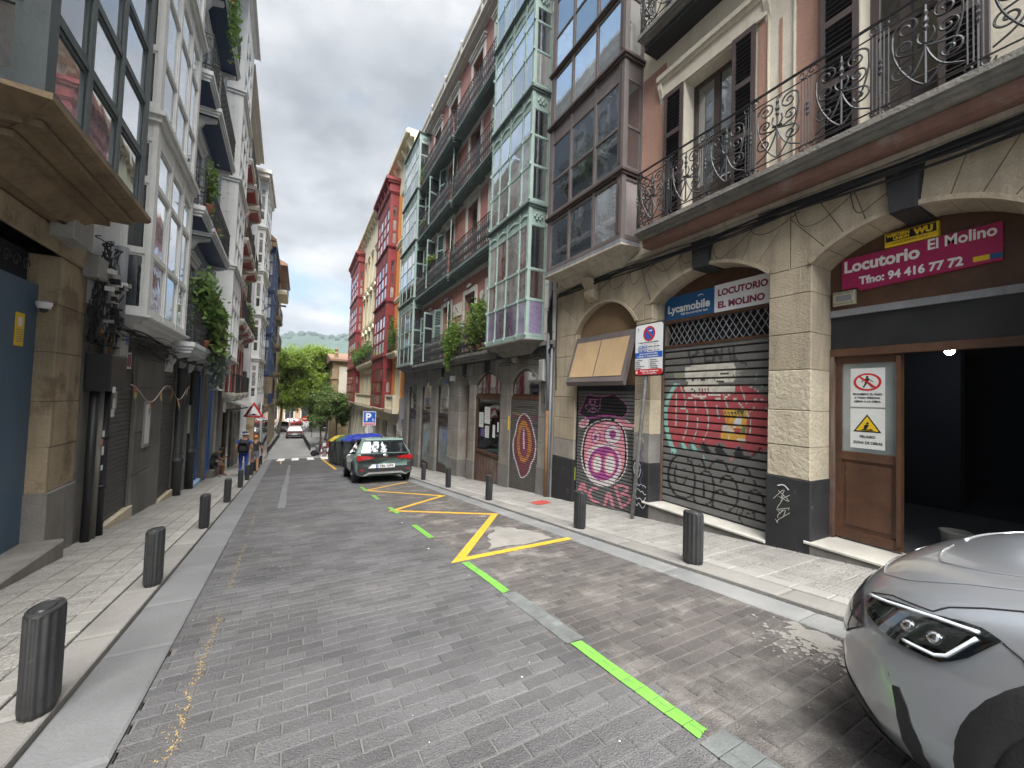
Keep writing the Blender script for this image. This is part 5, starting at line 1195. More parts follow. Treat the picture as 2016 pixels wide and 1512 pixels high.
# local: x along street (+y world), y = towards the road
MB().tube([(0, 0, 0), (-.31, .06, TZ+.1), (-.34, .07, TZ+HP-.05)], .032, 10).build('pole', 'galvanised', sg, True)
def rrect(x0, x1, z0, z1, r, k=5):
    p = []
    for cx, cz, a in ((x1-r, z1-r, 0), (x0+r, z1-r, PI/2), (x0+r, z0+r, PI), (x1-r, z0+r, 1.5*PI)):
        p += [(cx+r*math.cos(a+PI/2*i/k), cz+r*math.sin(a+PI/2*i/k)) for i in range(k+1)]
    return p
XL, XR_ = -.08, -.69; PY = .105
MB().prism(rrect(XR_, XL, TZ, TZ+HP, .06), PY-.03, PY).build('panel_edge', 'black_print', sg)
MB().prism(rrect(XR_+.018, XL-.018, TZ+.02, TZ+HP-.02, .05), PY, PY+.003).build('panel', 'sign_white', sg)
def disc(cx, cz, r, mat, y, name, rx=1.): MB().poly([(cx+r*rx*math.cos(t), y, cz+r*math.sin(t)) for t in [2*PI*i/32 for i in range(32)]]).build(name, mat, sg)
cx, cz = -.395, TZ+.70; disc(cx, cz, .125, 'sign_red', PY+.005, 'disc_rim'); disc(cx, cz, .095, 'sign_royal', PY+.006, 'disc_field')
MB().poly([(cx+.078, PY+.0075, cz+.058), (cx+.058, PY+.0075, cz+.078), (cx-.078, PY+.0075, cz-.058), (cx-.058, PY+.0075, cz-.078)]).build('disc_bar', 'sign_red', sg)
MB().box(cx-.06, cx+.0, PY+.008, PY+.009, cz+.035, cz+.055).build('painted_glint', 'white_print', sg)  # white bar painted on the disc as a glint
MB().box(XR_+.02, XL-.02, PY+.003, PY+.005, TZ+.30, TZ+.395).build('blue_band', 'sign_royal', sg); MB().prism(rrect(XR_+.02, XL-.02, TZ+.022, TZ+.115, .03), PY+.003, PY+.005).build('red_band', 'sign_red', sg)
def st(body, size, mat, x, z, w_, bold=.001): text(sg, body, size, mat, x, z, PY+.0065, bold=bold, width=w_)
st('Lunes-viernes laborables', .03, 'black_print', -.17, TZ+.55, .42); st('excepto de carga y descarga', .018, 'black_print', -.22, TZ+.52, .33, 0)
for z, t_ in ((TZ+.475, '08:00 - 14:00'), (TZ+.41, '15:30 - 19:30')):
    MB().box(-.36, -.17, PY+.003, PY+.0045, z-.01, z+.03).build('time_box', 'sign_royal', sg); st(t_, .028, 'white_print', -.18, z, .165); st('MÁX. 30 min.', .028, 'black_print', -.38, z, .24)
st('Sábados, domingos y festivos', .02, 'black_print', -.13, TZ+.447, .46, 0)
st('ZONA LANIR OTA CON', .032, 'white_print', -.19, TZ+.355, .38); st('CARGA Y DESCARGA', .032, 'white_print', -.15, TZ+.315, .44)
for i, t_ in enumerate(('1 vehículo', 'Bilgutx', 'reservado', 'furgoneta etc', 'servicios')): st(t_, .03, 'black_print', -.11, TZ+.255-i*.033, [.15, .1, .11, .2, .12][i])
for i, t_ in enumerate(('Vehículos', 'menos de 2', 'asientos', 'furgonetas', 'y camiones')): st(t_, .03, 'black_print', -.42, TZ+.255-i*.033, [.14, .17, .12, .16, .17][i])
MB().box(-.398, -.395, PY+.003, PY+.005, TZ+.13, TZ+.28).build('divider', 'sign_grey', sg)
st('4', .075, 'white_print', -.12, TZ+.04, .045, .004); st('Residentes emergencias', .032, 'white_print', -.22, TZ+.075, .38); st('Tfno. 112 urgencias', .026, 'white_print', -.26, TZ+.04, .30)
st('Bilbao', .018, 'black_print', -.13, TZ+.765, .06, 0); disc(-.16, TZ+.80, .013, 'sign_grey', PY+.005, 'emblem')
# ---------------------------------------------------- R2: pink house with mint miradors over a grey stone arcade
def foliage(F, parent, boxes, mat, name='foliage', size=.07, seed=1, droop=0.):
    """leaf blades spread through boxes (a0,a1,n0,n1,z0,z1,count)"""
    rr = random.Random(seed); b = MB()
    for a0, a1, n0, n1, z0, z1, cnt in boxes:
        for _ in range(cnt):
            u, v, w_ = rr.gauss(.5, .22), rr.gauss(.5, .22), rr.gauss(.5, .25)
            c = Vector((a0+(a1-a0)*u, n0+(n1-n0)*v, z0+(z1-z0)*w_)); l_ = size*rr.uniform(.5, 1.4); wd = l_*rr.uniform(.25, .45)
            d = Vector((rr.uniform(-1, 1), rr.uniform(-1, 1), rr.uniform(-.8, .9)-droop)).normalized(); s_ = d.cross(Vector((rr.uniform(-1, 1), rr.uniform(-1, 1), rr.uniform(-1, 1)))).normalized()
            b.poly([tuple(c-d*l_), tuple(c+s_*wd), tuple(c+d*l_), tuple(c-s_*wd)])
    return F.build(b, name, mat, parent) if F else b.build(name, mat, parent)
R2 = Frame('R', 'arcaded_house', 'pink house with mint green glazed bays above a grey stone arcade', 7.76, 23.2)
F = R2
piers = [(7.78, 8.44), (9.95, 10.6), (12.55, 13.1), (14.05, 15.3), (16.9, 17.75), (19.5, 20.3), (22.1, 23.18)]
opn = [(8.44, 9.95), (10.6, 12.55), (13.1, 14.05), (15.3, 16.9), (17.75, 19.5), (20.3, 22.1)]
ZS, ZC = .38, .78
for i, (a0, a1) in enumerate(piers):
    zb = G((a0+a1)/2)+.72
    F.build(MB().cbox(a0-.015, a1+.015, -.4, .02, G(a1)-.15, zb, .012), 'plinth', 'plinth_grey')
    F.blocks(a0, a1, zb, ZS, .62, 'stone_grey', t=.4)
mids = [7.78]+[(piers[i+1][0]+piers[i+1][1])/2 for i in range(len(opn)-1)]+[23.18]
for i, (a0, a1) in enumerate(opn):
    zs = ZS if (a1-a0) > 1 else .40; zc = ZC if (a1-a0) > 1 else .72
    F.arch(a0, a1, ZS, zc, mids[i], mids[i+1]-.003, 1.22, 7, 'stone_grey', t=.4, keymat='plinth_black' if i in (1, 2, 3) else None, keyproud=.05, rim='stone_grey')
F.build(MB().box(7.77, 23.19, -.4, .05, 1.223, 1.30).box(7.77, 23.19, -.4, .12, 1.30, 1.40), 'cornice', 'concrete_old')
F.build(MB().xprism([(0, .95), (.05, .95), (.14, 1.0), (.18, 1.08), (.12, 1.14), (.2, 1.22), (0, 1.22)], 9.45, 9.7), 'scroll_bracket', 'stone_grey')
# opening 1: oval graffiti on a narrow-slat shutter
cv = Canvas(669, 1512, (.10, .092, .082))
out_ = chaikin([(235, 540), (175, 630), (150, 790), (120, 900), (130, 1060), (165, 1150), (190, 1250), (215, 1320), (290, 1250), (315, 1130), (355, 1060), (370, 900), (345, 780), (310, 630)], 1, True)
cv.line(out_, 26, (.62, .58, .62), closed=True); cv.poly(out_, (.17, .045, .055))
cv.poly(chaikin([(235, 600), (180, 700), (155, 880), (170, 1030), (215, 1140), (270, 1120), (320, 1010), (330, 860), (300, 720)], 1, True), (.46, .20, .045))
cv.ell(240, 900, 48, 190, (.22, .05, .09)); cv.line([(235, 740), (240, 960)], 18, (.62, .55, .58)); cv.line([(215, 1060), (260, 1090)], 18, (.5, .18, .1))
for y in range(620, 1120, 62): cv.line([(165, y), (320, y+30)], 10, (.20, .06, .05), .6)
cv.ell(140, 590, 34, 26, (.15, .05, .07)); cv.ell(370, 590, 36, 30, (.15, .05, .07)); cv.line([(110, 550), (220, 570)], 20, (.4, .24, .1), .7); cv.line([(345, 690), (400, 700)], 30, (.03, .03, .03), .7)
for i in range(12): cv.line([(160+i*16, 465), (168+i*16, 478)], 9, (.02, .02, .02))
quad = [((9.93, -.06), (100, 385)), ((8.46, -.06), (410, 385)), ((9.93, -2.42), (80, 1375)), ((8.46, -2.33), (390, 1432))]
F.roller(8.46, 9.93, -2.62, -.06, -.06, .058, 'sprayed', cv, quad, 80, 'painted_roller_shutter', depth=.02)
F.build(MB().box(8.44, 9.95, -.14, -.03, -.06, .03), 'frame_rail', 'wood_brown')
w1 = F.arch_fill(8.44, 9.95, .03, ZS, ZC, -.08, 'wood_brown', 'fanlight', t=.04); F.arch_fill(8.44, 9.95, .03, ZS, ZC, -.065, 'pane_mirror', 'pane', w1, t=.012, inset=.06)
F.build(MB().box(9.97, 10.01, .005, .03, -.95, -.55), 'yellow_plate', 'sign_yellow')
# opening 2: shop window with notices
w2 = F.arch_fill(10.6, 12.55, .03, ZS, ZC, -.08, 'wood_brown', 'fanlight', t=.04); F.arch_fill(10.6, 12.55, .03, ZS, ZC, -.065, 'pane_mirror', 'pane', w2, t=.012, inset=.06)
sw = F.build(MB().box(10.6, 12.55, -.15, -.03, -.09, .03).box(10.6, 10.7, -.15, -.05, -2.95, -.09).box(12.4, 12.55, -.15, -.05, -2.95, -.09).box(10.7, 12.4, -.15, -.02, -1.88, -1.80), 'shop_window', 'wood_brown')
for i in range(9): F.build(MB().cbox(10.7+i*.189+.003, 10.7+(i+1)*.189-.003, -.12, -.06+.004*(i % 2), -2.95, -1.88, .004), 'plank', 'wood_worn', sw)
F.build(MB().box(10.7, 12.4, -.085, -.078, -1.80, -.09), 'pane', 'clear', sw)
b = MB(); x0, x1, n0, n1, z0, z1 = 10.62, 12.53, -1.6, -.21, -1.9, .02
b.quad((x0, n0, z0), (x1, n0, z0), (x1, n0, z1), (x0, n0, z1)).quad((x0, n0, z0), (x0, n1, z0), (x0, n1, z1), (x0, n0, z1)).quad((x1, n0, z0), (x1, n1, z0), (x1, n1, z1), (x1, n0, z1)).quad((x0, n0, z0), (x1, n0, z0), (x1, n1, z0), (x0, n1, z0)).quad((x0, n0, z1), (x1, n0, z1), (x1, n1, z1), (x0, n1, z1))
F.build(b, 'display_room', 'box_grey', sw); F.build(MB().box(10.8, 11.4, -.9, -.5, -1.85, -1.5).box(11.6, 12.1, -.8, -.4, -1.85, -1.72), 'display_goods', 'room_dark', sw); F.build(MB().box(11.2, 11.5, -1.55, -1.45, -1.7, -.4), 'display_goods', 'wood_brown', sw)
for a, z, w_, h, m_ in ((11.95, -1.05, .36, .5, 'paper'), (11.45, -.90, .42, .55, 'paper'), (11.5, -1.35, .3, .38, 'paper'), (11.05, -1.3, .18, .4, 'paper'), (10.8, -1.1, .1, .3, 'paper'), (11.85, -1.35, .3, .26, 'purple_tag')):
    pp = F.build(MB().box(a, a+w_, -.076, -.074, z, z+h), 'notice', m_, sw)
    if m_ == 'paper':
        for k in range(5): F.build(MB().box(a+.05, a+w_-.05-.05*(k % 2), -.074, -.073, z+h-.09-k*.075, z+h-.075-k*.075), 'print_line', 'sign_grey', sw) if w_ > .25 else None
# opening 3: tall panelled street door
dd = F.build(MB().box(13.1, 13.17, -.42, -.34, -3.2, .5).box(13.98, 14.05, -.42, -.34, -3.2, .5).box(13.17, 13.98, -.42, -.36, -.25, -.17).box(13.17, 13.98, -.42, -.37, -3.2, -2.55), 'street_door', 'wood_door')
F.build(MB().box(13.17, 13.98, -.43, -.39, -2.55, -.25), 'door_leaf', 'wood_door', dd)
for z0, z1 in ((-2.45, -2.05), (-1.98, -1.72), (-1.65, -1.5)): F.build(MB().cbox(13.27, 13.88, -.4, -.365, z0, z1, .02), 'door_panel', 'wood_door', dd)
F.build(MB().box(13.35, 13.8, -.392, -.385, -1.42, -.35), 'pane', 'pane_dim', dd); F.build(MB().box(13.2, 13.95, -.4, -.39, -.17, .55), 'pane', 'pane_dim', dd); F.build(MB().box(13.32, 13.42, -.385, -.375, -1.3, -1.1), 'plate', 'sign_white', dd)
# openings 4-6: tall glazed shopfronts
for k, (a0, a1) in enumerate(opn[3:]):
    sw = F.build(MB().box(a0, a0+.08, -.2, -.1, G(a1)-.1, ZS).box(a1-.08, a1, -.2, -.1, G(a1)-.1, ZS).box(a0+.08, a1-.08, -.2, -.1, -.95, -.85).box(a0+.08, a1-.08, -.2, -.1, -1.35, -1.25).box(a0+.08, a1-.08, -.2, -.1, G(a1)-.1, G(a0)+.3), 'shopfront', 'brown_dark')
    F.arch_fill(a0, a1, -.85, ZS, ZC, -.13, 'pane_mirror', 'pane', sw, t=.012, inset=.05)
    for j in range(4): F.build(MB().box(a0+.12+j*(a1-a0-.24)/4+.02, a0+.12+(j+1)*(a1-a0-.24)/4-.02, -.17, -.12, -1.22, -.98), 'vent_panel', 'brown_dark', sw)
    F.build(MB().box(a0+.08, a1-.08, -.16, -.15, G(a0)+.3, -1.35), 'pane', 'pane_frost', sw)
    if k == 1: F.build(MB().tube([(a0+.25, -.2, -2.6), (a0+.25, -.13, -2.5), (a0+.25, -.13, -1.8), (a0+.25, -.2, -1.7)], .015, 5), 'handle', 'iron_black', sw)
F.build(MB().lathe([(.0, 0), (.13, 0), (.13, .06), (.1, .07), (.0, .07)], 14, (0, 0, 0)), 'x', 'box_grey') if False else None
F.build(MB().tube([(22.5, .0, .35), (22.5, .12, .35)], .13, 12), 'wall_lamp', 'box_grey'); F.build(MB().box(14.6, 14.75, 0, .18, .55, .75), 'wall_lamp', 'sign_white')
F.build(MB().box(22.9, 23.1, .0, .25, -1.5, -.3), 'junction_box', 'sign_grey')
# upper facade
FL = [1.42, 4.78, 7.75, 10.4, 13.0]
wins = [11.3, 13.35, 15.95, 18.2]; ops = []
for k in range(4):
    for c in wins: ops.append((c-.5, c+.5, FL[k]+.02, FL[k]+2.35))
F.wall(7.77, 23.19, 1.403, 13.4, ops, 'pink_wall', .35, name='upper_wall')
F.build(MB().box(7.77, 8.25, -.01, .03, 1.41, 13.4), 'quoin', 'trim_white')
for j in range(18): F.build(MB().box(7.775, 8.24, .03, .034, 1.6+j*.62, 1.615+j*.62), 'joint', 'sign_grey')
for k in range(4):
    f = FL[k]
    if k: F.build(MB().box(8.26, 19.6, -.01, .05, f-.42, f-.14), 'floor_band', 'trim_white')
    else:
        for a0, a1 in ((11.97, 12.62), (14.0, 15.3), (16.6, 17.55), (10.65, 10.62)):
            if a1 > a0: F.build(MB().box(a0, a1, -.01, .06, f+1.35, f+1.43).box(a0, a1, -.01, .04, f+1.22, f+1.30).box(a0+.2, a1-.2, -.01, .03, f+1.7, f+2.2), 'moulding', 'trim_white')
    for i, c in enumerate(wins):
        o = F.window(c-.5, c+.5, f+.02, f+2.35, 'mint_slab', ['pane_dim', 'pane'], n=-.2, surround='trim_white', sw=.17, solid=.2, rows=(.6,), head=1 if k else 0)
        F.build(MB().prism([(c-.25, f+2.62), (c-.1, f+2.56), (c+.1, f+2.56), (c+.25, f+2.62), (c+.12, f+2.68), (c-.12, f+2.68)][::-1], .04, .09), 'garland', 'trim_white', o)
        if i >= 2 and k < 3:
            F.shutter(c-.5, c-1.0, f+.05, f+2.33, 'mint_frame', n=.05, slats=False, pitch=.07, ang=RAD(70 if i == 3 else 25), hinge=c-.5)
            F.shutter(c+.5, c+1.0, f+.05, f+2.33, 'mint_frame', n=.05, slats=False, pitch=.07, ang=RAD(20), hinge=c+.5)
    F.balcony(10.72, 14.62, .42, f, .26, 'mint_slab' if k else 'concrete_old', 'cast', 1.0, under='mint_slab' if k else None)
    F.balcony(14.68, 19.55, .5, f-.02, .26, 'mint_slab' if k else 'concrete_old', 'cast', 1.0, under='mint_slab' if k else None)
# miradors
for ai, (a0, a1, cols) in enumerate(((8.28, 10.62, [0, .2, .5, .76, 1]), (19.62, 22.85, [0, .2, .5, .8, 1]))):
    F.corbel(a0, a1, .55, 1.45, .32, 'concrete_old', ov=.08)
    z = 1.46
    for k in range(4):
        zt = FL[k+1]+.08 if k < 3 else 13.4; H_ = zt-z
        pn = [['pane_lilac'], ['pane_plum', 'pane_plum', 'pane_curtain'], ['pane_plum', 'pane_curtain']] if (k == 0 and ai == 0) else [['pane_curtain', 'pane'], ['pane_sky', 'pane_sky', 'pane_curtain'], ['pane_sky']]
        ps = [['lavender'], ['pane_plum'], ['pane_dim']] if (k == 0 and ai == 0) else [['pane_curtain', 'pane'], ['pane'], ['pane_dim', 'pane']]
        o = F.bay(a0, a1, .55, z, [z+.1, z+.98, z+1.75, z+H_-.52], zt, cols, 'mint_frame', pn, ledge=.06, corner=.085, post=.05, cm='mint_slab', pm_side=ps, slim=.022, rail=.045)
        for i in range(len(cols)-1): # cast-iron garlands in the frieze
            c = a0+(a1-a0)*(cols[i]+cols[i+1])/2; w_ = (a1-a0)*(cols[i+1]-cols[i])*.36; g = MB(); zz = z+H_-.31
            for t in [q/6*2-1 for q in range(7)]: g.ball((c+t*w_, .545, zz+.05*(1-t*t)-.03), .045*(1-.35*abs(t)), 6, 4, (1.2, .5, 1))
            F.build(g, 'garland', 'mint_frame', o)
        g = MB(); g.ball((a0-.0, .27, z+H_-.3), .05, 6, 4, (.5, 1, 1))
        for t in range(6): g.ball((a0-.0, .27+.1*math.cos(t*PI/3), z+H_-.3+.075*math.sin(t*PI/3)), .042, 6, 4, (.5, 1, 1))
        F.build(g, 'rosette', 'mint_frame', o)
        for zz in (z+.98, z+1.75, z+.1):
            for c in cols: F.build(MB().box(a0+(a1-a0)*c-.025, a0+(a1-a0)*c+.025, .54, .585, zz-.03, zz+.05), 'stud', 'mint_frame', o) if ai == 0 else None
        z = zt
F.build(MB().box(7.77, 23.19, -.4, .20, 13.4, 13.52).box(7.77, 23.19, -.4, .32, 13.52, 13.62).box(7.77, 23.19, -.4, .26, 13.62, 13.72), 'eaves_cornice', 'trim_white')
F.wall(7.77, 23.19, 13.722, 15.2, [(9.4+i*2.2, 10.3+i*2.2, 13.9, 14.9) for i in range(6)], 'cream_wall', .3, n=-.3, name='attic_wall')
for i in range(6):
    o = F.window(9.4+i*2.2, 10.3+i*2.2, 13.9, 14.9, 'trim_white', 'pane', n=-.45, rows=())
    F.build(MB().box(9.2+i*2.2, 9.36+i*2.2, -.31, -.16, 13.75, 15.3).ball((9.28+i*2.2, -.24, 15.4), .12, 8, 5), 'pier', 'trim_white')
F.build(MB().box(7.77, 23.19, -.7, -.15, 15.2, 15.3), 'coping', 'trim_white')
F.build(MB().box(12.3, 13.0, -1.4, -.5, 15.3, 16.6), 'chimney', 'terracotta')
# pipes, meters and cables on the right end
pipe(F, [(7.92, .08, 13), (7.92, .08, 2.2), (7.92, .1, 1.3), (7.9, .07, -.3)], .05, 'pipe_grey'); pipe(F, [(7.9, .07, -.3), (7.9, .07, -2.4)], .05, 'pipe_rust'); pipe(F, [(7.82, .06, 1.2), (7.82, .06, -2.4)], .03, 'pipe_grey')
F.build(MB().cbox(8.06, 8.28, 0, .14, .42, .95, .02), 'meter_box', 'box_grey'); F.build(MB().tube([(8.17, .08, .42), (8.2, .1, .2), (8.12, .1, -.1), (8.05, .08, -.15), (8.12, .08, .3)], .018, 5), 'cable', 'cable')
cables(F, 7.8, 19, 1.16, .08, 12, seed=21, sag=.03, spread=.04, r=.011); cables(F, 7.8, 10.6, .95, .06, 4, seed=22, sag=.08, spread=.05)
for k in range(7): F.build(MB().tube([(7.80+.02*(k % 3), .1+.02*k, 2.6-.1*k), (7.84, .08+.02*k, 1.9), (7.8+.03*k, .08, 1.3), (7.95+.2*k, .1, 1.12)], .012, 4), 'cable', 'cable')
# plants on the first-floor balconies
def planter(name, label, F, a, n, z, boxes, mat, size, seed, pot='terracotta', droop=0., pots=((0, 0),)):
    x, y, zz = F.world(a, n, z); t = thing(name, label, 'plant', (x, y, zz), (0, 0, F.root.rotation_euler[2]))
    for da, dn in pots: MB().lathe([(.09, 0), (.13, .2), (.14, .22), (.12, .22), (.11, .19), (.02, .19)], 12, (F.sg*da, dn, 0)).build('pot', pot, t, True)
    foliage(None, t, [(F.sg*b_[0], F.sg*b_[1], *b_[2:]) for b_ in boxes], mat, 'foliage', size, seed, droop)
    return t
planter('balcony_plant', 'lush bright green shrub spilling over the first-floor railing beside the mint bay', F, 11.6, .3, 1.44, [(-.9, .9, -.25, .4, .3, 1.5, 1700), (-.6, .4, 0, .3, 1., 1.6, 400)], 'leaf_bright', .075, 3, pots=((0, 0), (-.4, 0), (.5, 0)))
planter('balcony_plant', 'yellow green trailing plant hanging down the corner of the first-floor balcony', F, 14.1, .38, 1.44, [(-1.2, .6, -.15, .3, .1, 1.3, 1500), (-.2, .45, 0, .2, -.45, .7, 420)], 'leaf_bright', .07, 4, droop=.7, pots=((0, -.1), (-.5, -.1)))
t = planter('potted_palm', 'spiky yucca in a pot on the second-floor balcony', F, 17.2, .35, 4.78, [], 'leaf_plant', .1, 5)
MB().tube([(0, 0, .15), (.02, 0, 1.0), (0, 0, 1.35)], .03, 6).build('stem', 'wood_worn', t)
rr = random.Random(3); b = MB()
for i in range(70):
    az_, el = rr.uniform(0, 2*PI), rr.uniform(-.4, 1.3); L_ = rr.uniform(.35, .55); d = Vector((math.cos(az_)*math.cos(el), math.sin(az_)*math.cos(el), math.sin(el))); s_ = d.cross(Vector((0, 0, 1))).normalized()*.016; c = Vector((0, 0, 1.25)); m_ = c+d*L_*.6; e_ = c+d*L_-Vector((0, 0, .1)); b.poly([tuple(c-s_), tuple(m_-s_), tuple(e_), tuple(m_+s_), tuple(c+s_)])
b.build('leaves', 'leaf_bright', t)
planter('potted_plant', 'small leafy pot plant on the third-floor balcony of the pink house', F, 18.3, .35, 7.75, [(-.3, .3, -.1, .2, .2, .7, 160)], 'leaf_plant', .06, 6)
planter('potted_plant', 'leafy vine on the railing of the top balcony beside the far mint bay', F, 19.1, .42, 10.4, [(-.4, .3, -.1, .15, -.1, 1.0, 260)], 'leaf_plant', .06, 7)

# ---------------------------------------------------- R3: ivory and orange house with oxblood bays
R3 = Frame('R', 'oxblood_bay_house', 'ivory and orange house with two tall dark red glazed bays', 23.2, 51)
F = R3; FL3 = [-1.05, 2.5, 6.2, 9.9, 13.6]
ops = []
cs = [24.9]+[33.4, 35.4, 37.5, 39.6, 41.6]
for k in range(4):
    for c in cs: ops.append((c-.5, c+.5, FL3[k]+.25, FL3[k]+2.7))
F.wall(23.21, 51, -1.2, 15.4, ops, 'ivory_wall', .35, name='upper_wall')
for a0, a1 in ((23.25, 24.2), (25.6, 26.75), (34.05, 34.75), (40.2, 40.9), (42.3, 42.9)):
    for k in range(4): F.build(MB().box(a0, a1, -.01, .012, FL3[k]+.1, FL3[k]+3.35), 'colour_strip', 'orange_wall')
for k in range(4):
    f = FL3[k]; F.build(MB().box(23.21, 51, -.01, .1, f-.12, f+.02).box(23.21, 51, -.01, .06, f-.25, f-.12), 'floor_band', 'ivory_wall')
    for c in cs:
        o = F.window(c-.5, c+.5, f+.25, f+2.7, 'trim_white', ['pane', 'pane_curtain', 'pane_dim'], n=-.2, surround='ivory_wall', sw=.18, head=1, rows=(.65,))
        if k in (1, 2) and c > 30:
            F.build(MB().prism([(c-.75, f+2.98), (c+.75, f+2.98), (c, f+3.45)], .03, .16), 'pediment', 'ivory_wall', o)
F.build(MB().box(23.21, 51, -.4, .25, 15.4, 15.55).box(23.21, 51, -.4, .5, 15.55, 15.75).box(23.21, 51, -.4, .42, 15.75, 15.85), 'eaves_cornice', 'ivory_wall')
for i in range(22): a = 23.8+i*1.22; F.build(MB().xprism([(0, 14.85), (.08, 14.85), (.2, 15.1), (.34, 15.3), (.36, 15.4), (0, 15.4)], a-.1, a+.1), 'bracket', 'ivory_wall')
for bi, (a0, a1) in enumerate(((26.8, 31.6), (43.0, 49.6))):
    z = -1.05; F.corbel(a0, a1, .58, -1.05, .3, 'ivory_wall')
    for k in range(4):
        zt = FL3[k+1]; H_ = zt-z
        F.bay(a0, a1, .58, z, [z+.12, z+1.0, z+1.85, z+2.75], zt, [0, .25, .5, .75, 1], 'oxblood_frame', [['pane_curtain', 'pane_sky'], ['pane', 'pane_sky', 'pane_curtain'], ['pane', 'pane_sky']], ledge=.1, corner=.2, post=.1, slim=.035, rail=.09, ledge_h=.16)
        z = zt
    F.build(MB().box(a0-.1, a1+.1, 0, .68, 13.6, 14.1).box(a0-.2, a1+.2, 0, .8, 14.1, 14.25).box(a0-.28, a1+.28, 0, .95, 14.25, 14.45), 'bay_cornice', 'oxblood_frame')
    for i in range(5): a = a0+.2+(a1-a0-.4)*i/4; F.build(MB().xprism([(.6, 13.65), (.72, 13.7), (.78, 13.95), (.88, 14.1), (.6, 14.1)], a-.09, a+.09), 'bracket', 'oxblood_frame')
# balustrades and iron balconies
def balustrade(F, a0, a1, dep, z, mat):
    b = MB().box(a0, a1, 0, dep, z-.25, z).box(a0, a1, dep-.2, dep, z+.75, z+.88).box(a0, a0+.3, dep-.2, dep, z, z+.75).box(a1-.3, a1, dep-.2, dep, z, z+.75).box(a0, a0+.2, 0, dep-.2, z, z+.88)
    o = F.build(b, 'stone_balcony', mat); n_ = int((a1-a0-.6)/.22)
    for i in range(n_): F.build(MB().lathe([(.05, 0), (.05, .06), (.035, .1), (.075, .3), (.04, .55), (.055, .68), (.055, .75)], 8, (a0+.3+(a1-a0-.6)*(i+.5)/n_, dep-.1, z)), 'baluster', mat, o, True)
balustrade(F, 24.0, 26.55, .45, -1.0, 'ivory_wall'); balustrade(F, 32.2, 42.4, .45, -1.0, 'ivory_wall')
F.balcony(23.9, 26.5, .5, 2.55, .3, 'ivory_wall', 'lattice', 1.0); F.balcony(32.2, 42.4, .5, 2.55, .35, 'ivory_wall', 'lattice', 1.0, brackets=7)
planter('balcony_plant', 'dense dark shrub on the small balcony between the mint and red bays', F, 25.0, .4, 2.55, [(-1.0, 1.0, -.2, .3, .1, 1.6, 800), (-.5, .5, 0, .2, 1., 2.2, 150)], 'leaf_plant', .085, 11, pots=((0, 0), (.6, 0)))
planter('balcony_plant', 'long row of olive and rust tinted plants on the balcony between the two red bays', F, 37.5, .4, 2.55, [(-5, 5, -.2, .45, .5, 1.6, 1500), (3.5, 6.0, -.1, .5, .2, 1.5, 400)], 'leaf_plant', .12, 12, pots=((0, 0), (-2, 0), (2, 0), (3.5, 0)))
# ground floor
gop = [(24.6, 25.9, -4.6, -2.0), (27.6, 29.2, -4.9, -1.9), (30.6, 32.2, -5.2, -1.9), (33.6, 35.0, -5.4, -1.8), (36.4, 37.8, -5.8, -1.8), (39.4, 41, -5.9, -1.8), (42.6, 44, -6, -1.8), (45.6, 47, -6.1, -1.8), (48.2, 49.8, -6.1, -1.8)]
F.wall(23.21, 51, -6.6, -1.2, gop, 'trim_white', .35, name='ground_floor_wall')
for a0, a1, z0, z1 in gop:
    o = F.window(a0, a1, max(z0, G(a0)+.05), z1, 'wood_brown', ['pane', 'pane_dim'], n=-.22, rows=(.75,), surround='ivory_wall', sw=.14); 
for i in range(5):
    F.build(MB().box(25.95, 27.5, -.01, .04, -4.3+i*.45, -4.05+i*.45), 'rustication', 'trim_white'); F.build(MB().box(23.3, 24.5, -.01, .04, -4.3+i*.45, -4.05+i*.45), 'rustication', 'trim_white')
F.build(MB().box(23.21, 51, -6, -.36, -6.5, 15.4), 'rear_mass', 'ivory_wall'); R2_b = R2.build(MB().box(7.77, 23.19, -6, -2.2, -5, 15.1), 'rear_mass', 'cream_wall'); R1.build(MB().box(-1.6, 7.74, -8.2, -7.6, -3, 13).box(-1.6, 7.74, -7.6, -.36, 12.5, 13), 'rear_mass', 'cream_wall')
# =================================================================== LEFT SIDE
# ---------------------------------------------------- L1: dark green bay over a blue door
L1 = Frame('L', 'stone_house', 'tan stone house with blue street door and dark green bay on an ochre corbel', .5, 8.25)
F = L1
F.wall(.5, 8.24, -3, 2.2, [(4.4, 7.44, -3, 1.65), (7.44, 8.24, -3, 1.65)], 'stone_tan', .4, name='wall')
F.build(MB().cbox(7.42, 8.25, -.4, .02, G(8.3)-.15, -1.45, .015), 'plinth', 'plinth_grey')
F.blocks(7.44, 8.23, -1.45, 1.65, .62, 'stone_tan', t=.4)
F.build(MB().cbox(4.2, 7.46, -.3, .2, -2.9, -2.06, .02), 'door_step', 'plinth_grey')
dr = F.build(MB().box(4.4, 7.44, -.26, -.19, -2.1, 1.24), 'street_door', 'blue_door')
for i in range(3): F.build(MB().box(4.5+i*.98, 4.505+i*.98, -.19, -.186, -2.0, 1.2), 'seam', 'iron_black', dr)
F.build(MB().box(6.28, 6.52, -.19, -.15, -.9, .1), 'pull_plate', 'box_black', dr)
F.build(MB().box(4.4, 7.44, -.36, -.3, 1.24, 1.65), 'transom_back', 'room_dark'); g = MB()
for i in range(14):
    a = 4.6+i*.2; g.tube([(p[0]+a, -.22, p[2]+1.44) for p in spiral((0, 0), .09, 1.2, 0)], .008, 4)
F.build(g, 'transom_grille', 'iron_black')
ys_ = F.build(MB().box(6.98, 7.16, -.188, -.18, .42, .82), 'warning_notice', 'sign_yellow', dr, label='yellow camera warning notice'); F.build(MB().box(7.03, 7.11, -.18, -.178, .66, .77), 'camera_symbol', 'paper', ys_)
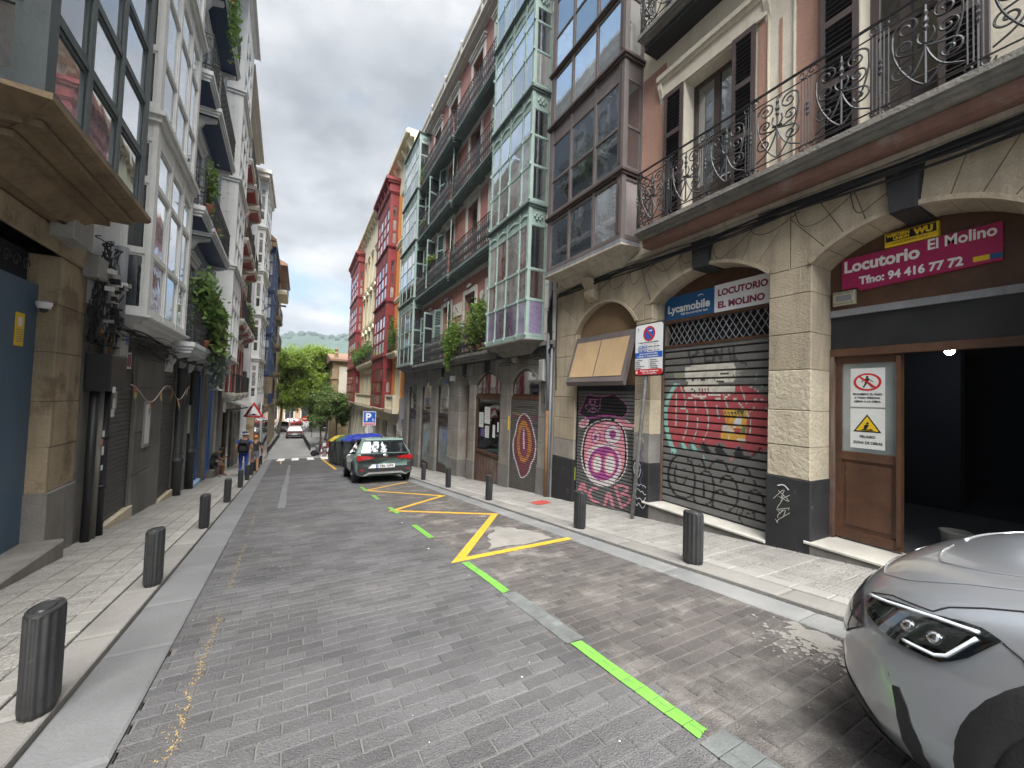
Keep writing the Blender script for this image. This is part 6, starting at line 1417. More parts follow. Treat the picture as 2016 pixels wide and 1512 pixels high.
for k in range(6): F.build(MB().box(7.0, 7.14, -.18, -.179, .47+k*.028, .48+k*.028), 'print_line', 'sign_grey', ys_)
cc = F.build(MB().lathe([(.01, 0), (.06, .01), (.075, .06), (.075, .09), (.0, .1)], 12, (7.3, -.08, .92)), 'security_camera', 'sign_white', None, True); F.build(MB().ball((7.3, -.08, .92), .045, 8, 5), 'lens_dome', 'box_black', cc)
F.build(MB().cbox(4.2, 8.24, -.4, .05, 1.65, 1.95, .02), 'lintel', 'stone_tan')
bx = F.build(MB().cbox(6.95, 7.5, .05, .26, 1.80, 2.18, .01), 'fuse_box', 'box_grey'); F.build(MB().box(6.98, 7.47, .26, .268, 1.83, 2.15), 'lid', 'box_grey', bx)
pipe(F, [(7.0, .16, 1.98), (6.85, .16, 1.98), (6.8, .14, 2.15), (6.3, .14, 2.2), (5, .14, 2.18)], .035, 'cable', 'conduit')
F.wall(.5, 8.24, 2.2, 14, [(5.0, 7.5, 2.5, 13)], 'stone_tan', .35, name='upper_wall')
F.corbel(4.9, 7.58, .72, 2.46, .5, 'stone_ochre', ov=.08)
b = MB()
for k, (n0, z0, z1) in enumerate(((.2, 2.02, 2.1), (.42, 2.14, 2.2), (.62, 2.24, 2.3))): b.box(5.0+.25-.1*k, 7.5-.25+.1*k, .0, n0+.04, z0, z1)
F.build(b, 'corbel_moulding', 'stone_ochre')
z = 2.47
for k in range(3):
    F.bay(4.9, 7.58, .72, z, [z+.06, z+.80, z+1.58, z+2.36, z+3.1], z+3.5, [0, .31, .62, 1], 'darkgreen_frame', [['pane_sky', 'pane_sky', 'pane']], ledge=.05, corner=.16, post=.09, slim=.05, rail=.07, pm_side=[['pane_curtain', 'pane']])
    z += 3.5
F.build(MB().box(.5, 8.24, -6, -.36, -3, 14), 'rear_mass', 'stone_tan')

# wiring, pipes and boxes where the two houses meet
W = thing('wiring_cluster', 'tangle of black cables, grey junction boxes and pipes beside the blue door', 'wiring', (*Lp(2.62, 8.8), G(8.7)), (0, 0, -PI/2+TH))
class Sub:
    def __init__(s, root, F, ar): s.root, s.sg, s.ar, s.zr = root, -1, ar, root.location.z
for_ = Sub(W, F, 8.8); Wb = lambda b, name, mat, parent=None, smooth=False: Frame.build(for_, b, name, mat, parent, smooth)
Sub.P = Frame.P; Sub.mesh = Frame.mesh
Wb(MB().cbox(8.30, 9.0, .02, .30, -.12, .45, .02), 'black_box', 'box_black')
for a, r, z0, z1, m_ in ((8.42, .055, -2.45, -.1, 'box_black'), (8.64, .05, -2.45, -.1, 'plinth_grey'), (8.88, .065, -2.5, -.1, 'box_black'), (9.22, .04, .75, 1.3, 'pipe_grey'), (9.15, .085, .95, 2.35, 'pipe_grey'), (8.45, .05, .85, 1.4, 'pipe_grey'), (8.85, .045, .45, .95, 'pipe_rust'), (8.7, .03, .45, 2.3, 'pipe_grey')):
    Wb(MB().tube([(a, .1, z0), (a, .1, z1)], r, 10), 'pipe', m_, None, True)
for z_ in (-.9, -1.7): Wb(MB().tube([(8.88, .1, z_), (8.88, .1, z_+.06)], .078, 10), 'pipe_collar', 'box_black', None, True)
Wb(MB().tube([(8.45, .1, .85), (8.45, .1, .78), (8.55, .1, .72), (8.85, .1, .70)], .035, 8), 'pipe', 'pipe_rust', None, True)
for a0, a1, n1, z0, z1 in ((7.98, 8.3, .2, 1.55, 1.88), (8.48, 8.75, .22, 1.22, 1.78), (9.08, 9.4, .2, .48, .92), (9.05, 9.25, .14, -.45, .28), (8.5, 8.6, .14, .78, .98), (9.2, 9.35, .12, .25, .46)):
    o = Wb(MB().cbox(a0, a1, .02, n1, z0, z1, .025), 'junction_box', 'box_grey')
Wb(MB().box(9.24, 9.36, .2, .203, .68, .85), 'label_sticker', 'sign_royal')
for i, (a, z_, w_, h) in enumerate(((8.4, -.05, .12, .09), (8.95, -.25, .13, .16), (8.9, -.42, .15, .13), (8.62, -.75, .08, .1), (8.63, -1.0, .08, .14), (9.1, .1, .1, .08), (8.64, -1.3, .07, .08))): Wb(MB().box(a, a+w_, .16 if i not in (0,) else .302, .163 if i else .305, z_-h, z_), 'sticker', 'paper' if i % 3 else 'sign_white')
Wb(MB().box(8.58, 8.68, .152, .156, -.98, -.88), 'sticker', 'pink_wall')
rr = random.Random(12)
for k in range(85):
    a, z_ = rr.uniform(8.1, 8.95), rr.uniform(.75, 2.0); pts = [(a, rr.uniform(.05, .16), z_)]
    dv = rr.choice((-1, -1, 1))*.16
    for q in range(rr.randint(4, 8)): a += rr.uniform(-.16, .16); z_ += dv+rr.uniform(-.12, .12); pts.append((min(max(a, 8.05), 9.15), rr.uniform(.04, .2), min(max(z_, .6), 2.2)))
    Wb(MB().tube(chaikin3(pts), rr.choice((.005, .006, .008, .012)), 4, caps=False), 'cable', 'cable')
for k in range(26): a, z_ = rr.uniform(8.15, 8.95), rr.uniform(.7, 1.7); Wb(MB().box(a, a+rr.uniform(.02, .06), .2, .2+rr.uniform(.05, .12), z_, z_+rr.uniform(.03, .09)), 'connector', rr.choice(['box_grey', 'box_black', 'sign_white', 'box_black']))

# ---------------------------------------------------- L2: white bay above black-stained shops
L2 = Frame('L', 'white_bay_house', 'house with white timber bay over grimy dark shop shutters', 8.25, 12.85)
F = L2
F.wall(8.26, 12.84, -4, 1.2, [(9.37, 10.6, -4, .66)], 'stone_dark', .4, name='ground_floor_wall')
F.roller(9.39, 10.58, -2.42, .2, -.04, .085, 'shutter_grey'); F.build(MB().box(9.37, 10.6, -.12, -.02, .2, .27), 'shutter_header', 'shutter_dark')
sgn = F.build(MB().box(9.4, 10.57, -.1, -.05, .30, .63), 'shop_sign', 'sign_white', label='weathered white board with dark red lettering'); F.text(sgn, 'BAZAR', .26, 'sign_maroon', 10.55 if False else 9.45, .35, -.188, bold=.01, width=1.05) if False else None
for i in range(11): F.build(MB().prism([(9.45+i*.1, .35), (9.52+i*.1, .34), (9.53+i*.1, .58-(i % 3)*.05), (9.47+i*.1, .59)], -.05, -.046), 'lettering', 'sign_maroon', sgn)
F.build(MB().cbox(9.3, 10.75, -.3, .06, -2.95, -2.44, .01), 'door_sill', 'stone_pale')
F.blocks(10.68, 11.9, -2.8, 1.0, .95, 'stone_dark', n=.03, t=.03, name='pilaster_block', c=.015)
F.build(MB().box(11.2, 11.62, .03, .06, -1.35, -.35), 'notice_frame', 'box_grey'); F.build(MB().box(11.25, 11.57, .06, .064, -1.28, -.42), 'notice', 'paper')
F.wall(8.26, 12.84, 1.2, 16.4, [], 'trim_bluewhite', .3, name='upper_wall')
F.corbel(9.36, 12.53, .42, 1.24, .30, 'white_frame', ov=.07)
z = 1.24
for k in range(4):
    F.bay(9.36, 12.53, .42, z, [z+.08, z+1.15, z+2.45, z+3.22], z+3.75, [0, .36, .69, 1], 'white_frame', [['pane', 'pane_curtain'], ['pane', 'pane_sky', 'pane_sky'], ['pane_sky']], ledge=.1, corner=.2, cn=.08, spost=.05, post=.11, slim=.04, rail=.08, ledge_h=.2, pm_side=[['pane_dim', 'pane'], ['pane_dim'], ['pane_dim']])
    z += 3.75
F.build(MB().box(8.26, 12.84, -6, -.41, -3, 16.3), 'rear_mass', 'trim_bluewhite')
cables(F, 9.0, 12.8, .88, .12, 18, seed=31, sag=.06, spread=.12, r=.012); cables(F, 9.2, 12.8, .68, .06, 8, seed=32, sag=.08, spread=.08, r=.008)

# ---------------------------------------------------- L3: blue-grey house with planted iron balconies
L3 = Frame('L', 'bluegrey_house', 'blue grey house with iron balconies full of plants and a white bay', 12.85, 23.6)
F = L3; FZ = [1.15, 4.75, 8.4, 12.1]
gops = [(12.86, 14.1, -4, .75), (14.6, 15.9, -4, .5), (16.35, 17.75, -4, .6), (19.6, 20.5, -4.2, .6), (21.3, 23.2, -4.6, .4)]
F.wall(12.86, 23.59, -5, 1.0, gops, 'stone_dark', .4, name='ground_floor_wall')
F.roller(12.88, 14.08, -2.85, .35, -.04, .085, 'shutter_grey'); F.build(MB().cbox(12.8, 14.2, -.3, .05, -3.3, -2.87, .01), 'door_sill', 'stone_pale'); F.build(MB().box(12.95, 13.9, -.08, -.04, .36, .7), 'shop_sign', 'sign_white', label='torn white sign above the second shutter')
for a in (14.3, 16.1):
    F.build(MB().lathe([(.13, -3.6), (.13, -2.2), (.16, -2.15), (.16, -2.05), (.11, -2.0), (.15, -1.9), (.11, -1.82), (.1, .3), (.14, .4), (.14, .5)], 14, (a, .08, 0)), 'iron_column', 'iron_black', None, True)
F.build(MB().box(14.6, 15.9, -.15, -.08, -3.6, .5), 'dark_door', 'brown_dark'); F.build(MB().box(15.95, 16.1, .0, .06, -1.5, -.6), 'notice_box', 'box_grey')
for i in range(5): F.build(MB().box(14.75, 15.75, -.08, -.05, -3.2+i*.72, -2.65+i*.72), 'door_panel', 'brown_dark')
for a0, a1 in ((16.35, 17.75), (19.6, 20.5)):
    F.build(MB().box(a0, a1, -.3, -.22, -4.3, .6), 'blue_door', 'blue_bright'); F.build(MB().box(a0-.03, a0+.16, -.22, .03, -4.3, .6).box(a1-.16, a1+.03, -.22, .03, -4.3, .6).box(a0+.16, a1-.16, -.22, .03, .4, .6), 'door_casing', 'blue_bright')
pm('step_blue', (.30, .48, .66), .7, .1, 3, .1, 40); F.build(MB().box(16.2, 17.9, -.25, .14, -3.9, -3.30), 'door_step', 'step_blue')
for a0, a1 in ((17.9, 18.6), (18.75, 19.45), (20.65, 21.2)): F.blocks(a0, a1, G(a1)-.1, .8, .9, 'plinth_grey' if a0 > 18.7 else 'stone_dark', n=.03, t=.03, name='pilaster_block')
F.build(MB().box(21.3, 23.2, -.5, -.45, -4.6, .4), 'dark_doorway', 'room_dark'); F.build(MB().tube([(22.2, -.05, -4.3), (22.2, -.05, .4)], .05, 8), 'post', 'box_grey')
F.build(MB().cbox(20.2, 23.3, -.4, .22, -5, G(20.5)+.38, .02), 'stone_ledge', 'plinth_grey')
lampd = F.build(MB().lathe([(.02, .25), (.04, .2), (.05, .1), (.22, .04), (.24, 0), (.2, .0)], 14, (19.3, .32, -.15)), 'wall_lamp', 'box_grey', None, True); F.build(MB().tube([(19.3, 0, .2), (19.3, .32, .2), (19.3, .32, .05)], .02, 6), 'arm', 'iron_black', lampd)
ops = []; wn_ = [13.5, 15.2, 17.2]
for f in FZ:
    for c in wn_: ops.append((c-.45, c+.45, f+.02, f+2.5))
F.wall(12.86, 23.59, 1.0, 16.6, ops, 'bluegrey_wall', .3, name='upper_wall')
for k, f in enumerate(FZ):
    for c in wn_: F.window(c-.45, c+.45, f+.02, f+2.5, 'trim_bluewhite', ['pane', 'pane_dim', 'pane_curtain'], n=-.06, surround='trim_bluewhite', sw=.16, rows=(.6,), head=1)
    if k == 0: F.balcony(12.9, 18.5, .55, f, .28, 'trim_bluewhite', 'lattice', 1.0, brackets=5)
    else:
        F.balcony(12.9, 14.25, .6, f, .28, 'trim_bluewhite', 'lattice', 1.0, under='blue_frame'); F.balcony(14.5, 18.3, .6, f, .28, 'trim_bluewhite', 'lattice', 1.0, brackets=2, under='blue_frame')
    zt = FZ[k+1]+.35 if k < 3 else 16.6; z = f+.05 if k == 0 else FZ[k]+.35
    F.bay(19.7, 22.95, .58, z, [z+.08, z+1.05, z+2.2, z+2.95], zt, [0, .33, .66, 1], 'white_frame', [['pane_curtain', 'pane'], ['pane', 'pane_sky'], ['pane_sky']], ledge=.1, corner=.3, post=.16, slim=.06, rail=.1, ledge_h=.2)
F.corbel(19.7, 22.95, .58, 1.2, .28, 'white_frame')
F.build(MB().box(12.86, 23.59, -.3, .5, 16.6, 16.75).box(12.86, 23.59, -.3, .8, 16.75, 16.9), 'eaves_cornice', 'trim_bluewhite'); F.build(MB().box(12.86, 23.59, -6, -.41, -4, 16.6), 'rear_mass', 'bluegrey_wall')
cables(F, 12.9, 23.4, .78, .1, 14, seed=41, sag=.05, spread=.1, r=.012)
planter('balcony_plant', 'large leafy monstera and ferns over the first-floor balcony beside the white bay', F, 14.6, .5, 1.15, [(-1.2, 1.2, -.3, .35, .7, 2.1, 520), (.2, 1.6, -.1, .45, .7, 1.4, 350)], 'leaf_plant', .15, 21, pots=((0, 0), (1, 0)))
planter('balcony_plant', 'pale striped spider plant hanging on the first-floor railing', F, 15.6, .62, 1.15, [(-.9, .8, -.1, .3, -.1, .9, 350)], 'leaf_bright', .17, 22, droop=.5, pots=((0, -.15),))
planter('hanging_plant', 'silvery trailing plant hanging below the first-floor balcony', F, 16.6, .6, 1.1, [(-1.3, 1.2, -.1, .25, -1.0, .5, 800)], 'leaf_silver', .09, 23, droop=.9, pots=((.3, -.2),))
planter('balcony_plant', 'ivy trailing from the high balcony of the blue grey house', F, 15.0, .6, 12.1, [(-.6, 1.5, -.1, .2, -1.0, .9, 450)], 'leaf_plant', .09, 24, droop=.8)
planter('balcony_plant', 'green creeper hanging on the third-floor balcony near the white bay', F, 13.4, .6, 4.75, [(-.5, .5, -.1, .2, .3, 1.4, 250)], 'leaf_plant', .08, 25)
planter('balcony_plant', 'dark leafy plants along the second-floor railing of the blue grey house', F, 15.3, .5, 4.75, [(-.8, .8, -.2, .1, .1, .5, 150)], 'leaf_plant', .08, 26)
# rainbow bunting
bt = thing('bunting', 'string of rainbow pennants across the dark shutters', 'bunting', (*Lp(2.62, 11.5), -.1), (0, 0, -PI/2+TH))
for nm, c in (('flag_red', (.28, .07, .05)), ('flag_orange', (.34, .17, .07)), ('flag_yellow', (.34, .28, .09)), ('flag_green', (.07, .16, .09))): pm(nm, c, .7, .1, 6, 0, 60)
def bpt(a): return (11.5-a, .28, .1-.35*math.sin((a-9.3)/5*PI*2.0)**2-.0)
MB().tube([bpt(9.3+i*.25) for i in range(21)], .006, 4).build('string', 'chalk', bt)
for i in (0, 2, 3, 5, 6, 8):
    a = 9.6+i*.55; x, y, z_ = bpt(a); tilt = .06*math.sin(i*2.3)
    fl_ = MB().poly([(x-.12, y, z_), (x+.12, y, z_), (x+.09, y+tilt*.3, z_-.1), (x-.09, y+tilt*.3, z_-.1)]).build('pennant', ['flag_red', 'flag_orange'][i % 2], bt)
    MB().poly([(x-.09, y+tilt*.3, z_-.1), (x+.09, y+tilt*.3, z_-.1), (x+.05, y+tilt*.7, z_-.2), (x-.05, y+tilt*.7, z_-.2)]).build('pennant_band', 'flag_yellow', fl_); MB().poly([(x-.05, y+tilt*.7, z_-.2), (x+.05, y+tilt*.7, z_-.2), (x+tilt, y+tilt, z_-.32)]).build('pennant_tip', 'flag_green', fl_)

# ---------------------------------------------------- L4: white and red house with awning shop
L4 = Frame('L', 'red_trim_house', 'white house with dark red woodwork and red-bellied balconies above an awning shop', 23.6, 33.6)
F = L4; FZ4 = [-.3, 3.55, 7.75, 11.9]
F.wall(23.61, 33.59, -6.4, -.5, [(24.3, 28.6, -6.4, -1.25), (29.6, 30.8, -6.4, -1.6), (31.6, 33.0, -6.4, -1.6)], 'plinth_grey', .4, name='ground_floor_wall')
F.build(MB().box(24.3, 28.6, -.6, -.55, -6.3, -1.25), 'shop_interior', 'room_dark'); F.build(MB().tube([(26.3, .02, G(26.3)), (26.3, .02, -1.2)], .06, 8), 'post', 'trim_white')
F.build(MB().box(29.6, 30.8, -.3, -.25, -6.3, -1.6), 'dark_door', 'brown_dark'); F.build(MB().box(31.6, 33.0, -.3, -.25, -6.3, -1.6), 'blue_door', 'blue_frame')
aw = F.build(MB().xprism([(0, -.55), (.05, -.5), (1.05, -.95), (1.05, -1.0), (0, -.65)], 24.2, 28.8), 'awning', 'box_grey'); F.build(MB().xprism([(0, -1.25), (1.0, -1.02), (1.03, -1.02), (1.03, -.96), (0, -1.1)], 24.25, 24.29), 'awning_arm', 'iron_black', aw)
F.build(MB().box(24.2, 28.8, .0, .1, -1.25, -.7), 'shop_fascia', 'trim_white')
cw = [25.4, 28.3, 31.4]; ops = []
for f in FZ4:
    for c in cw: ops.append((c-.55, c+.55, f+.02, f+2.8))
F.wall(23.61, 33.59, -.5, 16.2, ops, 'trim_white', .3, name='upper_wall')
for k, f in enumerate(FZ4):
    for c in cw:
        F.window(c-.55, c+.55, f+.02, f+2.8, 'red_wood', ['pane', 'pane_dim'], n=-.12, surround='trim_white', sw=.2, rows=(.6,), head=1)
        F.shutter(c+.57, c+.98, f+.05, f+2.7, 'red_wood', n=.04, slats=False, pitch=.09); F.shutter(c-.98, c-.57, f+.05, f+2.7, 'red_wood', n=.04, slats=False, pitch=.09)
        F.balcony(c-1.25, c+1.25, .66 if k else .5, f, .32, 'trim_white', 'bars', 1.0, under='red_wood', brackets=2 if k else 0)
F.build(MB().box(23.61, 33.59, -.3, .35, 16.2, 16.35).box(23.61, 33.59, -.3, .6, 16.35, 16.5), 'eaves_cornice', 'trim_white'); F.build(MB().box(23.61, 33.59, -6, -.61, -5, 16.2), 'rear_mass', 'trim_white')
planter('balcony_plant', 'feathery potted plant on a red-bellied balcony under the street lamp', F, 28.4, .55, 3.55, [(-.6, .6, -.2, .2, .2, 1.5, 350)], 'leaf_plant', .1, 31)
planter('balcony_plant', 'small pot plants on the lower red-bellied balcony', F, 31.4, .5, 3.55, [(-.7, .7, -.2, .2, .2, 1.2, 250)], 'leaf_bright', .09, 32)
planter('balcony_plant', 'small green plant on the top red-bellied balcony', F, 31.6, .5, 7.75, [(-.5, .5, -.2, .2, .2, .9, 150)], 'leaf_plant', .09, 33)

# ---------------------------------------------------- far left houses
L5 = Frame('N', 'white_corner_house', 'tall white house whose glazed bay faces up the street', 33.9, 40.0, 3.3)
F = L5; Z5 = [-1.1, 2.3, 5.6, 8.9, 12.2, 15.6]
F.build(MB().box(33.95, 39.95, -5, 0, -6.3, 15.6), 'wall', 'trim_bluewhite'); F.build(MB().box(34.0, 39.9, 0, .45, -6.3, -1.6), 'ground_floor_wall', 'stone_tan'); F.build(MB().cbox(33.9, 34.1, .0, .47, -6.2, -1.7, .02), 'stone_pier', 'stone_tan')
F.build(MB().box(34.5, 39.4, .45, .47, -5.6, -2.2), 'shopfront', 'pane_dim'); F.balcony(34.0, 39.9, .6, -1.15, .4, 'trim_white', 'bars', .9, mat='white_frame')
for k in range(5):
    z, zt = Z5[k], Z5[k+1]
    F.bay(34.6, 39.4, .5, z, [z+.45, z+1.2, z+2.35, z+2.85], zt, [0, .33, .66, 1], 'white_frame', [['pane_curtain', 'pane'], ['pane', 'pane_sky'], ['pane_curtain']], ledge=.14, corner=.13, post=.09, slim=.035, rail=.09, ledge_h=.24)
F.build(MB().box(33.8, 40, -.3, .6, 15.6, 15.9).box(33.7, 40, -.3, .75, 15.9, 16.15), 'eaves_cornice', 'trim_white')
for i, z in enumerate(Z5[:-1]): F.build(MB().box(33.93, 33.95, -.55, -.12, z+.6, z+2.3), 'side_window', 'pane_dim')
L6 = Frame('N', 'blue_bay_house', 'narrow house with a dark blue glazed bay', 40.02, 48, 3.3)
F = L6; Z6 = [1.2, 5.0, 8.8, 12.5]
F.build(MB().box(40.02, 47.98, -5, 0, -6.3, 13.2), 'wall', 'trim_white'); F.build(MB().box(40.1, 47.9, 0, .5, -6.3, -1.75), 'ground_floor_wall', 'trim_white'); F.build(MB().box(40.6, 47.2, .5, .53, -5.6, -2.2), 'shopfront', 'pane_dim'); F.balcony(40.1, 47.5, .9, -1.4, .35, 'stone_ochre', 'bars', .95, mat='blue_frame')
for k in range(3): F.bay(40.4, 45.6, .86, Z6[k], [Z6[k]+.3, Z6[k]+1.2, Z6[k]+2.4, Z6[k]+3.15], Z6[k+1], [0, .25, .5, .75, 1], 'blue_frame', [['pane'], ['pane', 'pane_sky'], ['pane_sky']], ledge=.14, corner=.15, post=.09, slim=.03, rail=.09, ledge_h=.3)
F.build(MB().box(39.9, 48, -.3, .9, 12.5, 12.9), 'bay_roof', 'stone_ochre')
F.build(MB().xprism([(-2, 13.0), (.9, 13.0), (.9, 13.15), (-2, 15.6)], 39.9, 48), 'roof', 'roof_tile')
L7 = Frame('N', 'tan_balcony_house', 'tan house with stacked projecting balconies by the trees', 48.05, 60, 2.75)
F = L7
F.build(MB().box(48.07, 60, -5, 0, -6.3, 13.2), 'wall', 'stone_tan')
for k, z in enumerate((-1.2, 1.9, 5.0, 8.1, 11.0)): F.balcony(50.2, 56, 1.0 if k == 4 else .5, z, .4, 'stone_ochre' if k < 4 else 'ivory_wall', 'bars', 1.0, mat='iron_black'); F.window(51.5, 54.5, z+.1, z+2.4, 'brown_dark', 'pane', n=.04, leaves=3)
F.build(MB().xprism([(-2, 13.2), (1.0, 13.2), (1.0, 13.4), (-2, 15)], 48, 60), 'roof', 'roof_tile')
# street lamp on an arm
sl_ = thing('street_lamp', 'grey wall-mounted street lamp on a curved arm on the left', 'street lamp', (-2.8, 35.2, 5.9)); MB().tube([(0, 0, 0), (.3, 0, .35), (.8, 0, .55), (1.15, 0, .6)], .035, 6).build('arm', 'iron_black', sl_); MB().lathe([(.0, -.12), (.12, -.1), (.16, 0), (.12, .1), (.0, .14)], 10, (0, 0, 0)).build('x', 'iron_black', sl_) if False else None
b = MB().box(1.0, 1.55, -.1, .1, .52, .64); b.build('lamp_head', 'iron_black', sl_)
# =================================================================== VEHICLES
def carpaint(name, col, metal=.55, rough=.32):
    m, n, b = newmat(name); b.inputs['Base Color'].default_value = (*col, 1); b.inputs['Metallic'].default_value = metal; b.inputs['Roughness'].default_value = rough
    b.inputs['Coat Weight'].default_value = 1; b.inputs['Coat Roughness'].default_value = .04
    g = n.new('ShaderNodeNewGeometry'); bp = n.new('ShaderNodeBump'); bp.inputs['Strength'].default_value = .02; bp.inputs['Distance'].default_value = .002
    n.link(n.noise(g.outputs['Position'], 900, 1), bp.inputs['Height']); n.link(bp.outputs[0], b.inputs['Normal'])
    c = n.mix(n.ramp(n.noise(g.outputs['Position'], 3, 4), .5, .8, 0, .12), (*col,), tuple(x*.7 for x in col)); n.link(c, b.inputs['Base Color']); return m
carpaint('paint_silver', (.40, .42, .45), .65, .28); carpaint('paint_teal', (.27, .40, .365), .15); carpaint('paint_white', (.62, .62, .60), .1); carpaint('paint_blue', (.05, .11, .2)); carpaint('paint_red', (.35, .03, .03), .2); carpaint('paint_grey', (.2, .21, .22)); carpaint('paint_black', (.015, .015, .017), .2)
pm('rubber', (.018, .018, .019), .85, .2, 8, .2, 60); pm('plastic_black', (.022, .022, .024), .55, .15, 6, .15, 90); pm('plastic_gloss', (.012, .012, .014), .12, .1, 6, 0, 90, coat=.6); pm('alloy', (.30, .31, .32), .35, .1, 6, 0, 90, metal=.8); pm('chrome', (.65, .66, .68), .12, .05, 6, 0, 90, metal=1.)
pm('taillight', (.34, .010, .012), .12, .2, 9, 0, 90, coat=1.); pm('taillight_dark', (.10, .008, .01), .15, .2, 9, 0, 90, coat=1.); pm('led_white', (.82, .86, .92), .2, .05, 9, 0, 90, coat=.5); pm('skid_grey', (.33, .33, .31), .4, .1, 6, 0, 90, metal=.4)
glassmat('car_glass', (.012, .014, .015), .12)
def wheel(parent, x, y, r=.33, w_=.21, rx=0.):
    o = MB(); n = 28
    prof = [(r*.62, -w_/2), (r*.9, -w_/2), (r*.985, -w_*.4), (r, -w_*.25), (r, w_*.25), (r*.985, w_*.4), (r*.9, w_/2), (r*.62, w_/2)]
    t = MB().lathe(prof, n); rot = Matrix.Translation((x, y, r)) @ Matrix.Rotation(PI/2, 4, 'Y')
    wl_ = MB().add(t, rot).build('wheel', 'rubber', parent, True)
    s = 1 if x > 0 else -1
    rim = MB().lathe([(.02, .0), (r*.2, .01), (r*.22, .03), (r*.25, .01)], 12)
    for k in range(5):
        a = 2*PI*k/5; c, q = math.cos(a), math.sin(a); rim.poly([(c*r*.15-q*r*.09, q*r*.15+c*r*.09, .02), (c*r*.15+q*r*.09, q*r*.15-c*r*.09, .02), (c*r*.63+q*r*.07, q*r*.63-c*r*.07, .0), (c*r*.63-q*r*.07, q*r*.63+c*r*.07, .0)])
    rim.tube([(r*.63*math.cos(a), r*.63*math.sin(a), 0) for a in [2*PI*i/24 for i in range(24)]], .02, 5, True)
    MB().add(rim, Matrix.Translation((x+s*w_*.42, y, r)) @ Matrix.Rotation(s*PI/2, 4, 'Y')).build('rim', 'alloy', wl_)
    MB().add(MB().lathe([(.01, 0), (r*.62, 0), (r*.62, .01)], 20), Matrix.Translation((x+s*w_*.2, y, r)) @ Matrix.Rotation(s*PI/2, 4, 'Y')).build('hub', 'plastic_black', wl_)
def loft(secs, mat, name, parent, closed_ends=True, smooth=True):
    """secs: list of cross-sections, each a list of (x,y,z) for the right half from bottom centre to top centre; mirrored"""
    b = MB(); rings = []
    c0, c1 = abs(secs[0][0][0]) < 1e-6, abs(secs[0][-1][0]) < 1e-6
    for s_ in secs:
        mr = [(-p[0], p[1], p[2]) for p in reversed(s_)]
        rings.append(list(s_)+(mr[1:-1] if c0 and c1 else mr[1:]))
    n = len(rings[0]); cl = c0 and c1
    for r_ in rings: b.v += r_
    for i in range(len(rings)-1):
        for j in range(n if cl else n-1): k = (j+1) % n; b.f.append((i*n+j, i*n+k, (i+1)*n+k, (i+1)*n+j))
    if closed_ends:
        for k in (0, len(rings)-1): b.f.append(tuple(k*n+j for j in range(n)))
    return b.build(name, mat, parent, smooth)
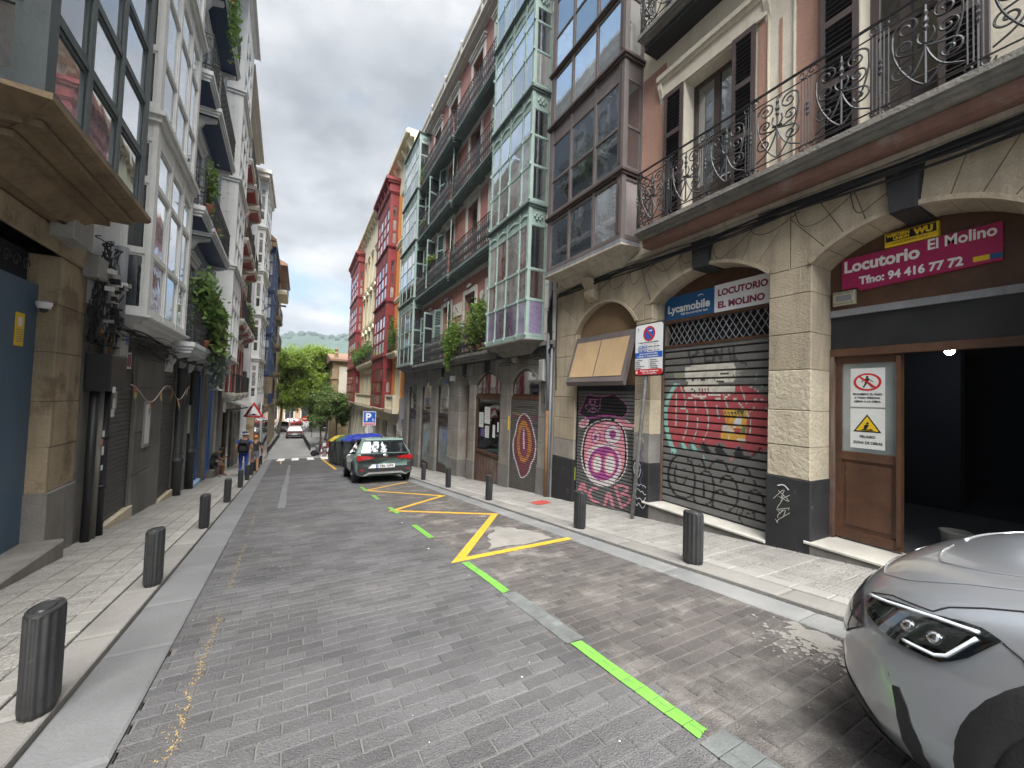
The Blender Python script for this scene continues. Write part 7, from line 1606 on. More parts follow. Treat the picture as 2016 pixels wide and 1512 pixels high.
def hatchback(name, label, loc, rz, paint, detail=True, plate=None, L=4.3, W=.93, Hh=1.5, tilt=0., s=1.):
    t = thing(name, label, 'car', loc, (tilt, 0, rz)); t.scale = (s, s, s)
    # lower body: y = 0 rear ... L front
    st = [(0.02, .80, .30, .93), (.10, .88, .24, .97), (.30, W-.01, .22, .99), (.80, W, .21, .97), (1.6, W, .21, .95), (2.5, W, .21, .93), (3.2, W-.01, .21, .91), (3.75, W-.04, .22, .84), (4.1, .82, .25, .76), (L, .66, .3, .62)]
    secs = []
    for y, w_, z0, z1 in st:
        secs.append([(0, y, z0), (w_*.8, y, z0), (w_*.94, y, z0+.06), (w_, y, z0+.2), (w_, y, z0+(z1-z0)*.55), (w_*.985, y, z0+(z1-z0)*.78), (w_*.95, y, z1-.04), (w_*.9, y, z1), (w_*.5, y, z1+.015), (0, y, z1+.02)])
    loft(secs, paint, 'body', t)
    yr, yb, yf, yw = .52, .10, 2.15, 3.0
    roof = [[(0, y, z+.02), (w_*.5, y, z+.015), (w_*.85, y, z-.005), (w_, y, z-.05)][::-1] for y, w_, z in ((yr-.12, .60, Hh-.05), (yr, .62, Hh-.03), (1.0, .65, Hh), (1.6, .65, Hh), (yf, .60, Hh-.05))]
    loft(roof, paint, 'roof', t, False)
    def quad(name_, pts, mat, both=True):
        for s_ in ((1, -1) if both else (1,)): MB().poly([(p[0]*s_, p[1], p[2]) for p in (pts if s_ > 0 else pts[::-1])]).build(name_, mat, t)
    # glass house
    MB().poly([(-.60, yr-.14, Hh-.06), (.60, yr-.14, Hh-.06), (.76, yb-.0, 1.0), (-.76, yb-.0, 1.0)]).build('rear_window', 'car_glass', t)
    MB().poly([(-.58, yf, Hh-.07), (.58, yf, Hh-.07), (.80, yw, .93), (-.80, yw, .93)]).build('windscreen', 'car_glass', t)
    for s_, nm in ((1, 'side_window'), (-1, 'side_window')): MB().poly([(s_*.63, .72, Hh-.06), (s_*.645, yf-.05, Hh-.07), (s_*.84, yw-.15, .95), (s_*.87, .45, .99), (s_*.8, .45, 1.12)]).build(nm, 'car_glass', t)
    quad('rear_pillar', [(.60, yr-.14, Hh-.06), (.66, .75, Hh-.05), (.83, .45, 1.1), (.90, .32, .98), (.76, yb, 1.0)], paint); quad('front_pillar', [(.58, yf, Hh-.07), (.65, yf-.08, Hh-.06), (.87, yw-.2, .94), (.80, yw, .93)], paint)
    for y in (1.55,): quad('door_pillar', [(.648, y-.05, Hh-.06), (.648, y+.05, Hh-.06), (.868, y+.05, .96), (.868, y-.05, .96)], 'plastic_black')
    for x in (-W+.09, W-.09):
        for y in (.72, 3.35): wheel(t, x, y, .33)
    for s_ in (-1, 1):
        for y in (.72, 3.35): MB().tube([(s_*(W+.002), y+.40*math.cos(a), .33+.40*math.sin(a)) for a in [PI*i/14 for i in range(15)]], .028, 5).build('wheel_arch', 'plastic_black', t)
        mr = MB().cbox(s_*.98-.1, s_*.98+.1, yw-.55, yw-.42, .95, 1.08, .02).build('mirror', paint if not detail else 'plastic_black', t)
    # rear details
    MB().box(-.80, .80, -.015, .12, .34, .55).box(-.86, -.72, 0, .2, .40, .66).box(.72, .86, 0, .2, .40, .66).build('rear_bumper', 'plastic_black', t)
    MB().prism([(-.72, .26), (-.52, .37), (.52, .37), (.72, .26), (.66, .26), (.50, .31), (-.50, .31), (-.66, .26)], -.03, .1).build('skid_plate', 'skid_grey', t)
    pl_ = MB().box(-.30, .30, -.032, -.018, .50, .62).build('number_plate', 'sign_white', t)
    if detail:
        MB().box(-.30, -.25, -.034, -.032, .50, .62).build('country_band', 'sign_royal', pl_)
        b = text_mb(plate, .115, .003); x0 = min(v[0] for v in b.v); x1 = max(v[0] for v in b.v); b.v = [(-.23+(v[0]-x0)/(x1-x0)*.50, -.034, .522+v[1]) for v in b.v]; b.build('lettering', 'black_print', pl_)
        MB().prism([(-.55, .50), (-.30, .50), (-.30, .62), (-.42, .62)], -.028, -.012).build('painted_plate_glare', 'sign_white', t)  # white shape painted in as glare beside the number plate
    for s_ in (-1, 1):
        MB().prism([(s_*.40, .80), (s_*.62, .78), (s_*.86, .74), (s_*.90, .82), (s_*.86, .92), (s_*.62, .90), (s_*.40, .86)] if s_ > 0 else [(s_*.40, .80), (s_*.62, .78), (s_*.86, .74), (s_*.90, .82), (s_*.86, .92), (s_*.62, .90), (s_*.40, .86)][::-1], -.02, .22).build('tail_light', 'taillight', t)
        MB().box(s_*.68, s_*.80, -.02, .05, .42, .46).build('reflector', 'taillight', t)
    MB().box(-.42, .42, -.008, .08, .83, .846).build('light_bar', 'taillight_dark', t); MB().prism([(-.78, .86), (.78, .86), (.77, .97), (-.77, .97)], -.004, .1).build('tailgate_trim', 'plastic_gloss', t)
    if detail:
        MB().add(MB().lathe([(.01, 0), (.9, 0), (1., .02), (1., .03), (.8, .035)], 24, sx=.085, sy=.045), Matrix.Translation((0, -.005, .90)) @ Matrix.Rotation(PI/2, 4, 'X')).build('emblem', 'chrome', t)
        MB().tube([(.05, .04, 1.06), (-.3, .075, 1.09), (-.42, .085, 1.1)], .012, 5).build('wiper', 'plastic_black', t)
        MB().xprism([(.62, Hh+.0), (.85, Hh+.005), (.66, Hh+.085)], -.018, .018).build('antenna', 'plastic_black', t)
        MB().prism([(-.58, 1.0), (-.05, 1.0), (-.02, 1.10), (-.16, 1.18), (-.2, 1.30), (-.52, 1.30)], 0, .001) if False else None
        MB().box(-.62, .62, .0, .1, Hh-.1, Hh-.085).build('spoiler_gap', 'plastic_black', t) if False else None
        MB().prism([(-.64, Hh-.1), (.64, Hh-.1), (.62, Hh-.035), (-.62, Hh-.035)], yr-.22, yr-.05).build('spoiler', paint, t)
        for s_ in (-1, 1): MB().box(s_*.90, s_*.945, .6, .62, .3, .95).build('panel_gap', 'plastic_black', t) if False else None
        text_o = text_mb('i20', .06, .002); text_o.v = [(.52+v[0], -.006+.0, .72+v[1]) for v in text_o.v]; text_o.build('lettering', 'chrome', t)
        MB().tube([(-.55, -.002, .69), (-.35, .0, .665), (.35, .0, .665), (.55, -.002, .69)], .006, 4).build('tailgate_seam', 'plastic_black', t)
    return t
hatchback('parked_hatchback', 'dark green hatchback with red light bar parked on the right', (2.70, 13.9, G(13.9)+.0), 0, 'paint_teal', True, '1786 NFR', tilt=-SLOPE, s=1.035)
hatchback('far_car', 'pale car driving away in the middle of the far lane', (-.35, 56.5, G(57)), 0, 'paint_white', False)
hatchback('far_car', 'white car parked across the far square on the left of the pole', (-1.9, 66, G(66)), RAD(8), 'paint_white', False)
hatchback('far_car', 'red car behind the pale car at the end of the street', (.6, 74, G(74)), RAD(80), 'paint_red', False)
hatchback('far_car', 'pale blue car on the right of the far square', (3.6, 66, G(66)), RAD(-35), 'paint_blue', False)
hatchback('far_car', 'dark grey car half hidden behind the small tree', (4.2, 59, G(59)), RAD(-60), 'paint_black', False)

# ---- silver car whose nose enters the picture on the right
HS=[.16,.22,.30,.40,.50,.58,.66,.72,.78,.83,.87,.90,.93,.96,.99,1.02,1.05,1.08]
YN=[.85,.915,.95,.97,.97,.968,.952,.925,.89,.845,.79,.735,.66,.52,.32,.05,-.4,-.9]
XS=[2.06,2.02,1.985,1.965,1.955,1.95,1.95,1.955,1.965,1.98,2.00,2.03,2.08,2.14,2.20,2.26,2.34,2.45]
PE=[3.0,3.2,3.35,3.4,3.4,3.35,3.25,3.1,3.0,2.9,2.8,2.8,2.8,2.8,2.8,2.7,2.6,2.6]
CXS, YE = 2.9, -1.2
def suv_point(t, h, off=0.):
    def raw(t, h):
        yn = np.interp(h, HS, YN); xs = np.interp(h, HS, XS); p = np.interp(h, HS, PE); yb = min(-.3, yn-.5); a = CXS-xs; b = yn-yb
        if t <= .7:
            th = (t/.7)*PI/2; x = CXS-a*math.sin(th)**(2/p); y = yb+b*max(0, math.cos(th))**(2/p)
        else: x = xs; y = yb+(YE-yb)*(t-.7)/.3
        return Vector((x, y, -1.5-.114*y+h))
    P = raw(t, h)
    if off:
        e = .004; n = (raw(min(1, t+e), h)-raw(max(0, t-e), h)).cross(raw(t, min(1.08, h+e))-raw(t, max(.16, h-e)))
        if n.length > 1e-9: n.normalize(); n = n if n.dot(P-Vector((2.9, -.5, -1))) > 0 else -n; P = P+n*off
    return P
SO = Vector((2.9, -1.3, G(-1.3)))
suv = thing('silver_car', 'silver sport utility car whose front corner and headlight enter at the lower right', 'car', tuple(SO))
def sl_(P): return tuple(P-SO)
TWIN = {}
class mir:
    """builds a piece and its mirror image as two objects"""
    def __init__(s, b): s.b = b
    def build(s, name, mat, parent, smooth=False):
        o = s.b.build(name, mat, parent, smooth); c = MB(); c.v = [(-v[0], v[1], v[2]) for v in s.b.v]; c.f = [tuple(reversed(f)) for f in s.b.f]
        TWIN[o.name] = c.build(name, mat, TWIN.get(parent.name, parent), smooth); return o
NT_, NH = 90, 60; b = MB(); tt = [i/NT_ for i in range(NT_+1)]; hh = [.16+(1.08-.16)*j/NH for j in range(NH+1)]
AC, AH, AR = .0, .35, .44
full = [(-1, t_) for t_ in reversed(tt[1:])]+[(1, t_) for t_ in tt]
for sg_, t_ in full:
    for h in hh: p = sl_(suv_point(t_, h)); b.v.append((p[0]*sg_, p[1], p[2]))
for i in range(len(full)-1):
    tm = (full[i][1]+full[i+1][1])/2
    for j in range(NH):
        P = suv_point(tm, hh[j]+.5*(1.08-.16)/NH); hgt = P.z+1.5+.114*P.y
        if (P.y-AC)**2+(hgt-AH)**2 < AR**2 and P.x < 2.2: continue
        a = i*(NH+1)+j; b.f.append((a, a+NH+1, a+NH+2, a+1))
b.build('front_body', 'paint_silver', suv, True)
def surf_poly(th, off, name, mat, parent=suv, n=1, smooth=False, mirror=True, dens=8):
    """patch on the body: outline in (t,h), filled by columns between its upper and lower edge"""
    up, lo = th; b = MB(); K = 26
    u0, u1 = max(up[0][0], lo[0][0]), min(up[-1][0], lo[-1][0])
    for k in range(K+1):
        t_ = u0+(u1-u0)*k/K; h1 = np.interp(t_, [p[0] for p in up], [p[1] for p in up]); h0 = np.interp(t_, [p[0] for p in lo], [p[1] for p in lo])
        for q in range(dens+1): b.v.append(sl_(suv_point(t_, h0+(h1-h0)*q/dens, off)))
    for k in range(K):
        for q in range(dens): a = k*(dens+1)+q; b.f.append((a, a+dens+1, a+dens+2, a+1))
    return (mir(b) if mirror else b).build(name, mat, parent, True)
def surf_line(th, off, r, name, mat, parent=suv, n=6):
    pts = []
    for (t0, h0), (t1, h1) in zip(th[:-1], th[1:]):
        for k in range(6): pts.append(sl_(suv_point(t0+(t1-t0)*k/6, h0+(h1-h0)*k/6, off)))
    pts.append(sl_(suv_point(*th[-1], off))); b = MB().tube(pts, r, n); return mir(b).build(name, mat, parent, True)
HU = [(.235, .755), (.316, .789), (.395, .803), (.445, .818), (.471, .82), (.499, .803)]; HLo = [(.235, .74), (.275, .705), (.345, .680), (.40, .667), (.445, .667), (.472, .672), (.489, .722), (.499, .80)]
hl = surf_poly((HU, HLo), .004, 'headlight', 'plastic_gloss')
surf_line([(.25, .757), (.35, .783), (.416, .797), (.474, .803)], .008, .0075, 'daylight_strip', 'led_white', hl); surf_line([(.405, .686), (.458, .686), (.470, .700), (.480, .785)], .008, .007, 'daylight_strip', 'led_white', hl)
for t_, h, r in ((.388, .738, .030), (.437, .738, .030)):
    b = MB().ball(sl_(suv_point(t_, h, -.008)), r, 14, 8); mir(b).build('lens', 'chrome', hl, True)
surf_poly(([(.30, .752), (.36, .772), (.42, .785), (.468, .788)], [(.30, .722), (.36, .702), (.42, .698), (.468, .712)]), .0055, 'reflector', 'alloy', hl)
surf_poly((HU, HLo), .0125, 'lens_cover', 'clear', hl)
def surf_strip(left, right, off, name, mat, parent=suv):
    b = MB(); K = 24; hs_ = [left[0][1]+(left[-1][1]-left[0][1])*k/K for k in range(K+1)]
    for k, h in enumerate(hs_):
        f = k/K*(len(left)-1); i = min(int(f), len(left)-2); f -= i
        l_ = (left[i][0]+(left[i+1][0]-left[i][0])*f, left[i][1]+(left[i+1][1]-left[i][1])*f); r_ = (right[i][0]+(right[i+1][0]-right[i][0])*f, right[i][1]+(right[i+1][1]-right[i][1])*f)
        for q in range(5): b.v.append(sl_(suv_point(l_[0]+(r_[0]-l_[0])*q/4, l_[1]+(r_[1]-l_[1])*q/4, off)))
    for k in range(K):
        for q in range(4): a = k*5+q; b.f.append((a, a+1, a+6, a+5))
    return mir(b).build(name, mat, parent, True)
surf_strip([(.408, .505), (.4155, .413), (.409, .263), (.395, .18)], [(.422, .511), (.437, .45), (.449, .331), (.440, .19)], .0025, 'air_curtain', 'plastic_black')
surf_poly(([(.0, .235), (.2, .235), (.36, .225), (.46, .20), (.50, .19)], [(.0, .165), (.2, .165), (.36, .165), (.46, .165), (.50, .165)]), .012, 'chin_lip', 'skid_grey')
surf_poly(([(.0, .40), (.15, .40), (.28, .36), (.34, .30)], [(.0, .25), (.15, .25), (.28, .25), (.34, .26)]), .004, 'lower_grille', 'plastic_black')
surf_poly(([(.0, .74), (.12, .74), (.22, .735), (.255, .70), (.30, .66)], [(.0, .50), (.12, .50), (.22, .56), (.255, .60), (.30, .645)]), .006, 'grille', 'plastic_gloss')
surf_line([(.235, .765), (.30, .80), (.396, .812), (.404, .841), (.434, .872), (.467, .893), (.55, .905), (.70, .915), (.99, .95)], .0005, .0032, 'panel_gap', 'plastic_black')
surf_line([(.50, .80), (.528, .776), (.56, .70), (.575, .66)], .0005, .0028, 'panel_gap', 'plastic_black')
surf_line([(.02, .93), (.20, .925), (.30, .945), (.42, .985), (.60, 1.02)], -.001, .006, 'bonnet_crease', 'paint_silver'); surf_line([(.02, .83), (.18, .83), (.27, .86), (.35, .91), (.45, .95), (.6, .985)], -.001, .0055, 'bonnet_crease', 'paint_silver')
mir(MB().ball(sl_(suv_point(.40, .54, -.004)), .008, 8, 5)).build('parking_sensor', 'alloy', suv, True)
# wheel-arch cladding, wheel, well
b = MB(); K = 26
for k in range(K+1):
    a = -.25+(PI+.5)*k/K
    for rr_, dx in ((.36, .03), (.40, -.012), (.465, -.012), (.478, .0)):
        y = AC+rr_*math.cos(a); h = AH+rr_*math.sin(a); xs = np.interp(h, HS, XS)
        if y > -.05: # follow the rounded corner
            lo_, hi_ = .3, .7
            for _ in range(30):
                md = (lo_+hi_)/2
                if suv_point(md, min(max(h, .16), 1.0)).y > y: lo_ = md
                else: hi_ = md
            xs = suv_point(lo_, min(max(h, .16), 1.0)).x
        b.v.append(sl_(Vector((xs+dx, y, -1.5-.114*y+h))))
for k in range(K):
    for q in range(3): a = k*4+q; b.f.append((a, a+4, a+5, a+1))
mir(b).build('arch_cladding', 'plastic_black', suv, True)
b = MB()
for k in range(K+1):
    a = -.25+(PI+.5)*k/K
    for x in (1.99, 2.45): y = AC+.42*math.cos(a); b.v.append(sl_(Vector((x+(.06 if y > .3 else 0), y, -1.5-.114*y+AH+.42*math.sin(a)))))
for k in range(K): b.f.append((2*k, 2*k+2, 2*k+3, 2*k+1))
mir(MB().quad(*[sl_(Vector((2.44, y, -1.5-.114*y+h))) for y, h in ((-.55, .1), (.5, .1), (.5, .78), (-.55, .78))])).build('wheel_well_back', 'plastic_black', suv); mir(b).build('wheel_well', 'plastic_black', suv)
for x in (-.80, .80):
    for y in (1.32, -1.38): wheel(suv, x, y, .345, .23)
for o in [c for c in suv.children if c.name.startswith('wheel') and not c.name.startswith('wheel_well')]: o.rotation_euler = (-SLOPE, 0, 0)
# cabin and tail, behind the camera's shoulder
secs = []
for y, w_, z0, z1 in ((-2.05, .86, .35, .95), (-1.9, .94, .22, 1.02), (-1.0, .955, .2, 1.02), (0., .955, .2, 1.0), (.12, .95, .2, 1.0)):
    secs.append([(0, y, z0-.114*y), (w_*.9, y, z0-.114*y), (w_, y, z0+.2-.114*y), (w_, y, z0+.55*(z1-z0)-.114*y), (w_*.95, y, z1-.114*y), (0, y, z1+.02-.114*y)])
loft(secs, 'paint_silver', 'rear_body', suv)
secs = [[(.86, y, 1.0-.114*y), (.80, y, 1.0+(z-1)*.5-.114*y), (w_, y, z-.06-.114*y), (w_*.8, y, z-.114*y), (0, y, z+.02-.114*y)] for y, w_, z in ((-2.0, .6, 1.05), (-1.75, .62, 1.5), (-1.2, .66, 1.6), (-.4, .66, 1.6), (.1, .62, 1.5), (.75, .72, 1.08))]
loft(secs, 'car_glass', 'cabin_glass', suv); loft([[(.58, y, z-.03-.114*y), (.5, y, z+.012-.114*y), (0, y, z+.035-.114*y)] for y, z in ((-1.75, 1.5), (-1.2, 1.6), (-.4, 1.6), (.05, 1.52))], 'paint_silver', 'roof', suv, False)

# =================================================================== STREET FURNITURE
for nm, c in (('lid_yellow', (.62, .45, .03)), ('lid_green', (.06, .13, .075)), ('lid_blue', (.025, .05, .36)), ('bin_dark', (.028, .032, .034))): pm(nm, c, .5, .15, 4, .08, 60, streak=.15)
BINS = 'waste containers in a row'
def container(y0, xc, lid, lab, L_=1.6):
    o = thing('waste_container', lab, 'container', (xc, y0, G(y0)), (-SLOPE if y0 < 36 else 0, 0, 0), BINS); w_ = .78
    b = MB(); b.zprism([(-w_+.08, .05), (w_-.08, .05), (w_-.08, L_-.05), (-w_+.08, L_-.05)], .06, .1)
    lo = [(-w_+.10, .08), (w_-.10, .08), (w_-.10, L_-.08), (-w_+.10, L_-.08)]; hi = [(-w_, 0), (w_, 0), (w_, L_), (-w_, L_)]; i = len(b.v)
    b.v += [(p[0], p[1], .1) for p in lo]+[(p[0], p[1], 1.35) for p in hi]
    b.f += [(i, i+1, i+5, i+4), (i+1, i+2, i+6, i+5), (i+2, i+3, i+7, i+6), (i+3, i, i+4, i+7), (i+4, i+5, i+6, i+7)]
    b.build('body', 'bin_dark', o)
    for k in range(4): MB().box(-w_-.005+.02*(k*0), -w_+.05, .25+k*.38, .32+k*.38, .2, 1.3).build('rib', 'bin_dark', o)
    MB().box(-w_-.03, w_+.03, -.04, L_+.04, 1.35, 1.42).build('rim', 'bin_dark', o)
    prof = [(-w_-.02, 1.42), (-w_+.0, 1.52), (-w_*.55, 1.70), (0, 1.76), (w_*.55, 1.70), (w_, 1.52), (w_+.02, 1.42)]
    ld = MB().prism(prof, -.03, L_+.03); ld.build('lid', lid, o)
    for y in (.3, L_-.3): MB().tube([(-w_, y, 1.44), (-w_*.55, y, 1.725), (0, y, 1.785), (w_*.55, y, 1.725), (w_, y, 1.44)], .03, 5).build('lid_rib', lid, o)
    MB().box(-.25, .25, -.015, .012, .8, 1.2).build('sticker', 'sign_red', o) if lid == 'lid_green' else None
    for x in (-.5, .5):
        for y in (.25, L_-.25): MB().tube([(x-.05, y, .06), (x+.05, y, .06)], .06, 10).build('castor', 'rubber', o)
container(27.2, 2.62, 'lid_yellow', 'yellow-lidded waste container, farthest of the row'); container(25.0, 2.78, 'lid_green', 'green-lidded waste container next to the yellow one'); container(22.8, 3.0, 'lid_blue', 'blue-lidded waste container in the middle of the row'); container(20.7, 3.3, 'lid_blue', 'blue-lidded waste container right behind the green hatchback')
# speed-bump warning sign
sb = thing('warning_sign', 'red and white triangular speed bump sign on a pole at the left', 'sign', (-2.30, 27, G(27)+.04)); MB().tube([(.35, .05, 0), (.35, .05, 3.75)], .035, 8).build('pole', 'galvanised', sb, True)
def tri(s_, z, y, mat, name): MB().poly([(-s_, y, z-s_*.58), (s_, y, z-s_*.58), (0, y, z+s_*1.15)]).build(name, mat, sb)
MB().prism([(-.5, 2.89), (.5, 2.89), (0, 3.76)], .0, .03).build('plate', 'sign_red', sb); tri(.34, 3.17, -.004, 'sign_white', 'field')
MB().poly([(-.2+.4*i/10, -.008, 3.02+(.07*math.sin(PI*i/10)**2)) for i in range(11)]+[(.2, -.008, 2.99), (-.2, -.008, 2.99)]).build('bump_symbol', 'black_print', sb)
MB().box(.2, .45, -.004, .02, 2.68, 2.80).build('small_plate', 'sign_white', sb)
# disabled parking sign
ps_ = thing('parking_place_sign', 'blue parking sign with wheelchair symbol beyond the green hatchback', 'sign', (3.72, 24.6, G(24.6)+.04)); MB().tube([(0, .05, 0), (0, .05, 3.0)], .035, 8).build('pole', 'galvanised', ps_, True)
MB().box(-.36, .36, -.01, .02, 2.28, 3.12).build('plate', 'sign_white', ps_); MB().box(-.33, .33, -.014, -.01, 2.48, 3.09).build('blue_field', 'sign_royal', ps_); MB().box(-.31, .31, -.014, -.01, 2.31, 2.45).build('red_text_band', 'sign_red', ps_)
b = text_mb('P', .62, .02); b.v = [(-.24+v[0], -.018, 2.58+v[1]) for v in b.v]; b.build('lettering', 'white_print', ps_)
b = MB().tube([(.2+.055*math.cos(a), -.018, 2.60+.055*math.sin(a)) for a in [2*PI*i/12 for i in range(12)]], .012, 4, True).tube([(.17, -.018, 2.74), (.18, -.018, 2.63), (.26, -.018, 2.62), (.29, -.018, 2.55)], .014, 4); b.build('wheelchair_symbol', 'white_print', ps_)
MB().box(-.28, .28, -.016, -.014, 2.36, 2.40).build('print_line', 'sign_white', ps_)
rs2 = thing('round_sign', 'round white wall sign on the far right house', 'sign', (5.0, 33, -3.0)); MB().add(MB().lathe([(.01, 0), (.32, 0), (.32, .04), (.01, .04)], 20), Matrix.Rotation(PI/2, 4, 'X')).build('plate', 'sign_white', rs2); MB().box(.0, .36, -.02, .0, -.03, .03).build('arm', 'iron_black', rs2)
ne = thing('no_entry_sign', 'red no entry sign at the end of the street', 'sign', (.75, 57, G(57))); MB().tube([(0, .03, 0), (0, .03, 2.6)], .04, 8).build('pole', 'galvanised', ne); MB().add(MB().lathe([(.01, 0), (.38, 0), (.38, .03), (.01, .03)], 20, (0, 0, 0)), Matrix.Translation((0, 0, 2.5)) @ Matrix.Rotation(PI/2, 4, 'X')).build('plate', 'sign_red', ne); MB().box(-.26, .26, -.045, -.035, 2.44, 2.56).build('bar', 'sign_white', ne)
wp = thing('white_pole', 'tall white lighting pole standing in the far square', 'pole', (-1.1, 64, G(64))); MB().tube([(0, 0, 0), (0, 0, 4.4)], .09, 8).build('post', 'white_frame', wp); MB().box(-.3, .3, -.15, .15, 4.4, 5.0).build('head', 'zinc', wp)
for i, x in enumerate((1.6, 2.6, 3.4)):
    o = MB().tube([(0, 0, 0), (0, 0, 1.0)], .045, 6).build('thin_post', 'iron_black', None, loc=(x, 58, G(58))); o['label'] = ['thin black post left of the small tree', 'thin black post in the middle behind the scooters', 'thin black post right behind the scooters'][i]; o['category'] = 'post'; o['group'] = 'thin posts in the far square'
for i, (x, y) in enumerate(((1.85, 37.6), (2.35, 37.9))):
    o = thing('striped_post', ['red and white delineator post beside the scooters, left one', 'red and white delineator post beside the scooters, right one'][i], 'post', (x, y, G(y)), group='delineator posts')
    for k in range(4): MB().tube([(0, 0, k*.25), (0, 0, (k+1)*.25)], .05, 8).build('band', 'sign_red' if k % 2 else 'white_print', o)
# scooters
def scooter(x, y, rz, body, lab):
    o = thing('scooter', lab, 'scooter', (x, y, G(y)), (0, 0, rz), 'parked scooters')
    for yy in (-.62, .66):
        w_ = MB().add(MB().lathe([(.13, -.06), (.24, -.07), (.28, -.03), (.28, .03), (.24, .07), (.13, .06)], 18), Matrix.Translation((0, yy, .28)) @ Matrix.Rotation(PI/2, 4, 'Y')).build('wheel', 'rubber', o, True); MB().add(MB().lathe([(.02, -.05), (.13, -.05), (.13, .05), (.02, .05)], 12), Matrix.Translation((0, yy, .28)) @ Matrix.Rotation(PI/2, 4, 'Y')).build('rim', 'alloy', w_)
    loft([[(0, y_, z0), (w_, y_, z0+.05), (w_*1.1, y_, (z0+z1)/2), (w_*.8, y_, z1), (0, y_, z1+.02)] for y_, w_, z0, z1 in ((-1.0, .06, .62, .74), (-.8, .14, .45, .80), (-.4, .17, .36, .80), (-.05, .15, .33, .62), (.2, .14, .28, .42))], body, 'body', o)
    loft([[(0, y_, z0), (w_, y_, z0), (w_*1.05, y_, (z0+z1)/2), (w_*.7, y_, z1), (0, y_, z1)] for y_, w_, z0, z1 in ((.25, .16, .3, 1.0), (.4, .2, .45, 1.08), (.55, .1, .62, 1.0))], body, 'front_shield', o)
    loft([[(0, y_, z0), (.15, y_, z0), (.15, y_, z1-.03), (.1, y_, z1), (0, y_, z1)] for y_, z0, z1 in ((-.85, .78, .90), (-.5, .80, .93), (-.1, .74, .84))], 'plastic_black', 'seat', o)
    MB().tube([(0, .62, .3), (0, .42, 1.0)], .035, 6).build('fork', 'alloy', o); MB().tube([(-.33, .28, 1.08), (-.15, .38, 1.1), (.15, .38, 1.1), (.33, .28, 1.08)], .018, 6).build('handlebar', 'iron_black', o)
    for s_ in (-1, 1): MB().tube([(s_*.25, .32, 1.1), (s_*.3, .3, 1.28)], .01, 4).ball((s_*.31, .3, 1.3), .07, 8, 5, (1, .4, .7)).build('mirror', 'plastic_black', o)
    MB().ball((0, .55, .92), .08, 10, 6).build('headlamp', 'chrome', o, True); MB().box(-.16, .16, -1.05, -.72, .86, 1.1).build('top_box', 'plastic_black', o)
scooter(2.0, 39.6, RAD(80), 'paint_grey', 'dark grey scooter parked in front, beside the delineator posts'); scooter(2.3, 40.6, RAD(78), 'paint_black', 'black scooter parked nearest the crossing'); scooter(2.7, 42.0, RAD(72), 'paint_white', 'white scooter parked behind the black one'); scooter(3.0, 43.4, RAD(70), 'paint_red', 'red scooter parked between white and grey ones'); scooter(3.2, 44.8, RAD(70), 'paint_grey', 'grey scooter parked farthest from the crossing')

# =================================================================== PEOPLE (skin surfaces)
for nm, c in (('skin_tan', (.32, .17, .10)), ('skin_dark', (.13, .065, .04)), ('cloth_blue', (.025, .055, .27)), ('cloth_navy', (.02, .03, .09)), ('cloth_black', (.016, .016, .018)), ('cloth_grey', (.11, .13, .16)), ('hair_dark', (.012, .01, .009)), ('hair_orange', (.42, .14, .04)), ('cap_white', (.6, .6, .6)), ('shoe_pale', (.35, .35, .34))): pm(nm, c, .8, .15, 9, .15, 70)
TMP = bpy.data.scenes.new('tmp')
def skin(joints, edges, mats):
    """joints: name -> (x,y,z,r,matkey)"""
    names = list(joints); me = bpy.data.meshes.new('body'); me.from_pydata([joints[k][:3] for k in names], [(names.index(a), names.index(b)) for a, b in edges], [])
    o = bpy.data.objects.new('body', me); TMP.collection.objects.link(o); md = o.modifiers.new('s', 'SKIN'); md.use_smooth_shade = True
    sv = me.skin_vertices[0].data
    for i, k in enumerate(names): sv[i].radius = (joints[k][3],)*2 if not isinstance(joints[k][3], tuple) else joints[k][3]; sv[i].use_root = (k == 'pelvis')
    sub = o.modifiers.new('u', 'SUBSURF'); sub.levels = sub.render_levels = 2
    with bpy.context.temp_override(scene=TMP, view_layer=TMP.view_layers[0]):
        dg = bpy.context.evaluated_depsgraph_get(); dg.update(); ev = bpy.data.meshes.new_from_object(o.evaluated_get(dg))
    keys = list(dict.fromkeys(j[4] for j in joints.values()))
    ev.materials.clear()
    for k in keys: ev.materials.append(MATS[k])
    samp, lab = [], []
    for a, b in edges:
        A_, B_ = Vector(joints[a][:3]), Vector(joints[b][:3])
        for q in range(9): f = q/8; samp.append(tuple(A_.lerp(B_, f))); lab.append(keys.index(joints[a][4] if f < .5 else joints[b][4]))
    samp = np.array(samp); 
    for p in ev.polygons: p.material_index = lab[int(np.argmin(((samp-np.array(p.center))**2).sum(1)))]; p.use_smooth = True
    bpy.data.objects.remove(o); return ev
LIMB = [('pelvis', 'spine'), ('spine', 'chest'), ('chest', 'neck'), ('neck', 'head0'), ('head0', 'head'), ('head', 'crown'), ('chest', 'shL'), ('shL', 'elL'), ('elL', 'wrL'), ('wrL', 'haL'), ('haL', 'fiL'), ('chest', 'shR'), ('shR', 'elR'), ('elR', 'wrR'), ('wrR', 'haR'), ('haR', 'fiR'),
        ('pelvis', 'hipL'), ('hipL', 'knL'), ('knL', 'anL'), ('anL', 'toL'), ('pelvis', 'hipR'), ('hipR', 'knR'), ('knR', 'anR'), ('anR', 'toR')]
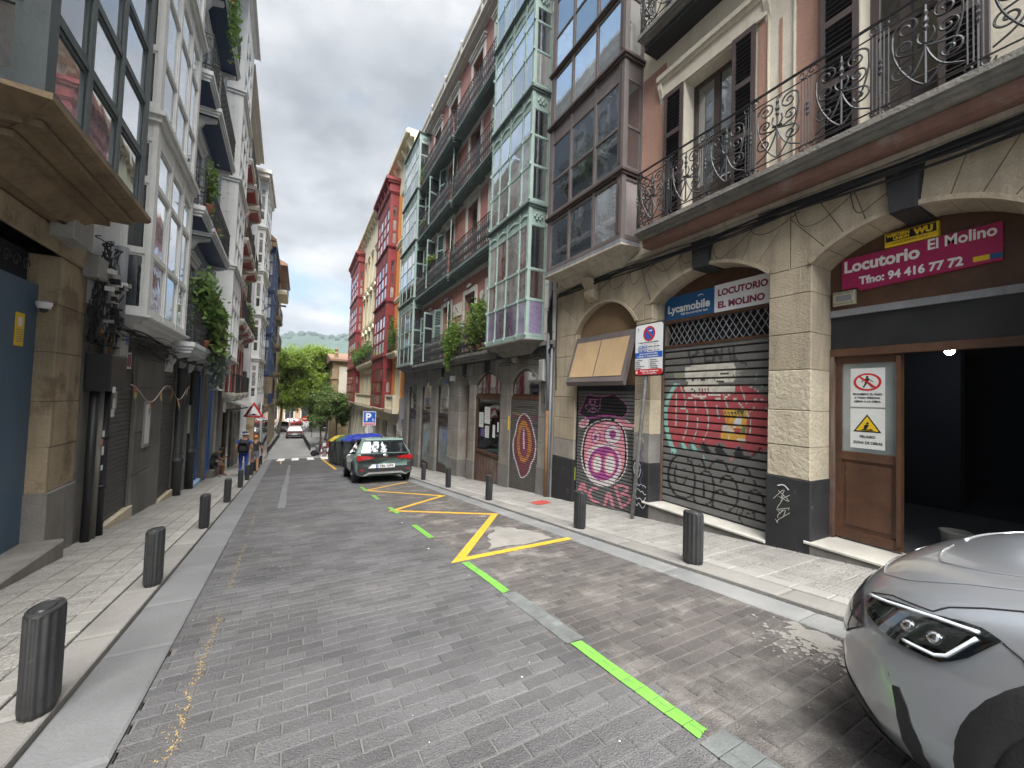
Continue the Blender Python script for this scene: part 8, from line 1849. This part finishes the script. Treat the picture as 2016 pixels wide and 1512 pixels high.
def walker(label, loc, rz, s, top, leg, skin_, shoe, hair, sleeve=True, shorts=False, stride=.16):
    t = thing('person', label, 'person', loc, (0, 0, rz)); t.scale = (s, s, s); lk = skin_ if shorts else leg
    J = dict(pelvis=(0, 0, .95, .125, leg), spine=(0, 0, 1.12, .125, top), chest=(0, -.01, 1.33, .14, top), neck=(0, 0, 1.50, .06, skin_), head0=(0, .01, 1.58, .075, skin_), head=(0, .02, 1.66, .088, skin_), crown=(0, .01, 1.73, .075, hair),
             shL=(-.19, 0, 1.42, .068, top), elL=(-.27, -.03, 1.14, .047, skin_), wrL=(-.29, .05, .90, .032, skin_), haL=(-.29, .07, .83, .036, skin_), fiL=(-.285, .08, .75, .02, skin_), shR=(.19, 0, 1.42, .068, top), elR=(.27, .02, 1.14, .047, skin_), wrR=(.28, .14, .92, .032, skin_), haR=(.275, .17, .86, .036, skin_), fiR=(.27, .19, .78, .02, skin_),
             hipL=(-.10, 0, .88, .10, leg), knL=(-.105, stride*.6, .50, .066, lk), anL=(-.105, stride*.6-.1, .10, .045, lk), toL=(-.11, stride*.6+.08, .035, .036, shoe), hipR=(.10, 0, .88, .10, leg), knR=(.105, -.02, .49, .066, lk), anR=(.105, -stride, .09, .045, lk), toR=(.11, -stride+.17, .035, .036, shoe))
    put('body', skin(J, LIMB, None), t)
    for sx, (hx, hy, hz) in ((-1, J['haL'][:3]), (1, J['haR'][:3])):
        for k in range(4): MB().tube([(hx+(k-1.5)*.004, hy-.025+k*.017, hz-.03), (hx-sx*.006, hy-.025+k*.018, hz-.075-.008*(k in (1, 2))), (hx-sx*.02, hy-.022+k*.017, hz-.105-.008*(k in (1, 2)))], [.0095, .009, .007], 5).build('finger', skin_, t, True)
        MB().tube([(hx, hy+.03, hz+.01), (hx-sx*.008, hy+.05, hz-.03), (hx-sx*.012, hy+.05, hz-.055)], [.011, .01, .008], 5).build('thumb', skin_, t, True)
    for sx in (-1, 1): MB().ball((sx*.088, .015, 1.655), .022, 6, 5, (.5, 1, 1.4)).build('ear', skin_, t, True)
    MB().ball((0, .112, 1.648), .017, 6, 5, (.8, 1, 1.4)).build('nose', skin_, t, True)
    for sx in (-1, 1): MB().ball((sx*.034, .098, 1.672), .011, 6, 5).build('eye', 'hair_dark', t, True)
    MB().box(-.024, .024, .097, .104, 1.602, 1.609).build('mouth', 'sign_maroon', t)
    return t
zb = G(20.3)+.04
bm = walker('person in blue shirt and trousers walking away with a black backpack', (-2.0, 20.3, zb), RAD(-2), 1.07, 'cloth_blue', 'cloth_blue', 'skin_tan', 'shoe_pale', 'hair_dark')
loft([[(0, y_, z0), (w_*.9, y_, z0), (w_, y_, z0+.08), (w_, y_, z1-.1), (w_*.7, y_, z1), (0, y_, z1+.01)] for y_, w_, z0, z1 in ((-.33, .13, 1.02, 1.36), (-.28, .17, .97, 1.44), (-.16, .18, .96, 1.46), (-.08, .17, .98, 1.44))], 'cloth_black', 'backpack', bm)
for sx in (-1, 1): MB().tube([(sx*.12, -.14, 1.42), (sx*.135, 0, 1.50), (sx*.13, .13, 1.36), (sx*.15, .08, 1.08), (sx*.15, -.1, 1.02)], .022, 5).build('strap', 'cloth_black', bm)
MB().box(-.11, .11, -.365, -.33, 1.06, 1.24).build('backpack_pocket', 'cloth_black', bm)
MB().lathe([(.098, 1.695), (.1, 1.72), (.088, 1.765), (.05, 1.79), (.0, 1.795)], 16, (0, .01, 0)).build('cap', 'cloth_navy', bm, True); MB().lathe([(.094, 1.68), (.16, 1.682), (.165, 1.69), (.1, 1.705)], 18, (0, .02, 0)).build('cap_brim', 'cap_white', bm, True)
wo = walker('person in dark top and grey shorts with orange hair walking beside the backpacker', (-1.75, 22.3, G(22.3)+.04), RAD(6), 1.0, 'cloth_black', 'cloth_grey', 'skin_tan', 'shoe_pale', 'hair_orange', shorts=True, stride=.12)
MB().ball((0, -.005, 1.68), .104, 12, 8, (1, 1, 1.05)).build('hair', 'hair_orange', wo, True)
fp = walker('person in a blue top standing at the far left corner beyond the bollards', (-2.95, 49, G(49)+.06), RAD(40), 1.0, 'cloth_blue', 'cloth_navy', 'skin_tan', 'hair_dark', 'hair_dark', stride=.04); MB().ball((0, -.01, 1.69), .1, 10, 7).build('hair', 'hair_dark', fp, True)
# seated man on the ledge, facing the road
sz = GL(20.7)+.04; sx_, sy_ = Lp(2.55, 20.8)
sm = thing('person', 'person in black shirt and shorts sitting hunched on the ledge looking at a phone', 'person', (sx_, sy_, sz), (0, 0, RAD(-72)))
J = dict(pelvis=(0, -.05, .52, .13, 'cloth_black'), spine=(0, .0, .70, .135, 'cloth_black'), chest=(0, .13, .90, .14, 'cloth_black'), neck=(0, .26, 1.01, .062, 'skin_dark'), head0=(0, .31, 1.05, .075, 'skin_dark'), head=(0, .36, 1.10, .088, 'skin_dark'), crown=(0, .36, 1.17, .078, 'hair_dark'),
         shL=(-.18, .15, .96, .07, 'cloth_black'), elL=(-.24, .28, .70, .048, 'skin_dark'), wrL=(-.09, .46, .78, .034, 'skin_dark'), haL=(-.05, .50, .80, .034, 'skin_dark'), fiL=(-.02, .53, .83, .02, 'skin_dark'), shR=(.18, .15, .96, .07, 'cloth_black'), elR=(.24, .30, .70, .048, 'skin_dark'), wrR=(.10, .46, .77, .034, 'skin_dark'), haR=(.06, .50, .79, .034, 'skin_dark'), fiR=(.03, .53, .82, .02, 'skin_dark'),
         hipL=(-.11, .02, .50, .11, 'cloth_black'), knL=(-.17, .42, .52, .075, 'skin_dark'), anL=(-.15, .36, .09, .046, 'skin_dark'), toL=(-.16, .54, .035, .036, 'skin_dark'), hipR=(.11, .02, .50, .11, 'cloth_black'), knR=(.17, .42, .50, .075, 'skin_dark'), anR=(.14, .38, .09, .046, 'skin_dark'), toR=(.16, .56, .035, .036, 'skin_dark'))
put('body', skin(J, LIMB, None), sm)
MB().ball((0, .345, 1.145), .098, 12, 8, (1, 1, .95)).build('hair', 'hair_dark', sm, True); MB().ball((0, .455, 1.085), .018, 6, 5).build('nose', 'skin_dark', sm, True)
for s_ in (-1, 1): MB().ball((s_*.088, .35, 1.09), .022, 6, 5, (.5, 1, 1.3)).build('ear', 'skin_dark', sm, True)
for s_ in (-1, 1): MB().box(s_*.155-.05, s_*.155+.05, .34, .62, 0, .022).build('sandal', 'shoe_pale', sm)
for s_ in (-1, 1):
    for k in range(4): MB().tube([(s_*.045, .505+k*.012, .80+k*.012), (s_*.025, .53+k*.01, .83+k*.012), (s_*.008, .545+k*.008, .84+k*.012)], .008, 5).build('finger', 'skin_dark', sm, True)
ph = MB().cbox(-.04, .04, 0, .012, 0, .15, .003).build('phone', 'plastic_gloss', None, loc=(sx_+.52, sy_+.17, sz+.80), rot=(RAD(-50), 0, RAD(-72))); ph['label'] = 'black phone held by the seated person'; ph['category'] = 'phone'
bpy.data.scenes.remove(TMP)
# =================================================================== TREES, FAR SQUARE, HILLS
pm('bark', (.115, .095, .07), .95, .3, 2, .6, 18); pm('brick_red', (.33, .22, .14), .9, .2, 1, .2, 20); pm('yellow_wall', (.55, .44, .22), .9, .12, 1, .1, 20); pm('church_stone', (.30, .225, .13), .92, .25, 1.2, .5, 12, streak=.4, patch=(1.5, .55, .7, .6), patch_col=(.17, .12, .08)); pm('church_white', (.58, .55, .46), .9, .1, 1, .1, 20, streak=.3, dirt=(.35, .3, .2))
def tree(name, label, x, y, th, blobs, leafm, seed, leaf=.2, per=520, trunk_r=.22):
    rr = random.Random(seed); z0 = G(y); t = thing(name, label, 'tree', (x, y, z0))
    b = MB(); top = Vector((rr.uniform(-.3, .3), rr.uniform(-.3, .3), th)); b.tube([(0, 0, -.1), (.02, .02, .3), tuple(top*.55+Vector((.08, 0, 0))), tuple(top)], [trunk_r*1.35, trunk_r, trunk_r*.8, trunk_r*.62], 9)
    for c, r in blobs:
        c = Vector(c); b.tube([tuple(top*.92), tuple(top.lerp(c, .5)+Vector((rr.uniform(-.3, .3), rr.uniform(-.3, .3), .2))), tuple(c)], [trunk_r*.5, trunk_r*.3, trunk_r*.1], 6)
        for _ in range(4):
            d = Vector((rr.gauss(0, 1), rr.gauss(0, 1), rr.gauss(.2, .8))).normalized()*r*.9; b.tube([tuple(c*.8+top*.2), tuple(c+d*.5), tuple(c+d)], [trunk_r*.18, trunk_r*.1, .01], 4)
    b.build('trunk', 'bark', t, True); f = MB()
    for c, r in blobs:
        c = Vector(c); clumps = []
        for _ in range(int(9*r)): d = Vector((rr.gauss(0, 1), rr.gauss(0, 1), rr.gauss(0, 1))).normalized(); clumps.append(c+d*r*rr.uniform(.45, 1.05))
        for k in range(int(per*r*r)):
            q = clumps[rr.randrange(len(clumps))]+Vector((rr.gauss(0, 1), rr.gauss(0, 1), rr.gauss(0, .8)))*r*.22
            nrm = ((q-c).normalized()+Vector((rr.gauss(0, .6), rr.gauss(0, .6), rr.gauss(.5, .6)))).normalized(); u = nrm.orthogonal().normalized(); an = rr.uniform(0, 6.28); u = (Matrix.Rotation(an, 3, nrm) @ u); v = nrm.cross(u); l_ = leaf*rr.uniform(.55, 1.25)
            f.poly([tuple(q-u*l_*.5), tuple(q+v*l_*.38), tuple(q+u*l_*.55), tuple(q-v*l_*.38)])
    f.build('crown', leafm, t)
def blob(rr, n, cx, cy, cz, sx, sy, sz, r): return [((cx+rr.uniform(-sx, sx), cy+rr.uniform(-sy, sy), cz+rr.uniform(-sz, sz)), r*rr.uniform(.75, 1.15)) for _ in range(n)]
rr = random.Random(77)
tree('plane_tree', 'broad bright green plane tree in the middle at the end of the street', 1.6, 66, 4.6, blob(rr, 20, 0, 0, 8.0, 3.4, 2.2, 3.6, 1.9)+[((-.2, 0, 11.8), 1.6), ((.8, 0, 11), 1.6)], 'leaf_tree', 1, .27, 480)
tree('plane_tree', 'plane tree at the far left beside the tan balcony house', -2.4, 63, 4.4, blob(rr, 18, .6, 0, 7.8, 2.6, 2.2, 3.4, 1.8), 'leaf_tree', 2, .27, 480)
tree('plane_tree', 'plane tree close to the church corner', 4.6, 70, 4.8, blob(rr, 13, 0, 0, 8.0, 2.4, 2, 2.8, 1.8), 'leaf_tree', 3, .27, 480)
tree('street_tree', 'small darker tree behind the scooters', 2.2, 47.5, 2.6, blob(rr, 15, .3, .4, 4.4, 1.9, 1.2, 1.5, 1.05), 'leaf_tree2', 4, .22, 700, .1)
tree('street_tree', 'leafy young tree in front of the far red bay', 3.9, 50.5, 2.4, blob(rr, 7, .0, .3, 3.9, 1.0, 1.0, 1.1, .95), 'leaf_tree2', 5, .22, 700, .09)
tree('street_tree', 'dark low tree below the church wall', 3.0, 54, 2.5, blob(rr, 8, 0, 0, 4.4, 1.2, 1.2, 1.3, 1.1), 'leaf_tree2', 6, .24, 600, .11)
# church corner
ch = thing('church', 'tan stone church corner with tiled eave and stone finial', 'church', (3.75, 57, G(57)))
H0 = -G(57)
MB().box(0, 14, 0, 20, -.1, H0+4.0).build('wall', 'church_stone', ch); MB().box(.75, 4, -.04, .02, H0-1.2, H0+3.3).build('plaster_panel', 'church_white', ch); MB().box(.7, 4.1, -.07, .02, H0-1.35, H0-1.2).build('string_course', 'church_white', ch)
MB().box(-.12, .55, -.12, .55, -.1, H0+3.0).build('corner_pilaster', 'church_stone', ch); MB().box(-.3, .6, -.3, .6, H0+1.6, H0+1.85).build('pilaster_cap', 'church_stone', ch)
MB().xprism([(-.6, H0+4.0), (20.5, H0+4.0), (20.5, H0+4.2), (10, H0+6.0), (-.6, H0+4.25)], -.45, 14).build('roof', 'roof_tile', ch)
MB().box(.1, .6, .5, 1.0, H0+4.2, H0+5.0).lathe([(.3, 5.0+H0), (.34, H0+5.08), (.16, H0+5.15), (.12, H0+5.4), (.2, H0+5.5), (.24, H0+5.65), (.16, H0+5.82), (.02, H0+5.9)], 12, (.35, .75, 0)).build('finial', 'church_stone', ch)
MB().box(1.6, 1.95, -.02, .3, H0-3.0, H0-2.0).build('window_slit', 'room_dark', ch)
for i in range(9):
    for j in range(5):
        w_ = .55+.1*((i*j) % 3); MB().cbox(.6+j*.62+(i % 2)*.2, .6+j*.62+(i % 2)*.2+.58, -.0, .0, 0, 0) if False else None
# building that closes the view
fb = thing('square_building', 'low yellow and brick building closing the far square behind the trees', 'building', (0, 92, G(92)))
MB().box(-24, 24, 0, 10, -.1, 4.2).build('ground_floor_wall', 'brick_red', fb); MB().box(-24, 24, .05, 10, 4.2, 9.4).build('upper_wall', 'yellow_wall', fb); MB().box(-24.2, 24.2, -.3, .1, 4.1, 4.35).build('cornice', 'trim_white', fb); MB().box(-24.4, 24.4, -.5, 10, 9.4, 9.8).build('roof', 'roof_tile', fb)
for i in range(16):
    x = -22+i*2.9
    o = MB().box(x-.75, x+.75, -.06, .02, .2, 3.0).build('arch_opening', 'room_dark', fb); MB().box(x-.9, x-.75, -.1, .0, .1, 3.2).box(x+.75, x+.9, -.1, 0, .1, 3.2).box(x-.75, x+.75, -.1, 0, 3.0, 3.2).build('surround', 'trim_white', o)
    for z in (5.2,): o = MB().box(x-.5, x+.5, -.02, .06, z, z+2.2).build('window', 'trim_white', fb); MB().box(x-.4, x+.4, -.04, -.02, z+.1, z+2.1).build('pane', 'pane', o)
# wooded hills
def ridge(x): 
    return 1+.10*math.sin(x*.004+1)+.07*math.sin(x*.011)+.04*math.sin(x*.031+2)
def hill(name, y0, depth, zmax, seed, cx, label_kind='structure'):
    b = MB(); r2 = random.Random(seed); nx, ny = 150, 14; X0, X1 = -1500, 1900
    for j in range(ny+1):
        f = j/ny
        for i in range(nx+1):
            x = X0+(X1-X0)*i/nx; u = math.sin(min(1, f*1.15)*PI/2)**.8
            b.v.append((x, y0+depth*f, -8+(zmax*ridge(x+cx)+r2.uniform(-1, 1)*zmax*.045)*u))
    for j in range(ny):
        for i in range(nx): a = j*(nx+1)+i; b.f.append((a, a+1, a+nx+2, a+nx+1))
    return b.build(name, 'hill_green', None, True, kind='structure')
hill('hill', 1050, 500, 168, 4, 0); hill('hill', 1500, 600, 228, 9, 400)
# tree crowns standing on the skyline
rr = random.Random(8); b = MB()
for i in range(260):
    x = rr.uniform(-350, 420); f = rr.uniform(.55, 1.0); y = 1050+500*f; z = -8+168*ridge(x)*math.sin(min(1, f*1.15)*PI/2)**.8; r = rr.uniform(5, 11)
    b.ball((x, y, z+r*.4), r, 7, 5, (1, 1, rr.uniform(.7, 1.2)))
o = b.build('hillside_wood', 'hill_green', None, True); o['kind'] = 'stuff'; o['label'] = 'distant wooded hillside beyond the rooftops'; o['category'] = 'wood'

# ------------------------------------------------------------------ damp air: far things fade
hz = MB().box(-1700, 2100, -60, 2800, -9.6, 300).mesh('haze', 'ground'); hz.materials.clear()
hm = bpy.data.materials.new('haze_air'); hm.use_nodes = True; hn = hm.node_tree; hn.nodes.clear()
ho = hn.nodes.new('ShaderNodeOutputMaterial'); hv = hn.nodes.new('ShaderNodeVolumePrincipled'); hv.inputs['Color'].default_value = (.80, .88, 1.0, 1); hv.inputs['Density'].default_value = .00024; hv.inputs['Anisotropy'].default_value = .1
hn.links.new(hv.outputs[0], ho.inputs['Volume']); hz.materials.append(hm); put('haze', hz, None, kind='stuff', label='thin damp haze filling the air over street and hills', category='haze')
